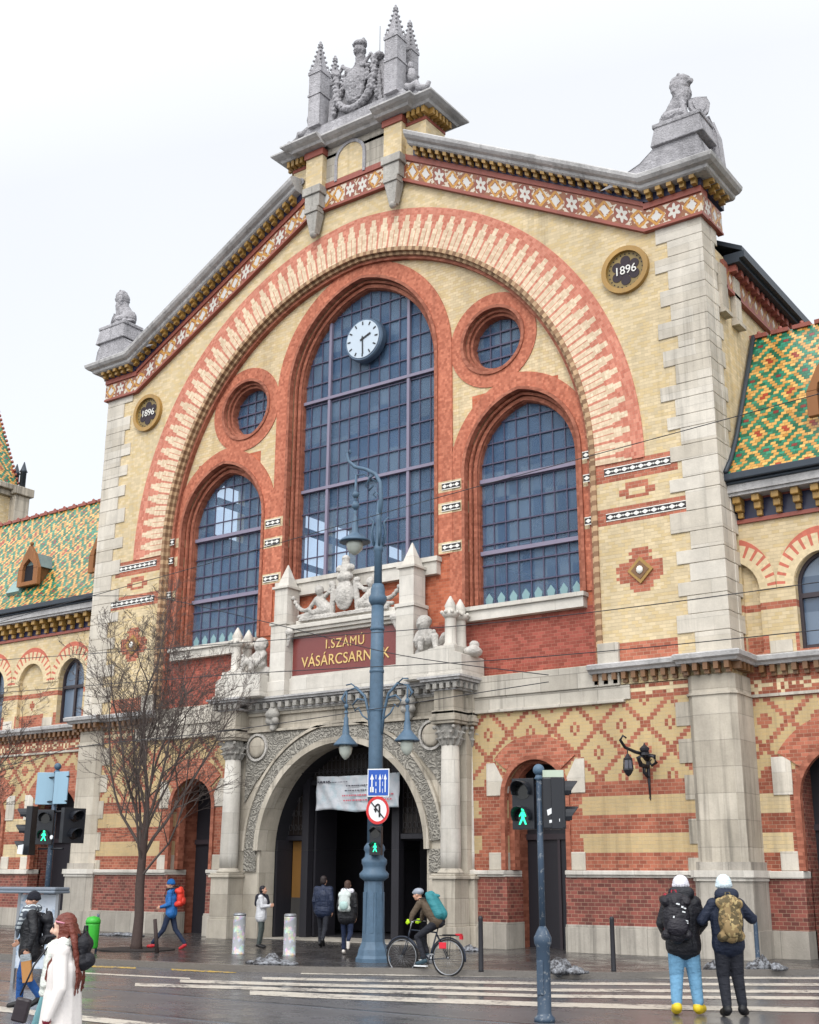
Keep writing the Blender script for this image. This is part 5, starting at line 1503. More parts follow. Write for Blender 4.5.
b.tube([(-.1, .05, 11.0), (-.5, .05, 11.28), (-.72, .05, 11.3), (-.78, .05, 11.1), (-.72, 0, 10.98)], .02, 6)
b.tube([(.03, 0, 10.6), (-.1, 0, 10.75), (-.18, 0, 10.68), (-.1, 0, 10.6)], .018, 5)
b.build('lamp_crook', M['lampblue'], lamp)
def hanging_lamp(x, z, big=1.0, y=0):
    b = MB()
    b.lathe([(.035, z + .75), (.05, z + .72), (.03, z + .62), (.055, z + .58), (.06, z + .4), (.075, z + .36), (.085, z + .2), (.13, z + .14), (.28 * big, z + .02), (.33 * big, z - .03), (.33 * big, z - .06), (.1, z - .03)], (x, y, 0), 20)
    o = b.build('lamp_shade', M['lampblue'], lamp)
    b = MB(); b.lathe([(.16 * big, z - .04), (.185 * big, z - .12), (.16 * big, z - .24), (.09 * big, z - .33), (.02, z - .38)], (x, y, 0), 16)
    b.build('lamp_globe', M['globe'], o)
hanging_lamp(-.72, 9.62, 1.15)
b = MB(); b.tube([(-.72, 0, 11.3), (-.72, 0, 10.3)], [.03, .04], 8)
b.lathe([(.05, 10.85), (.09, 10.78), (.06, 10.7)], (-.72, 0, 0), 10); b.lathe([(.05, 10.6), (.10, 10.52), (.10, 10.46), (.05, 10.4)], (-.72, 0, 0), 10); b.build('hanger', M['lampblue'], lamp)
for s in (-1, 1):
    x = s * .88
    hanging_lamp(x, 4.75, .85)
    b = MB()
    b.tube([(s * .16, 0, 4.9), (s * .22, 0, 5.4), (s * .34, 0, 5.8), (s * .6, 0, 6.02), (s * .9, 0, 5.95), (s * 1.02, 0, 5.78), (s * .93, 0, 5.68), (s * .86, 0, 5.75)], [.04, .035, .035, .035, .03, .03, .02, .015], 7)
    b.tube([(x, 0, 5.95), (x, 0, 5.5)], .022, 6)
    b.tube([(s * .3, 0, 5.7), (s * .55, 0, 5.75), (s * .7, 0, 5.62), (s * .62, 0, 5.48), (s * .5, 0, 5.55)], [.025, .025, .02, .02, .015], 6)
    b.tube([(s * .16, 0, 5.2), (s * .4, 0, 5.35), (s * .5, 0, 5.5)], .02, 6)
    b.tube([(s * .6, 0, 6.02), (s * .75, 0, 6.12), (s * .9, 0, 6.1)], .018, 5)
    b.lathe([(.03, 5.66), (.06, 5.6), (.03, 5.54)], (x, 0, 0), 8)
    b.build('side_arm', M['lampblue'], lamp)
# signs and signal on the lamp post
face = R(24)        # turned a little towards the crossing
def plaque(name, label, cat, loc, rz, build):
    t = thing(name, label, cat, loc, rz); build(t); return t
def lane_sign(t):
    b = MB(); b.box(-.31, .31, -.02, 0, -.32, .32); b.build('sign_plate', M['signwhite'], t)
    b = MB(); b.box(-.285, .285, -.026, -.021, -.295, .295); b.build('blue_field', M['signblue'], t)
    b = MB()
    arrow(b, -.18, -.22, .2, .055, -.034, -.027); arrow(b, .05, -.22, .2, .04, -.034, -.027); arrow(b, .2, -.22, .2, .045, -.034, -.027)
    for z in (-.24, -.08, .08): b.box(-.075, -.055, -.034, -.027, z, z + .1); b.box(.12, .13, -.034, -.027, z, z + .1)
    b.box(-.23, -.13, -.034, -.027, -.22, -.1)
    b.build('lane_arrows', M['signwhite'], t)
plaque('lane_sign', 'square blue traffic sign with white lane arrows on the lamp post', 'traffic sign', (LX + .27, LY - .24, 3.79), face, lane_sign).scale = (.8, 1, .95)
def turn_sign(t):
    b = MB(); b.poly(circ(0, 0, .31, 36), -.02, 0); b.build('sign_plate', M['signwhite'], t)
    ringplate(circ(0, 0, .31, 36), circ(0, 0, .245, 36), -.027, -.019, False).build('red_ring', M['signred'], t, fix=True)
    b = MB()
    b.box(.03, .075, -.031, -.022, -.15, .09); b.poly([(-.075, .03), (-.035, .03), (-.035, .07), (-.01, .1), (.03, .1), (.075, .09), (.05, .14), (0, .15), (-.055, .12), (-.075, .08)], -.031, -.022)
    b.poly([(-.11, .035), (0, .035), (-.055, -.06)], -.031, -.022)
    b.build('u_turn_arrow', M['black'], t)
    b = MB(); Mx = Matrix.Rotation(R(45), 4, 'Y'); b.box(-.25, .25, -.037, -.032, -.014, .014, M=Mx); b.build('slash', M['black'], t)
plaque('no_turn_sign', 'round red-ringed sign forbidding a left u-turn on the lamp post', 'traffic sign', (LX + .26, LY - .24, 3.19), face, turn_sign).scale = (.84, 1, .98)
def ped_signal(t, hood=True):
    b = MB(); b.box(-.13, .13, -.02, .17, -.31, .31)
    for z in (.15, -.15):
        b.tube([(-.115, -.02, z + .02), (-.1, -.19, z + .07), (0, -.21, z + .14), (.1, -.19, z + .07), (.115, -.02, z + .02)], .012, 5)
        b.add([(-.115, -.02, z), (-.115, -.2, z + .06), (0, -.22, z + .15), (0, -.02, z + .13), (.115, -.2, z + .06), (.115, -.02, z)], [(0, 1, 2, 3), (3, 2, 4, 5), (3, 2, 1, 0), (5, 4, 2, 3)])
    b.build('housing', M['sigblack'], t, bevel=.02)
    b = MB(); b.poly(circ(0, .15, .1, 24), -.026, -.021); b.poly(circ(0, -.15, .1, 24), -.026, -.021); b.build('lens', M['lens'], t)
    b = MB(); walker(b, Matrix.Translation((0, 0, -.15)), -.034, -.027, .92); b.build('green_figure', M['green_lit'], t)
ps = plaque('pedestrian_signal', 'small black pedestrian signal showing green, fixed to the lamp post', 'traffic light', (LX + .25, LY - .30, 2.54), face, ped_signal)

# traffic light on the crossing, right
def pole_light(label, loc, sc=1.0):
    t = thing('traffic_light', label, 'traffic light', loc, 0)
    return t
def head(parent, n, M_, lit=None, name='signal_head', lens_r=.1, w=.15, visor=.24, pitch=.33):
    H = n * pitch
    b = MB(); b.box(-w, w, 0, .16, -H / 2, H / 2, M=M_)
    for k in range(n):
        z = H / 2 - pitch * (k + .5)
        vs = []; m = 10
        for i in range(m + 1):
            a = R(-25) + R(230) * i / m; c_, s_ = math.cos(a), math.sin(a); L = visor * (.55 + .45 * max(s_, 0))
            for (rr, yy) in ((lens_r + .02, 0), (lens_r + .02, -L), (lens_r + .005, -L), (lens_r + .005, 0)): vs.append(M_ @ Vector((rr * c_, yy, z + rr * s_)))
        b.add(vs, [(4 * i + j, 4 * i + 4 + j, 4 * i + 4 + (j + 1) % 4, 4 * i + (j + 1) % 4) for i in range(m) for j in range(4)])
    o = b.build(name, M['sigblack'], parent, bevel=.012, fix=True)
    b = MB()
    for k in range(n): b.poly(circ(0, H / 2 - pitch * (k + .5), lens_r, 20), -.006, -.001, M=M_)
    b.build('lens', M['lens'], o)
    if lit is not None:
        z = H / 2 - pitch * (lit + .5); b = MB(); walker(b, M_ @ Matrix.Translation((0, 0, z)), -.014, -.007, lens_r / .105); b.build('green_figure', M['green_lit'], o)
    return o
tl = pole_light('blue-grey traffic light pole with ball top standing on the crossing, pedestrian signal green', (13.61, -12.67, ZR))
b = MB(); b.lathe([(.15, 0), (.15, .05), (.11, .09), (.10, .12), (.10, .98), (.125, 1.02), (.13, 1.1), (.09, 1.18), (.05, 1.25)], n=8); b.lathe([(.046, 1.22), (.044, 3.27)], n=14); b.build('pole', M['polepaint'], tl)
b = MB(); b.box(-.05, .05, -.112, -.08, .35, .8); b.build('access_hatch', M['polepaint'], tl, bevel=.01)
b = MB(); b.lathe([(.03, 3.25), (.07, 3.28), (.05, 3.32), (.04, 3.35)], n=12); b.ball((0, 0, 3.41), .085, 14); b.build('ball_top', M['lampblue'], tl)
Ml = Matrix.Translation((-.22, -.02, 2.93)) @ Matrix.Rotation(R(8), 4, 'Z') @ Matrix.Translation((0, -.1, 0))
head(tl, 2, Ml, lit=1, lens_r=.12, w=.17, pitch=.36)
Mr = Matrix.Translation((.22, .05, 2.93)) @ Matrix.Rotation(R(125), 4, 'Z') @ Matrix.Translation((0, -.1, 0))
hb = head(tl, 2, Mr, lit=None, lens_r=.12, w=.165, pitch=.36)
b = MB(); Mq = Matrix.Translation((.22, .05, 2.93)) @ Matrix.Rotation(R(25), 4, 'Z'); b.box(-.15, .15, -.14, -.12, .36, .46, M=Mq); b.build('pale_top_plate', mat('pale_green_plate', f_plain(lin('b9c6b4', K), .2)), tl)
b = MB()
b.poly([(-.09, -.18), (-.02, -.14), (.06, -.18), (.07, -.10), (-.03, -.07), (-.10, -.10)], -.155, -.145, M=Mq); b.poly([(-.07, -.28), (.08, -.26), (.08, -.22), (-.07, -.24)], -.155, -.145, M=Mq); b.build('sticker', M['signwhite'], tl)
b = MB(); b.box(-.16, .16, -.145, -.02, -.36, .36, M=Mq); b.build('signal_backbox', M['sigblack'], tl, bevel=.02)
b = MB()
for z in (2.65, 3.2): b.tube([(-.2, -.05, z), (0, 0, z), (.2, .05, z)], .02, 6)
b.build('bracket', M['sigblack'], tl)
# traffic light by the kerb, left
tl = pole_light('grey traffic light pole at the left kerb with several black heads and blue sign backs', (-3.05, -8.0, 0))
b = MB(); b.lathe([(.2, 0), (.2, .62), (.15, .7), (.07, .76)], n=4, smooth=False, a0=PI / 4); b.lathe([(.07, .75), (.062, 4.25)], n=14); b.build('pole', M['polepaint'], tl)
b = MB(); b.lathe([(.04, 4.22), (.09, 4.27), (.05, 4.33)], n=12); b.ball((0, 0, 4.42), .09, 14); b.build('ball_top', M['lampblue'], tl)
for cx, rz, nm in ((-.30, 38, 'l'), (.26, 10, 'r')):
    b = MB(); Mx = Matrix.Translation((cx, -.05, 3.88)) @ Matrix.Rotation(R(rz), 4, 'Z'); b.box(-.26 if nm == 'l' else -.22, .26 if nm == 'l' else .22, -.02, .02, -.4, .4, M=Mx)
    b.build('sign_panel', M['signback'], tl, bevel=.01)
b = MB()
for z in (3.55, 4.15, 3.3, 2.4): b.tube([(-.45, -.02, z), (.5, -.02, z)], .025, 6)
b.build('bracket', M['sigblack'], tl)
head(tl, 3, Matrix.Translation((-.75, -.05, 2.85)) @ Matrix.Rotation(R(-62), 4, 'Z') @ Matrix.Translation((0, -.1, 0)), lens_r=.13, w=.19, pitch=.40, visor=.32)
head(tl, 2, Matrix.Translation((-.08, -.15, 2.92)) @ Matrix.Rotation(R(38), 4, 'Z') @ Matrix.Translation((0, -.1, 0)), lit=1, lens_r=.13, w=.2, pitch=.42)
head(tl, 2, Matrix.Translation((.62, .05, 2.95)) @ Matrix.Rotation(R(80), 4, 'Z') @ Matrix.Translation((0, -.18, 0)), lens_r=.13, w=.3, pitch=.42, visor=.3)
b = MB(); Mx = Matrix.Translation((-.62, -.42, 2.38)); b.poly([(-.12, -.1), (.08, -.12), (.1, .12), (-.1, .1)], -.02, 0, M=Mx); b.poly(circ(1.15, .28, .05, 12), -.02, 0, M=Mx); b.build('sticker', M['signwhite'], tl)

# wrought iron lantern on the wall
wl = thing('wall_lantern', 'black wrought iron lantern bracket on the patterned brick wall right of the portal', 'lantern', (9.58, 0, 4.32)); wl.scale = (.95, .9, .85)
b = MB()
b.tube([(0, -.08, -.75), (0, -.1, -.4), (0, -.12, .1), (0, -.12, .55)], [.02, .035, .05, .05], 7)
b.tube([(0, -.1, .3), (.12, -.3, .42), (.28, -.35, .38), (.33, -.35, .2), (.2, -.32, .12), (.12, -.3, .22), (.18, -.3, .3)], [.05, .06, .06, .05, .04, .03, .02], 7)
b.tube([(0, -.1, .45), (-.15, -.5, .5), (-.3, -.85, .62), (-.36, -1.0, .82), (-.3, -.95, .95), (-.24, -.88, .88)], [.05, .05, .045, .04, .035, .025], 7)
b.tube([(0, -.15, .1), (-.1, -.35, .15), (-.1, -.5, .35), (-.05, -.35, .42), (0, -.2, .3)], [.06, .07, .06, .05, .05], 7)
b.tube([(0, -.1, -.2), (-.08, -.2, -.05), (-.06, -.25, .1)], .05, 6); b.tube([(0, -.1, -.75), (0, -.06, -.85)], [.03, .005], 6)
b.build('bracket', M['iron'], wl)
b = MB(); c = (-.26, -.8, 0); b.lathe([(.02, .45), (.06, .38), (.13, .30), (.12, .27)], c, 6, smooth=False); b.lathe([(.14, .02), (.15, -.02), (.08, -.14), (.02, -.2)], c, 6, smooth=False)
for k in range(6): a = 2 * PI * k / 6; b.tube([(c[0] + .12 * math.cos(a), c[1] + .12 * math.sin(a), .28), (c[0] + .14 * math.cos(a), c[1] + .14 * math.sin(a), .0)], .01, 4)
b.tube([(c[0], c[1], .45), (c[0], c[1], .6)], .015, 5); b.build('lantern_cage', M['iron'], wl)
b = MB(); b.lathe([(.10, .27), (.12, .02)], c, 6, smooth=False); b.build('lantern_glass', mat('grey_lantern_glass', f_plain(lin('55555f', K), .1), rough=.1), wl)
b = MB(); c = (.02, -.35, 0); b.lathe([(.01, .78), (.03, .72), (.14, .62), (.13, .56), (.09, .5), (.11, .42)], c, 6, smooth=False); b.build('lantern_cap', M['iron'], wl)

# paper banner hung inside the portal
bn = thing('banner', 'wrinkled pale banner with faint red and black print hanging inside the portal arch', 'banner', (.1, .35, 4.15))
def f_banner():
    x, y, z = coords(); n = noise(3, 4, .6); n2 = noise(9, 3)
    return mix(step(n, .45, .65), lin('c9ccd2', K), lin('b6c4cc', K)), n2
b = MB(); vs = []; fs = []; nx_, nz_ = 40, 14
for j in range(nz_ + 1):
    for i in range(nx_ + 1):
        u, v = i / nx_, j / nz_
        x = -1.55 + 3.1 * u; z = -.5 + 1.0 * v + .04 * math.sin(u * 9) * (1 - v) - .05 * math.sin(PI * u) * (v if False else 1) * .6
        vs.append((x, .03 * math.sin(u * 17 + v * 3) + .02 * math.sin(u * 41 + v * 9), z))
b.add(vs, [(j * (nx_ + 1) + i, j * (nx_ + 1) + i + 1, (j + 1) * (nx_ + 1) + i + 1, (j + 1) * (nx_ + 1) + i) for j in range(nz_) for i in range(nx_)], smooth=True)
o = b.build('sheet', mat('banner_paper', f_banner, bumpd=.02), bn); sm = o.modifiers.new('t', 'SOLIDIFY'); sm.thickness = .004
rb = random.Random(5)
def dashes(rows, m, nm):
    b = MB()
    for z, x0, x1, h in rows:
        x = x0
        while x < x1:
            w = rb.uniform(.03, .09); b.box(x, x + w, -.06, -.055, z - h / 2, z + h / 2); x += w + rb.uniform(.015, .04)
    b.build(nm, m, bn)
dashes([(.33, -1.45, -1.0, .04), (.30, -1.4, -.3, .02), (.18, -.35, .6, .035), (.04, -.4, .55, .035)], mat('faded_black_print', f_plain(lin('4b4a55', K), .2)), 'black_print')
dashes([(-.1, -.5, 1.35, .045), (-.24, -.45, 1.3, .045)], mat('faded_red_print', f_plain(lin('c9707c', K), .2)), 'red_print')
b = MB()
for x in (-1.45, -.7, 0, .7, 1.45): b.tube([(x, 0, .46), (x, .0, .62)], .008, 4)
b.tube([(-3.0, 0, .62), (2.9, 0, .62)], .01, 4); b.build('fixing_cord', M['iron'], bn)

# bollards
for i, (x, y, lab) in enumerate([(8.93, -6.9, 'thin black bollard right beside the cyclist'), (10.96, -5.2, 'thin black bollard on the kerb between crossing and lantern wall'), (12.71, -1.95, 'thin black bollard at the corner pier behind the couple')]):
    t = thing('bollard', lab, 'bollard', (x, y, 0), 0, 'thin bollards along the kerb')
    b = MB(); b.lathe([(.055, 0), (.05, .03), (.045, .98), (.05, 1.0), (.03, 1.04)], n=12); b.build('post', M['polepaint'] if i == 2 else M['iron'], t)
def f_sticker():
    n = noise(9, 3, .6, out=1); w = noise(6, 2)
    return mix(step(w, .46, .52), lin('a6a9ad', K), shade(n, .9))
M['stickered'] = mat('stickered_metal', f_sticker, rough=.35)
for x, y, lab in [(1.5, -5.9, 'silver bollard covered in stickers, the left one before the portal'), (2.75, -5.5, 'silver bollard covered in stickers, the right one before the portal')]:
    t = thing('wide_bollard', lab, 'bollard', (x, y, 0), 0, 'stickered silver bollards')
    b = MB(); b.lathe([(.16, 0), (.15, .02), (.145, .84), (.15, .86)], n=20); b.build('drum', M['stickered'], t)
    b = MB(); b.lathe([(.15, .86), (.155, .9), (.12, .93), (.0, .94)], n=20); b.build('cap', M['steel'], t)
t = thing('leaning_post', 'short dark leaning post between the tree and the walker', 'post', (-.35, -6.75, 0))
b = MB(); b.tube([(0, 0, 0), (-.14, 0, .76)], [.05, .045], 8); b.build('post', mat('rusty_dark_iron', f_plain(lin('3e3230', K), .4)), t)
# green litter bin
t = thing('litter_bin', 'bright green plastic litter bin on a post behind the woman in white', 'litter bin', (-1.55, -7.75, 0)); t.scale = (.72, .72, .8)
b = MB(); b.tube([(0, .2, 0), (0, .2, 1.1)], .04, 8); b.build('post', M['polepaint'], t)
gm = mat('green_plastic', f_plain(lin('3fb23a', .8), .15), rough=.35)
b = MB(); b.lathe([(.19, .12), (.21, .16), (.235, .78), (.235, .82)], n=20); b.build('bin_body', gm, t)
b = MB(); b.lathe([(.245, .82), (.25, .9), (.2, 1.0), (.0, 1.04)], n=20); b.build('bin_lid', gm, t)
# information stand at the left
t = thing('information_stand', 'grey-roofed information stand with pale map panel behind the person in a chequered scarf', 'information stand', (3.1, -13.1, ZR), R(20))
b = MB(); b.box(-2.6, .50, -.26, .26, 1.62, 1.68); b.box(-2.5, .5, -.28, .28, 1.57, 1.62); b.build('roof', mat('grey_roof_sheet', f_plain(lin('76808c', K), .2), rough=.35), t, bevel=.02)
b = MB()
for x in (-2.4, -1.0, -.38, .42): b.box(x - .03, x + .03, -.03, .03, 0, 1.6)
b.build('frame', M['steel'], t)
def f_map():
    n = noise(5, 4, .6); return mix(step(n, .5, .6), lin('c3cbd6', K), lin('8fa3b8', K))
b = MB(); b.box(-.35, .39, -.025, .02, .25, 1.55); b.build('map_panel', mat('map_print', f_map, rough=.2), t)
b = MB(); b.box(-2.37, -1.03, -.02, .02, .25, 1.55); b.build('poster_panel', mat('poster_print', f_plain(lin('bfc6cc', K), .3), rough=.2), t)
# heaps of dirty snow
def snowheap(x, y, w, d, h, seed, lab, z=0.0):
    w *= .8; d *= .8; h *= .7
    rr = random.Random(seed); pr = []
    for k in range(26):
        a = rr.uniform(0, 2 * PI); q = rr.random() ** .6
        px, py = math.cos(a) * w * q, math.sin(a) * d * q; s = (1 - q) * h + .05
        pr.append(('e', (px, py, s * .3), (rr.uniform(.08, .22) * w * 1.3, rr.uniform(.1, .25) * w, s * rr.uniform(.4, .75)), 0))
    t = fuse('snow_heap', pr, [M['snow']], None, .03, 1, disp=(.04, .12)); t.location = (x, y, z)
    tag(t, lab, 'snow heap', 'heaps of dirty snow')
def f_snow():
    n = noise(5, 5, .7); n2 = noise(18, 4, .7)
    return mix(step(n2 * .55 + n * .45, .40, .62), lin('3c3a3b', .8), lin('9a9da3', .8)), n2
M['snow'] = mat('dirty_snow', f_snow, rough=.9, spec=.1, bumpd=.02)
snowheap(4.35, -7.9, .75, .4, .26, 1, 'heap of dirty grey snow at the kerb before the stickered bollards')
snowheap(10.2, -5.9, .62, .42, .42, 2, 'heap of dirty snow at the kerb behind the right traffic light')
snowheap(13.0, -2.45, .55, .4, .38, 3, 'heap of dirty snow at the corner pier right of the couple')
snowheap(12.2, -3.1, .3, .35, .3, 6, 'small heap of dirty snow glimpsed between the couple')
snowheap(-7.3, -1.6, 1.2, .3, .12, 4, 'thin line of snow along the wall foot behind the green bin')
snowheap(5.0, -1.2, .35, .25, .2, 5, 'patch of white snow at the foot of the right portal columns')
# overhead wires
WIRES = [([(-8, -13, 6.2), (0.93, -13, 6.87), (6.68, -13, 7.25), (12.11, -13, 7.64), (18.23, -13, 8.0), (26, -13, 8.5)], 'long overhead wire rising to the right across the great window'),
 ([(1.0, -13, 6.05), (8.68, -13, 5.67), (14.64, -13, 5.44), (22, -13, 5.5)], 'overhead wire crossing below the right window'),
 ([(-4, -13, 5.5), (7.17, -13, 5.18), (13.18, -13, 4.9), (17.94, -13, 4.83), (24, -13, 4.85)], 'overhead wire crossing just under the name panel'),
 ([(-6, -13, 8.3), (4.31, -13, 7.0), (5.75, -13, 6.78), (8.66, -13, 5.95), (11.34, -13, 5.15), (14, -13, 4.6)], 'overhead wire falling to the right past the bare tree'),
 ([(-8, -13, 3.6), (1.42, -13, 3.87), (3.78, -13, 4.12), (7.95, -13, 4.2), (14, -13, 4.5)], 'low overhead wire through the bare tree')]
for pts, lab in WIRES:
    out = []
    P_ = [Vector(p) for p in pts]
    for i in range(len(P_) - 1):
        p0 = P_[max(i - 1, 0)]; p1 = P_[i]; p2 = P_[i + 1]; p3 = P_[min(i + 2, len(P_) - 1)]
        for k in range(6):
            t = k / 6; out.append(.5 * ((2 * p1) + (-p0 + p2) * t + (2 * p0 - 5 * p1 + 4 * p2 - p3) * t * t + (-p0 + 3 * p1 - 3 * p2 + p3) * t ** 3))
    out.append(P_[-1]); b = MB(); b.tube(out, .007, 5)
    tag(b.build('overhead_wire', M['iron']), lab, 'wire', 'overhead tram wires')

# ------------------------------------------------------------------ bare winter trees
def f_bark():
    n = noise(12, 4, .7); return shade(colv(lin('4a3c38', K)), .6 + n * .8), n
M['bark'] = mat('dark_bark', f_bark, bumpd=.01)
M['twig'] = mat('twigs', f_plain(lin('5c524e', K), .3))
def bare_tree(x, y, h, seed, label, spread=1.0, nl=9):
    rr = random.Random(seed)
    t = thing('bare_tree', label, 'tree', (x, y, 0))
    b = MB(); b.tube([(0, 0, -.05), (.0, 0, .15), (.02, .01, .8), (-.02, 0, 1.5), (0, 0, 2.1), (.05, 0, 2.8), (.02, .03, 3.6)], [.18, .14, .12, .115, .105, .085, .06], 12)
    b.build('trunk', M['bark'], t)
    b = MB()
    def grow(p, d, L, r, lev, upb):
        n = (9, 6, 5, 3, 2)[lev]
        pts = [p]; rs = [r]; q = p.copy(); dd = d.copy(); jit = (.13, .17, .2, .2, .2)[lev]
        for i in range(n):
            dd = (dd + Vector((rr.gauss(0, jit), rr.gauss(0, jit), upb + rr.gauss(0, jit * .5)))).normalized()
            q = q + dd * (L / n); pts.append(q.copy()); rs.append(max(r * (1 - .82 * (i + 1) / n), .0032))
        b.tube(pts, rs, (6, 5, 4, 3, 3)[lev], smooth=True, caps=False)
        if lev >= 4: return
        k = (9, 7, 5, 3)[lev]
        for j in range(k):
            f = .12 + .86 * (j + rr.random()) / k; i = min(int(f * n), n - 1); s = f * n - i
            pp = pts[i].lerp(pts[i + 1], s); base = (pts[i + 1] - pts[i]).normalized()
            az = rr.uniform(0, 2 * PI); side = Vector((math.cos(az), math.sin(az), rr.uniform(-.2, .3))); side = (side - base * side.dot(base)).normalized()
            ang = rr.uniform(.4, .95)
            nd = (base * math.cos(ang) + side * math.sin(ang)).normalized()
            grow(pp, nd, L * rr.uniform(.36, .62) * (1 - .45 * f), max(rs[i] * rr.uniform(.4, .6), .0045), lev + 1, .06 if lev else .09)
    grow(Vector((.02, .02, 3.4)), Vector((.03, 0, 1)), h - 3.0, .05, 0, .12)
    for j in range(nl):
        az = 2.4 * j + rr.uniform(-.3, .3); f = j / (nl - 1); z = 1.75 + 1.7 * f; out = (.66 - .4 * f) * rr.uniform(.8, 1.1)
        d = Vector((math.cos(az) * out, math.sin(az) * out, .75)).normalized()
        L = (h - z) * (.66 + .2 * f) * rr.uniform(.85, 1.1)
        grow(Vector((.02, 0, z)), d, L, rr.uniform(.03, .046), 0, .17)
    b.build('crown', M['twig'], t)
bare_tree(-1.54, -6.33, 9.0, 11, 'leafless young street tree with upright branches in front of the left side door', 1.0, 12)
bare_tree(-8.9, -6.8, 8.0, 5, 'leafless street tree at the left edge of the photo, mostly out of frame', 1.0, 8)
tg = flat('tree_pit', [(-1.54 + .95 * math.cos(a), -6.33 + .95 * math.sin(a)) for a in np.linspace(0, 2 * PI, 25)[:-1]], .03, mat('dark_soil', f_plain(lin('2d2726', .8), .3)), top=-.02)
tag(tg, kind='structure')
# ------------------------------------------------------------------ people
def cmat(name, c, rough=.8, var=.35, sc=30, pat=None):
    def f():
        n = noise(sc, 3, .6); n2 = noise(4, 3)
        x, y, z = coords(); w1 = noise(1, 4, .6, v=vec(x * 5, y * 5, z * 13)); w2 = noise(1, 3, .6, v=vec(x * 16 + z * 8, y * 16, z * 8))
        return shade(colv(lin(c, .82)), 1 + (n - .5) * var + (n2 - .5) * var * .8), w1 * 1.6 + w2 * .7 + n * .12
    return mat(name, pat or f, rough=rough, bumpd=.03 if var > .25 else .002)
SKIN = cmat('skin', 'c99a82', .5, .1); SKIN2 = cmat('pale_skin', 'dcb5a0', .5, .1)
EYE = cmat('eye_dark', '2a2022', .3, .05); LIP = cmat('lips', 'b0605c', .4, .05)
def Rz(a): return Matrix.Rotation(a, 3, 'Z')
DEF = dict(pel=(0, 0, .96), che=(0, 0, 1.26), nek=(0, -.01, 1.47), hed=(0, .02, 1.615),
           shR=(.17, 0, 1.40), elR=(.22, -.03, 1.13), wrR=(.22, .06, .89), shL=(-.17, 0, 1.40), elL=(-.22, -.03, 1.13), wrL=(-.22, .06, .89),
           hiR=(.09, 0, .93), knR=(.10, .02, .50), anR=(.10, -.03, .10), toR=(.11, .12, .035), hiL=(-.09, 0, .93), knL=(-.10, .02, .50), anL=(-.10, -.03, .10), toL=(-.11, .12, .035))
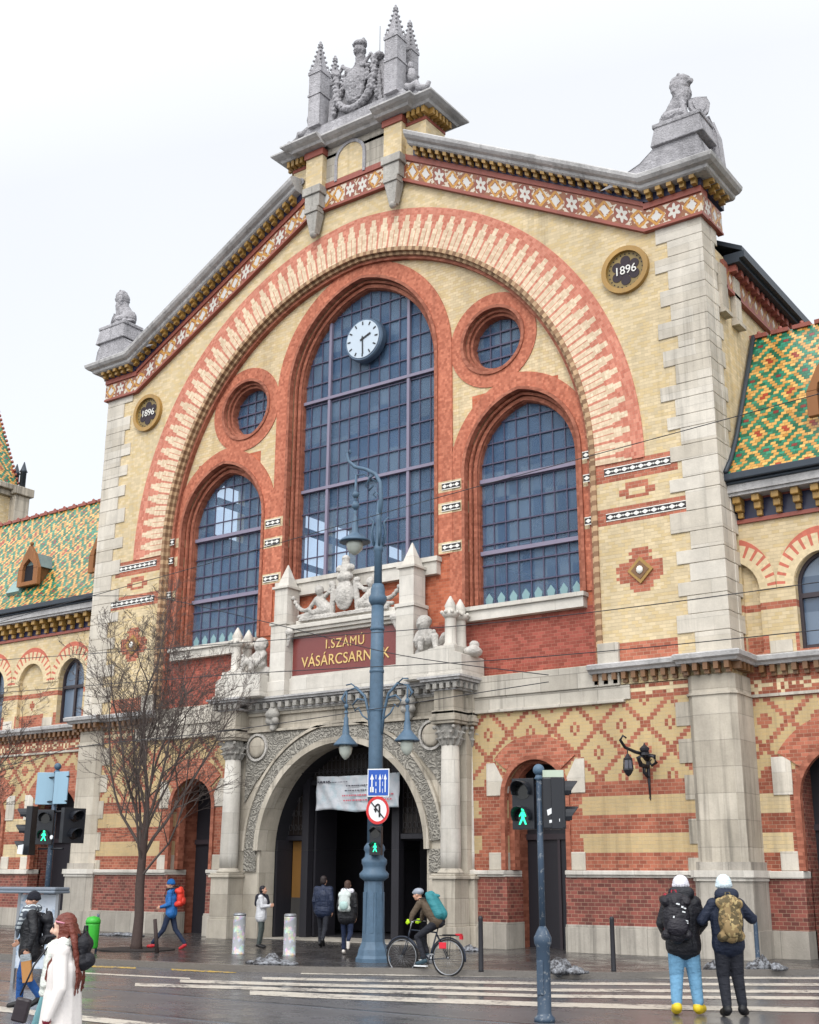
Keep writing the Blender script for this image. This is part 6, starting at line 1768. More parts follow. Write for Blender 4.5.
def person(label, loc, rz, H, pose, mats, bulk=1.0, look=0, tilt=0, coat=None, female=False, voxel=.011, curl=.5, gl=False, group=None, trouser=1.0, shoe=1.0):
    """mats: skin, top, trousers, shoes, gloves"""
    J = {k: Vector(v) for k, v in DEF.items()}
    for k, v in pose.items(): J[k] = Vector(v)
    k = H / 1.75
    t = thing('person', label, 'person', loc, rz, group)
    B = bulk; sh = .93 if female else 1.0
    for s_ in ('shR', 'shL', 'elR', 'elL', 'wrR', 'wrL'):
        if female and s_ not in pose: J[s_].x *= .93
    pr = []
    def c(a, b, r0, r1, m): pr.append(('c', tuple(a * k), tuple(b * k), r0 * k, r1 * k, m))
    def e(p, r, m, rot=None): pr.append(('e', tuple(Vector(p) * k), tuple(x * k for x in r), m) + ((rot,) if rot is not None else ()))
    up = (J['nek'] - J['pel']).normalized()
    c(J['pel'] + up * .02, J['che'], .125 * B, .145 * B, 1)
    side = (J['shR'] - J['shL']).normalized()
    for s in (-1, 1):
        c(J['pel'] + side * .05 * s, J['che'] + side * .07 * s, .115 * B, .115 * B, 1)
        c(J['che'] + side * .07 * s, J['nek'] - up * .10 + side * .09 * s, .11 * B, .075 * B, 1)
        c(J['nek'] - up * .06 + side * .03 * s, J['shR' if s > 0 else 'shL'], .07, .068 * B, 1)
    c(J['nek'] - up * .03, J['nek'] + up * .01, .068 * B, .06, 1)
    c(J['nek'], J['hed'] - Vector((0, 0, .05)), .052, .05, 0)
    e(J['pel'] - Vector((0, .02, .02)), (.155 * (1 + (B - 1) * .4), .125, .12), 2)
    for s in ('R', 'L'):
        c(J['sh' + s], J['el' + s], .062 * B, .052 * B, 1); c(J['el' + s], J['wr' + s], .052 * B, .038 * B, 1)
        c(J['hi' + s], J['kn' + s], .088 * trouser, .066 * trouser, 2); c(J['kn' + s], J['an' + s] + Vector((0, 0, .05)), .064 * trouser, .05 * trouser, 2)
        f = (J['to' + s] - J['an' + s]); f2 = Vector((f.x, f.y, 0)).normalized() if Vector((f.x, f.y, 0)).length > .01 else Vector((0, 1, 0))
        c(J['an' + s] - Vector((0, 0, .02)), J['an' + s] - f * .25 - Vector((0, 0, .035)), .048 * shoe, .042 * shoe, 3)
        c(J['an' + s] + f * .1 - Vector((0, 0, .03)), J['to' + s] + Vector((0, 0, .02 * (shoe - 1) * 2)), .046 * shoe, .038 * shoe, 3)
        # hand: palm, four fingers and a thumb from the palm's side
        d = (J['wr' + s] - J['el' + s]).normalized(); hm = 4 if gl else 0
        if ('hd' + s) in pose: d = Vector(pose['hd' + s]).normalized()
        inn = Vector((-1 if s == 'R' else 1, 0, 0)); inn = (inn - d * inn.dot(d)); inn = inn.normalized() if inn.length > .1 else Vector((0, 0, 1))
        fwd_ = d.cross(inn).normalized(); 
        if fwd_.y < 0: fwd_ = -fwd_
        w = J['wr' + s]
        c(w, w + d * .03, .03, .028, hm)
        for i in range(4):
            o = fwd_ * (.027 - .018 * i); L = (.075, .085, .078, .06)[i]
            c(w + d * .03 + o * .7, w + d * .085 + o, .017, .014, hm)
            p1 = w + d * (.085 + L * .5) + o * 1.05 + inn * L * .5 * curl * .6; p2 = p1 + (d * (1 - curl) + inn * curl).normalized() * L * .55
            c(w + d * .085 + o, p1, .0115, .010, hm); c(p1, p2, .010, .008, hm)
        c(w + d * .03 + fwd_ * .02, w + d * .065 + fwd_ * .05 + inn * .012, .014, .012, hm); c(w + d * .065 + fwd_ * .05 + inn * .012, w + d * .095 + fwd_ * .055 + inn * .03, .012, .009, hm)
    hr = Rz(look) @ Matrix.Rotation(tilt, 3, 'X')
    def h(p): return J['hed'] + hr @ Vector(p)
    e(h((0, -.012, .025)), (.074, .092, .088), 0, hr); e(h((0, .02, -.03)), (.06, .072, .078), 0, hr); e(h((0, .045, -.085)), (.034, .035, .026), 0, hr)
    c(h((0, .088, .012)), h((0, .106, -.022)), .009, .015, 0); e(h((0, .09, -.027)), (.018, .012, .009), 0, hr)
    for s in (-1, 1):
        e(h((s * .073, -.012, -.005)), (.012, .022, .03), 0, hr); e(h((s * .032, .083, .012)), (.013, .008, .008), 5, hr); e(h((s * .04, .062, -.03)), (.022, .02, .025), 0, hr)
        e(h((s * .03, .080, .032)), (.02, .010, .006), 5, hr)
    e(h((0, .087, -.056)), (.022, .010, .009), 6, hr)
    if coat:      # skirt of a coat below the waist
        zb, r0, r1 = coat
        for s in (-1, 1):
            c(J['pel'] + Vector((s * .05, 0, .1)), Vector((J['pel'].x + s * .07, J['pel'].y, zb)), r0, r1, 1)
        c(J['pel'] + Vector((0, -.01, .1)), Vector((J['pel'].x, J['pel'].y - .02, zb)), r0, r1 * 1.05, 1)
    body = fuse('body', pr, [mats[0], mats[1], mats[2], mats[3], mats[4] if len(mats) > 4 else mats[0], EYE, LIP], t, voxel * k if voxel < .02 else voxel, 2, disp=None)
    return t, J, k, h, hr
def sc(prims, k):
    out = []
    for p in prims:
        if p[0] == 'c': out.append(('c', tuple(Vector(p[1]) * k), tuple(Vector(p[2]) * k), p[3] * k, p[4] * k, p[5]))
        else: out.append(('e', tuple(Vector(p[1]) * k), tuple(x * k for x in p[2]), p[3]) + tuple(p[4:]))
    return out
def beanie(t, h, hr, k, m, z=.035, r=.094, top=.095, name='knitted_hat'):
    pr = [('e', tuple(h((0, -.015, z + .02))), (r, r * 1.12, top), 0, hr), ('e', tuple(h((0, -.03, z + top * .8))), (r * .5, r * .5, .03), 0, hr)]
    for i in range(16):
        a = 2 * PI * i / 16; pr.append(('e', tuple(h((r * .93 * math.cos(a), -.015 + r * 1.06 * math.sin(a), z - .005))), (.016, .016, .03), 0))
    return fuse(name, sc(pr, k), [m], t, .01, 1)
def hairdo(t, h, hr, k, m, style='short', name='hair'):
    pr = [('e', tuple(h((0, -.03, .04))), (.084, .098, .09), 0, hr), ('e', tuple(h((0, -.055, -.01))), (.08, .07, .09), 0, hr)]
    return fuse(name, sc(pr, k), [m], t, .01, 1)
def pack(label, owner, J, k, loc_off, size, m1, m2, m3, extras=None, lean=0, name='backpack'):
    """a worn backpack: body, front pocket, straps, as its own thing standing at the wearer's back"""
    w, d, hh = size
    t = thing(name, label, 'backpack', owner.location, owner.rotation_euler.z)
    c0 = (J['che'] * k) + Vector(loc_off)
    Mt = Matrix.Translation(c0) @ Matrix.Rotation(lean, 4, 'X')
    def T(p): return tuple(Mt @ Vector(p))
    pr = []
    for sx in (-1, 1):
        for sz in (-1, 1): pr.append(('c', T((sx * (w - .07), -.02, sz * (hh - .08))), T((sx * (w - .07), -d + .09, sz * (hh - .1))), .07, .075, 0))
    pr += [('c', T((0, -d * .5, -hh + .1)), T((0, -d * .5, hh - .1)), d * .52, d * .48, 0), ('e', T((0, -d * .5, 0)), (w * .95, d * .55, hh * .9), 0), ('e', T((0, -d * .45, hh - .06)), (w * .75, d * .42, .09), 0)]
    fuse('pack_body', pr, [m1], t, .014, 3)
    fuse('front_pocket', [('e', T((0, -d * .96, -hh * .35)), (w * .72, .06, hh * .42), 0), ('c', T((-w * .5, -d * .98, -hh * .05)), T((w * .5, -d * .98, -hh * .05)), .018, .018, 0)], [m2], t, .014, 2)
    b = MB()
    for sx in (-1, 1):
        b.tube([T((sx * w * .45, 0, hh * .9)), T((sx * w * .5, .1, hh * 1.0)), T((sx * w * .6, .27, hh * .85)), T((sx * w * .62, .30, hh * .2)), T((sx * w * .6, .2, -hh * .4)), T((sx * w * .6, 0, -hh * .7))], .018, 6)
    b.tube([T((-.04, -.03, hh)), T((-.03, -.03, hh + .06)), T((.03, -.03, hh + .06)), T((.04, -.03, hh))], .01, 5)
    b.build('straps', m3, t)
    return t, T
# --- the couple with knitted hats on the right
SK = [SKIN]
blk = cmat('black_padded_cloth', '1a1b22', .55, .5, 12); navy = cmat('navy_cloth', '1b2438', .7, .4); jeans = cmat('light_blue_denim', '6d9cbd', .8, .3); blkt = cmat('black_trousers', '20222b', .8, .4)
yel = cmat('yellow_shoes', 'e0c22c', .5, .2); boot = cmat('black_boots', '17171a', .5, .2); whk = cmat('white_knit', 'dcdbe4', .9, .3, 60); hatb = cmat('pale_blue_knit', 'd3e3ea', .9, .3, 60)
AWAY = R(35.6)
p1, J, k, h, hr = person('person from behind in black jacket, light blue jeans, white hat and yellow shoes', (14.81, -10.60, ZR), AWAY + R(-4), 1.94,
    dict(hiR=(.08, 0, .93), knR=(.13, .05, .50), anR=(.15, .0, .11), toR=(.22, .12, .05), knL=(-.11, .02, .5), anL=(-.14, -.08, .12), toL=(-.14, .08, .035), elR=(.27, .02, 1.15), wrR=(.20, .2, 1.0), elL=(-.27, .0, 1.14), wrL=(-.2, .17, .98), hed=(.02, .04, 1.60)),
    [SKIN, blk, jeans, yel], bulk=1.5, look=R(-30), coat=(.86, .17, .17), trouser=1.45, shoe=1.5)
beanie(p1, h, hr, k, whk, r=.108, top=.11)
fuse('hood', sc([('c', (-.09, -.07, 1.53), (.09, -.07, 1.53), .085, .085, 0), ('c', (-.11, -.02, 1.48), (-.07, .07, 1.47), .06, .05, 0), ('c', (.11, -.02, 1.48), (.07, .07, 1.47), .06, .05, 0), ('e', (0, -.10, 1.44), (.12, .08, .10), 0)], k), [blk], p1, .014, 2)
bp, T = pack('large black backpack with small white prints worn by the person in light jeans', p1, J, k, (-.13, -.19, -.05), (.22, .25, .33), cmat('black_nylon', '17151e', .5, .3), cmat('black_nylon_pocket', '1b1822', .5, .3), cmat('red_strap', 'a01f33', .6, .2))
b = MB()
for (x, z, w, hgt) in ((.02, .2, .05, .02), (.08, .16, .03, .025), (.12, .14, .03, .02), (.10, .09, .045, .018), (.13, -.03, .05, .014), (.13, -.06, .05, .014), (-.05, .02, .02, .03)):
    Mx = Matrix.Translation(T((x, -.262 if abs(x) < .1 else -.235, z))) @ Matrix.Rotation(R(14), 4, 'Y') @ Matrix.Rotation(R(16 if x > .1 else 0), 4, 'Z'); b.box(-w / 2, w / 2, -.012, .01, -hgt / 2, hgt / 2, M=Mx)
b.build('white_prints', M['signwhite'], bp)
fuse('red_lining', [('e', T((-.0, -.1, .30)), (.1, .08, .05), 0)], [cmat('red_cloth', '8d2035', .6, .2)], bp, .014, 1)
p2, J, k, h, hr = person('person from behind in navy jacket and black trousers with pale blue hat, raising a phone', (15.44, -10.44, ZR), AWAY + R(2), 1.92,
    dict(elR=(.36, .06, 1.22), wrR=(.24, .26, 1.42), hdR=(-.1, .15, 1), elL=(-.33, .02, 1.2), wrL=(-.12, .27, 1.36), hdL=(.4, .3, .8), knL=(-.08, .05, .5), anL=(-.08, -.03, .11), toL=(-.09, .12, .035), knR=(.11, .05, .5), anR=(.15, .05, .11), toR=(.22, .17, .035), hed=(.0, .04, 1.62)),
    [SKIN, navy, blkt, boot], bulk=1.38, look=R(-8), coat=(.9, .155, .155), trouser=1.3, shoe=1.35)
beanie(p2, h, hr, k, hatb, r=.108, top=.12)
fuse('hood', sc([('c', (-.08, -.07, 1.53), (.08, -.07, 1.53), .085, .085, 0), ('c', (-.10, -.02, 1.49), (-.07, .06, 1.48), .055, .05, 0), ('c', (.10, -.02, 1.49), (.07, .06, 1.48), .055, .05, 0)], k), [navy], p2, .014, 2)
def f_camo():
    n = noise(9, 2, .5); n2 = noise(14, 2, .5)
    c = mix(n > .5, lin('8a7450', .82), lin('5d5138', .82)); return mix(n2 > .58, c, lin('a89468', .82)), noise(60, 2)
camo = mat('camouflage_cloth', f_camo, bumpd=.004)
pack('camouflage backpack with hanging straps worn by the person with the phone', p2, J, k, (-.02, -.17, -.05), (.19, .2, .32), camo, camo, cmat('khaki_strap', '6d6348', .7, .2))
ph = thing('phone', 'phone held up by the person with the camouflage backpack', 'phone', p2.location, p2.rotation_euler.z)
b = MB(); Mx = Matrix.Translation(Vector((.19, .30, 1.53)) * k) @ Matrix.Rotation(R(8), 4, 'X'); b.box(-.038, .038, -.005, .005, -.075, .075, M=Mx); b.build('phone_body', cmat('pink_grey_case', 'a58f98', .4, .1), ph, bevel=.004)
# --- woman in white, front left
FL = R(122)
cream = cmat('white_fleece_coat', 'e6e0dc', .95, .22, 45); hair = cmat('auburn_hair', '6b3226', .45, .6, 26)
scf = cmat('white_lace_scarf', 'dfe3dc', .95, .35, 25)
p, J, k, h, hr = person('woman in long white fleece coat and white scarf with long auburn hair walking left', (14.21, -21.54, ZR), FL, 1.64,
    dict(elL=(-.24, -.05, 1.12), wrL=(-.26, .03, .885), hdL=(0, .06, -1), elR=(.24, -.05, 1.13), wrR=(.25, .08, .93), knL=(-.08, .16, .5), anL=(-.09, .1, .1), toL=(-.1, .26, .04), knR=(.08, -.05, .5), anR=(.09, -.25, .14), toR=(.09, -.1, .03), hed=(0, .04, 1.60)),
    [SKIN2, cream, cream, whk], bulk=1.12, female=True, coat=(.50, .145, .19), voxel=.0085, look=R(6), tilt=R(-6), curl=.45)
pr = [('e', tuple(h((0, -.022, .045))), (.082, .095, .08), 0, hr), ('e', tuple(h((0, -.055, -.02))), (.08, .055, .10), 0, hr)]
def strand(pts, r0, r1):
    for i in range(len(pts) - 1):
        a = r0 + (r1 - r0) * i / (len(pts) - 1); b_ = r0 + (r1 - r0) * (i + 1) / (len(pts) - 1); pr.append(('c', pts[i], pts[i + 1], a, b_, 0))
rr = random.Random(2)
for i in range(9):
    x = -.085 + .02 * i * .9; strand([tuple(h((x, -.08, .02))), (x * 1.25, -.10, 1.48), (x * 1.3, -.12, 1.38), (x * 1.2 + rr.uniform(-.01, .01), -.135, 1.30), (x * 1.3, -.15, 1.20), (x * 1.5 + rr.uniform(-.02, .02), -.14, 1.10 + rr.uniform(-.05, .05))], .028, .008)
for s in (-1, 1):       # locks falling in front of the shoulders
    for i in range(4): strand([tuple(h((s * (.078 + .004 * i), .0 - .02 * i, .03))), tuple(h((s * .086, .012 - .02 * i, -.06))), (s * .115, .05 - .02 * i, 1.42), (s * .135, .10 - .015 * i, 1.30), (s * .13, .12 - .012 * i, 1.18 + rr.uniform(-.02, .03))], .022, .009)
fuse('hair', sc(pr, k), [hair], p, .0075, 1, disp=(.012, .02))
b = MB(); a = Vector(h((-.092, .045, .06))) * k; c_ = Vector(h((-.096, -.03, .035))) * k; b.tube([tuple(a), tuple(c_)], .007, 6); b.build('hair_clip', cmat('pink_clip', 'd08a9c', .4, .1), p)
fuse('scarf', sc([('c', (-.1, 0, 1.47), (.0, .085, 1.455), .06, .06, 0), ('c', (.1, 0, 1.47), (.0, .085, 1.455), .06, .06, 0), ('c', (-.1, 0, 1.47), (.0, -.08, 1.48), .05, .05, 0), ('c', (.1, 0, 1.47), (0, -.08, 1.48), .05, .05, 0), ('c', (-.03, .11, 1.43), (-.05, .14, 1.08), .06, .05, 0), ('c', (.05, .11, 1.43), (.05, .14, 1.12), .055, .045, 0), ('c', (-.09, .09, 1.4), (-.09, .13, 1.15), .05, .045, 0)], k), [scf], p, .01, 1, disp=(.02, .03))
fuse('red_cuff', sc([('c', tuple(J['wrL'] + Vector((0, -.005, .012))), tuple(J['wrL'] + Vector((0, .002, -.012))), .042, .04, 0)], k), [cmat('dark_red_cuff', '7d1f33', .7, .1)], p, .008, 1)
t = thing('handbag', 'small black handbag carried at the front by the woman in white', 'handbag', p.location, FL)
b = MB(); Mx = Matrix.Translation(Vector((-.12, .30, .97)) * k) @ Matrix.Rotation(R(12), 4, 'X'); b.box(-.03, .03, -.06, .06, -.12, .06, M=Mx); b.build('bag_body', cmat('black_leather', '2a2228', .4, .2), t, bevel=.015)
b = MB(); b.tube([tuple(Vector(v) * k) for v in ((-.2, .30, 1.06), (-.15, .22, 1.3), (-.06, .13, 1.46), (.05, -.08, 1.5))], .008, 5); b.build('strap', cmat('black_strap', '1f1a20', .5, .1), t)
t = thing('tote_bag', 'pale teal cloth bag hanging on the far side of the woman in white', 'tote bag', p.location, FL)
fuse('bag_body', sc([('c', (.16, .2, 1.02), (.17, .26, .76), .05, .06, 0), ('c', (.2, .16, 1.0), (.22, .22, .76), .04, .06, 0)], k), [cmat('teal_cloth', '6f9fa6', .8, .2)], t, .012, 2)
b = MB(); b.tube([tuple(Vector(v) * k) for v in ((.17, .27, 1.05), (.19, .15, 1.3), (.16, .03, 1.47))], .01, 5); b.build('strap', cmat('teal_strap', '5b8288', .7, .1), t)
pack('small black backpack on the back of the woman in white', p, J, k, (.03, -.11, .12), (.11, .07, .15), cmat('matt_black_nylon', '1b1b22', .6, .3), cmat('matt_black_pocket', '1f1f27', .6, .3), cmat('black_tape', '1a1a20', .6, .1))
# --- person with the chequered scarf
SF = R(138)
blkj = cmat('black_puffer', '15161c', .5, .5, 10); bj = cmat('blue_denim', '1f4f8f', .8, .35)
p, J, k, h, hr = person('person in black puffer jacket, black hat, chequered scarf and blue jeans at left', (6.62, -15.95, ZR), SF, 1.66,
    dict(knL=(-.09, .02, .5), anL=(-.1, -.2, .16), toL=(-.1, -.06, .04), knR=(.09, .1, .5), anR=(.1, .1, .1), toR=(.1, .25, .035), elL=(-.27, -.06, 1.14), wrL=(-.27, .0, .9), elR=(.26, -.02, 1.14), wrR=(.2, .16, 1.0)), [SKIN, blkj, bj, boot], bulk=1.3, female=True, coat=(.84, .15, .17), look=R(10), trouser=1.15)
beanie(p, h, hr, k, cmat('black_knit', '191b26', .9, .3))
def f_chk():
    x, y, z = coords(); n = noise(60, 3)
    c = mix(either(fr(x * 16 + z * 5) > .6, fr(z * 16) > .6), lin('b9c2c6', .8), lin('4f5660', .8)); return shade(c, .8 + n * .4)
fuse('scarf', sc([('c', (-.1, 0, 1.49), (.0, .1, 1.48), .075, .07, 0), ('c', (.1, 0, 1.49), (.0, .1, 1.48), .075, .07, 0), ('c', (-.1, 0, 1.49), (.0, -.08, 1.5), .06, .06, 0), ('c', (.1, 0, 1.49), (0, -.08, 1.5), .06, .06, 0), ('c', (-.12, .1, 1.44), (-.02, .2, 1.2), .08, .06, 0), ('c', (.1, .1, 1.44), (.0, .2, 1.22), .08, .06, 0), ('c', (-.02, .2, 1.2), (0, .21, 1.06), .05, .02, 0)], k), [mat('chequered_scarf', f_chk)], p, .012, 1)
pack('black backpack with a red tag worn by the person in the chequered scarf', p, J, k, (-.02, -.17, -.08), (.15, .15, .24), cmat('black_pack', '17181f', .6, .3), cmat('dark_red_pocket', '5a1c2c', .6, .3), cmat('black_webbing', '1d1d24', .6, .2))
t = thing('shopping_bag', 'tan paper shopping bag held by the person in the chequered scarf', 'shopping bag', p.location, SF)
b = MB(); Mx = Matrix.Translation(Vector((-.31, .0, .62)) * k) @ Matrix.Rotation(R(-10), 4, 'X'); b.box(-.11, .11, -.07, .07, -.2, .17, M=Mx); b.build('bag_body', cmat('tan_paper', 'b07f4c', .8, .2), t, bevel=.01)
b = MB(); Mx2 = Mx; b.box(-.113, .113, -.073, .073, .10, .19, M=Mx2); b.build('patterned_band', cmat('patterned_band', '8f979c', .7, .5, 60), t)
b = MB(); b.tube([tuple(Mx @ Vector((0, -.08, .17))), tuple(Mx @ Vector((0, -.03, .26))), tuple(Mx @ Vector((0, .05, .26))), tuple(Mx @ Vector((0, .09, .17)))], .006, 5); b.build('handle', cmat('brown_handle', '4a3426', .7, .1), t)
# --- person cut off by the left edge
p, J, k, h, hr = person('person in olive green furry coat, dark trousers and tan boots at the left edge', (5.72, -16.45, ZR), SF, 1.70,
    dict(knL=(-.09, .1, .5), anL=(-.1, .12, .1), toL=(-.1, .28, .035), knR=(.09, -.05, .5), anR=(.1, -.22, .15), toR=(.1, -.08, .035)), [SKIN, cmat('olive_fur', '5b6b2c', .95, .6, 25), blkt, cmat('tan_boots', 'b88848', .6, .2)], bulk=1.4, coat=(.8, .17, .19), trouser=1.1)
beanie(p, h, hr, k, cmat('green_fur_hood', '64752f', .95, .5, 25), z=.0, r=.11, top=.14, name='hood')
# --- walker with the red backpack
p, J, k, h, hr = person('walker in blue jacket, blue hat, navy trousers and red shoes striding left', (-.95, -5.80, 0), R(118), 1.70,
    dict(pel=(0, -.02, .93), knL=(-.09, .14, .49), anL=(-.09, .40, .13), toL=(-.1, .52, .09), knR=(.09, -.12, .5), anR=(.09, -.38, .13), toR=(.09, -.27, .035), elL=(-.2, -.02, 1.12), wrL=(-.17, .2, 1.05), elR=(.2, -.02, 1.12), wrR=(.17, .2, 1.05), hed=(0, .05, 1.6)), [SKIN, cmat('bright_blue_jacket', '2468ad', .6, .3), cmat('navy_trousers', '1f2b44', .8, .3), cmat('red_shoes', 'b3232b', .5, .2)], bulk=1.15, coat=(.9, .13, .13))
beanie(p, h, hr, k, cmat('blue_knit', '1b5ea0', .9, .2))
pack('bright red backpack worn by the walker in blue', p, J, k, (0, -.15, .02), (.15, .17, .24), cmat('red_nylon', 'd63b2a', .5, .2), cmat('red_nylon_pocket', 'c93a2c', .5, .2), cmat('dark_webbing', '2a2a30', .6, .2))
# --- small figure by the left door jamb
p, J, k, h, hr = person('person in white padded jacket and dark scarf standing by the left jamb of the portal', (.18, -3.68, 0), R(-60), 1.56, dict(elL=(-.2, .05, 1.14), wrL=(-.1, .24, 1.18), elR=(.2, .05, 1.14), wrR=(.1, .24, 1.16), hed=(0, .04, 1.6)), [SKIN, cmat('white_puffer', 'cfd0d4', .7, .3), cmat('grey_green_trousers', '4a5250', .8, .3), boot], bulk=1.15, female=True, coat=(.84, .14, .15))
hairdo(p, h, hr, k, cmat('black_hair', '1c1a22', .5, .3)); fuse('scarf', sc([('c', (-.1, 0, 1.46), (.1, 0, 1.46), .07, .07, 0), ('c', (-.05, .12, 1.42), (-.08, .17, 1.25), .07, .06, 0), ('c', (0, -.1, 1.4), (0, -.13, 1.22), .1, .09, 0)], k), [cmat('dark_scarf', '22222d', .8, .3)], p, .014, 2)
# --- going in through the door
p, J, k, h, hr = person('person from behind in navy quilted jacket walking into the portal', (1.38, -2.63, 0), R(22), 1.80, dict(knL=(-.09, .12, .5), anL=(-.09, .1, .12), toL=(-.1, .24, .04), knR=(.09, -.08, .49), anR=(.09, -.25, .2), toR=(.09, -.14, .08)), [SKIN, cmat('navy_quilt', '1c2740', .5, .5, 10), blkt, boot], bulk=1.38, coat=(.88, .16, .16))
hairdo(p, h, hr, k, cmat('dark_brown_hair', '2a2020', .5, .3))
p, J, k, h, hr = person('person from behind in dark coat with white fur hood walking towards the portal', (3.70, -4.55, 0), R(28), 1.70, dict(knL=(-.09, .1, .5), anL=(-.09, .1, .1), toL=(-.1, .24, .035), knR=(.09, -.02, .5), anR=(.09, -.28, .32), toR=(.09, -.30, .18)), [SKIN, blkj, cmat('dark_blue_denim', '1b2844', .8, .3), cmat('white_trainers', 'cfc9c2', .6, .2)], bulk=1.22, female=True, coat=(.86, .15, .16))
hairdo(p, h, hr, k, cmat('brown_hair', '4a352c', .5, .3)); fuse('fur_collar', sc([('c', (-.1, -.02, 1.48), (.1, -.02, 1.48), .07, .07, 0), ('e', (0, -.1, 1.46), (.11, .07, .08), 0)], k), [whk], p, .012, 1, disp=(.02, .02))
pack('white and pale teal backpack worn by the person with the fur hood', p, J, k, (-.03, -.17, -.02), (.15, .16, .25), cmat('white_nylon', 'c9d2cf', .6, .2), cmat('pale_teal_pocket', 'a9c4c0', .6, .2), cmat('grey_webbing', '6a6f72', .6, .2))
# --- cyclist and bicycle
BX, BY = 7.62, -6.95
BR = R(98.5)
bk = thing('bicycle', 'dark city bicycle with rear rack and red light ridden past the lamp post', 'bicycle', (BX, BY, ZR), BR)
tyre = cmat('tyre_rubber', '1a1a1c', .7, .1); fram = cmat('dark_blue_frame', '232b3a', .35, .1); chrome = mat('bike_chrome', f_plain(lin('a8abb0', .8), .1), rough=.3, metal=.7)
WR = .345
for nm, y in (('front', .52), ('rear', -.52)):
    b = MB(); b.tube([(0, y + WR * math.cos(a), WR + WR * math.sin(a) * .985) for a in np.linspace(0, 2 * PI, 49)], .019, 6, caps=False); w = b.build('wheel', tyre, bk)
    b = MB(); b.tube([(0, y + (WR - .025) * math.cos(a), WR + (WR - .025) * math.sin(a)) for a in np.linspace(0, 2 * PI, 41)], .010, 5, caps=False); b.tube([(-.04, y, WR), (.04, y, WR)], .022, 8)
    for i in range(28):
        a = 2 * PI * i / 28; b.tube([(.02 * (-1) ** i, y, WR), (0, y + (WR - .03) * math.cos(a), WR + (WR - .03) * math.sin(a))], .0016, 3)
    b.build('rim', chrome, w)
    b = MB(); b.tube([(0, y + (WR + .035) * math.cos(a), WR + (WR + .035) * math.sin(a)) for a in np.linspace(R(20 if nm == 'front' else 10), R(150 if nm == 'front' else 190), 18)], .018, 5); b.build('mudguard', fram, bk)
b = MB()
bb, seat, hd_, hb = (0, -.10, .30), (0, -.27, .82), (0, .34, .86), (0, .38, .70)
for a_, c_, r in ((bb, seat, .017), (bb, hb, .02), (seat, hd_, .016), (hd_, hb, .02)): b.tube([a_, c_], r, 8)
for sx in (-.045, .045):
    b.tube([(sx * .4, -.27, .78), (sx, -.52, WR)], .009, 6); b.tube([(sx * .4, -.1, .3), (sx, -.52, WR)], .009, 6); b.tube([(sx * .7, .395, .66), (sx * 1.1, .44, .5), (sx, .52, WR)], .011, 6)
b.build('frame', fram, bk)
b = MB(); b.tube([seat, (0, -.31, .95)], .013, 6); b.ball((0, -.33, .98), (.075, .13, .035), 10); b.build('saddle', tyre, bk)
b = MB(); b.tube([hd_, (0, .30, 1.02)], .014, 6); b.tube([(-.29, .12, 1.02), (-.2, .28, 1.04), (0, .31, 1.03), (.2, .28, 1.04), (.29, .12, 1.02)], .012, 6); b.build('handlebar', chrome, bk)
b = MB(); b.lathe([(.095, -.008), (.095, .008)], bb, 20, M=Matrix.Rotation(R(90), 4, 'Y')); b.tube([(.06, -.10, .3), (.06, .02, .19)], .01, 5); b.tube([(-.06, -.10, .3), (-.06, -.22, .41)], .01, 5); b.box(.05, .15, -.02, .06, .18, .2); b.box(-.15, -.05, -.26, -.18, .4, .42); b.build('crank', chrome, bk)
b = MB()
for sx in (-.06, .06): b.tube([(sx, -.3, .76), (sx, -.78, .77)], .007, 5); b.tube([(sx, -.55, .77), (sx * .8, -.52, WR)], .006, 5)
for y in (-.4, -.5, -.6, -.7): b.tube([(-.06, y, .765), (.06, y, .765)], .006, 5)
b.box(-.07, .07, -.72, -.42, .775, .79); b.build('rear_rack', tyre, bk)
b = MB(); b.box(-.04, .04, -.84, -.79, .7, .78); b.box(-.05, .05, -.82, -.70, .775, .81); b.build('rear_light', cmat('red_reflector', 'c02030', .3, .1), bk)
b = MB(); b.box(-.10, -.075, -.52, -.36, .52, .64); b.build('red_tag', cmat('red_plastic', 'd0283a', .3, .1), bk, bevel=.01)
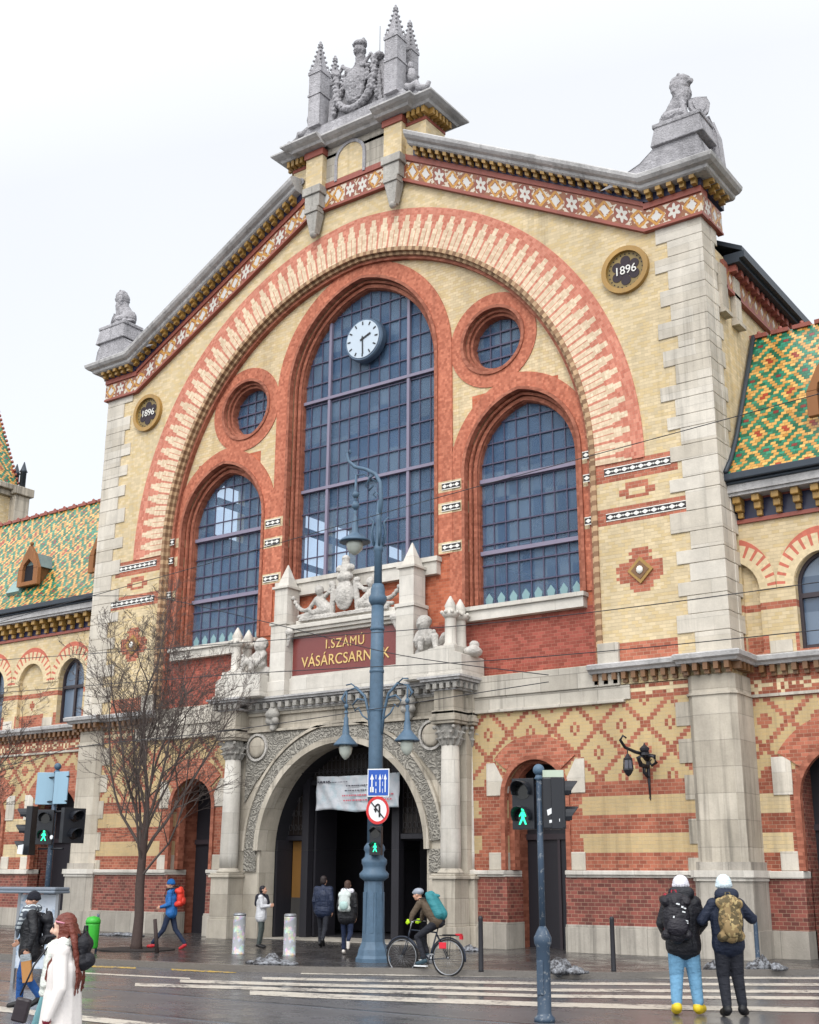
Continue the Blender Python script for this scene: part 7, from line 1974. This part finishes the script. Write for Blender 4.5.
p, J, k, h, hr = person('cyclist in brown jacket, grey helmet and yellow-green gloves riding left', (BX, BY, ZR), BR, 1.72,
    dict(pel=(0, -.30, 1.06), che=(0, -.10, 1.31), nek=(0, .06, 1.46), hed=(0, .17, 1.575), shR=(.17, .05, 1.39), shL=(-.17, .05, 1.39), elR=(.24, .17, 1.19), elL=(-.24, .17, 1.19), wrR=(.25, .20, 1.08), wrL=(-.25, .20, 1.08), hdR=(.1, .6, -.4), hdL=(-.1, .6, -.4),
         hiR=(.09, -.28, 1.02), knR=(.11, .13, .80), anR=(.10, .0, .40), toR=(.10, .12, .33), hiL=(-.09, -.28, 1.02), knL=(-.12, .12, .74), anL=(-.11, -.03, .30), toL=(-.11, .12, .23)),
    [SKIN, cmat('brown_jacket', '55483a', .8, .35), cmat('dark_trousers', '1e2029', .8, .3), cmat('dark_teal_shoes', '2c4450', .6, .2), cmat('lime_gloves', 'b6e01c', .6, .15)], bulk=1.15, curl=.9, gl=True, tilt=R(-6))
b = MB()
for x, z in ((-.11, .185), (.10, .285)): b.box((x - .045) * k, (x + .045) * k, -.10 * k, .17 * k, z * k - .012, z * k + .012)
b.build('shoe_soles', M['signwhite'], p)
pr = [('e', tuple(h((0, -.02, .055))), (.095, .125, .08), 0, hr), ('e', tuple(h((0, .07, .045))), (.07, .05, .035), 0, hr)]
fuse('helmet', sc(pr, k), [cmat('grey_helmet', '8d939e', .35, .1)], p, .012, 1)
t = thing('backpack', 'teal backpack worn by the cyclist', 'backpack', p.location, BR)
fuse('pack_body', sc([('c', (-.09, -.16, 1.52), (-.09, -.36, 1.20), .09, .11, 0), ('c', (.09, -.16, 1.52), (.09, -.36, 1.20), .09, .11, 0), ('c', (0, -.14, 1.56), (0, -.38, 1.2), .10, .13, 0), ('c', (-.08, -.1, 1.58), (.08, -.1, 1.58), .06, .06, 0), ('c', (0, -.12, 1.58), (0, -.32, 1.56), .05, .03, 0)], k), [cmat('teal_nylon', '2c7a82', .6, .3)], t, .014, 2)
b = MB()
for sx in (-1, 1): b.tube([tuple(Vector(v) * k) for v in ((sx * .1, -.08, 1.52), (sx * .12, .08, 1.5), (sx * .13, .12, 1.38), (sx * .14, -.05, 1.25), (sx * .12, -.25, 1.15))], .015, 6)
b.build('straps', cmat('black_bag_strap', '1a1c20', .6, .1), t)
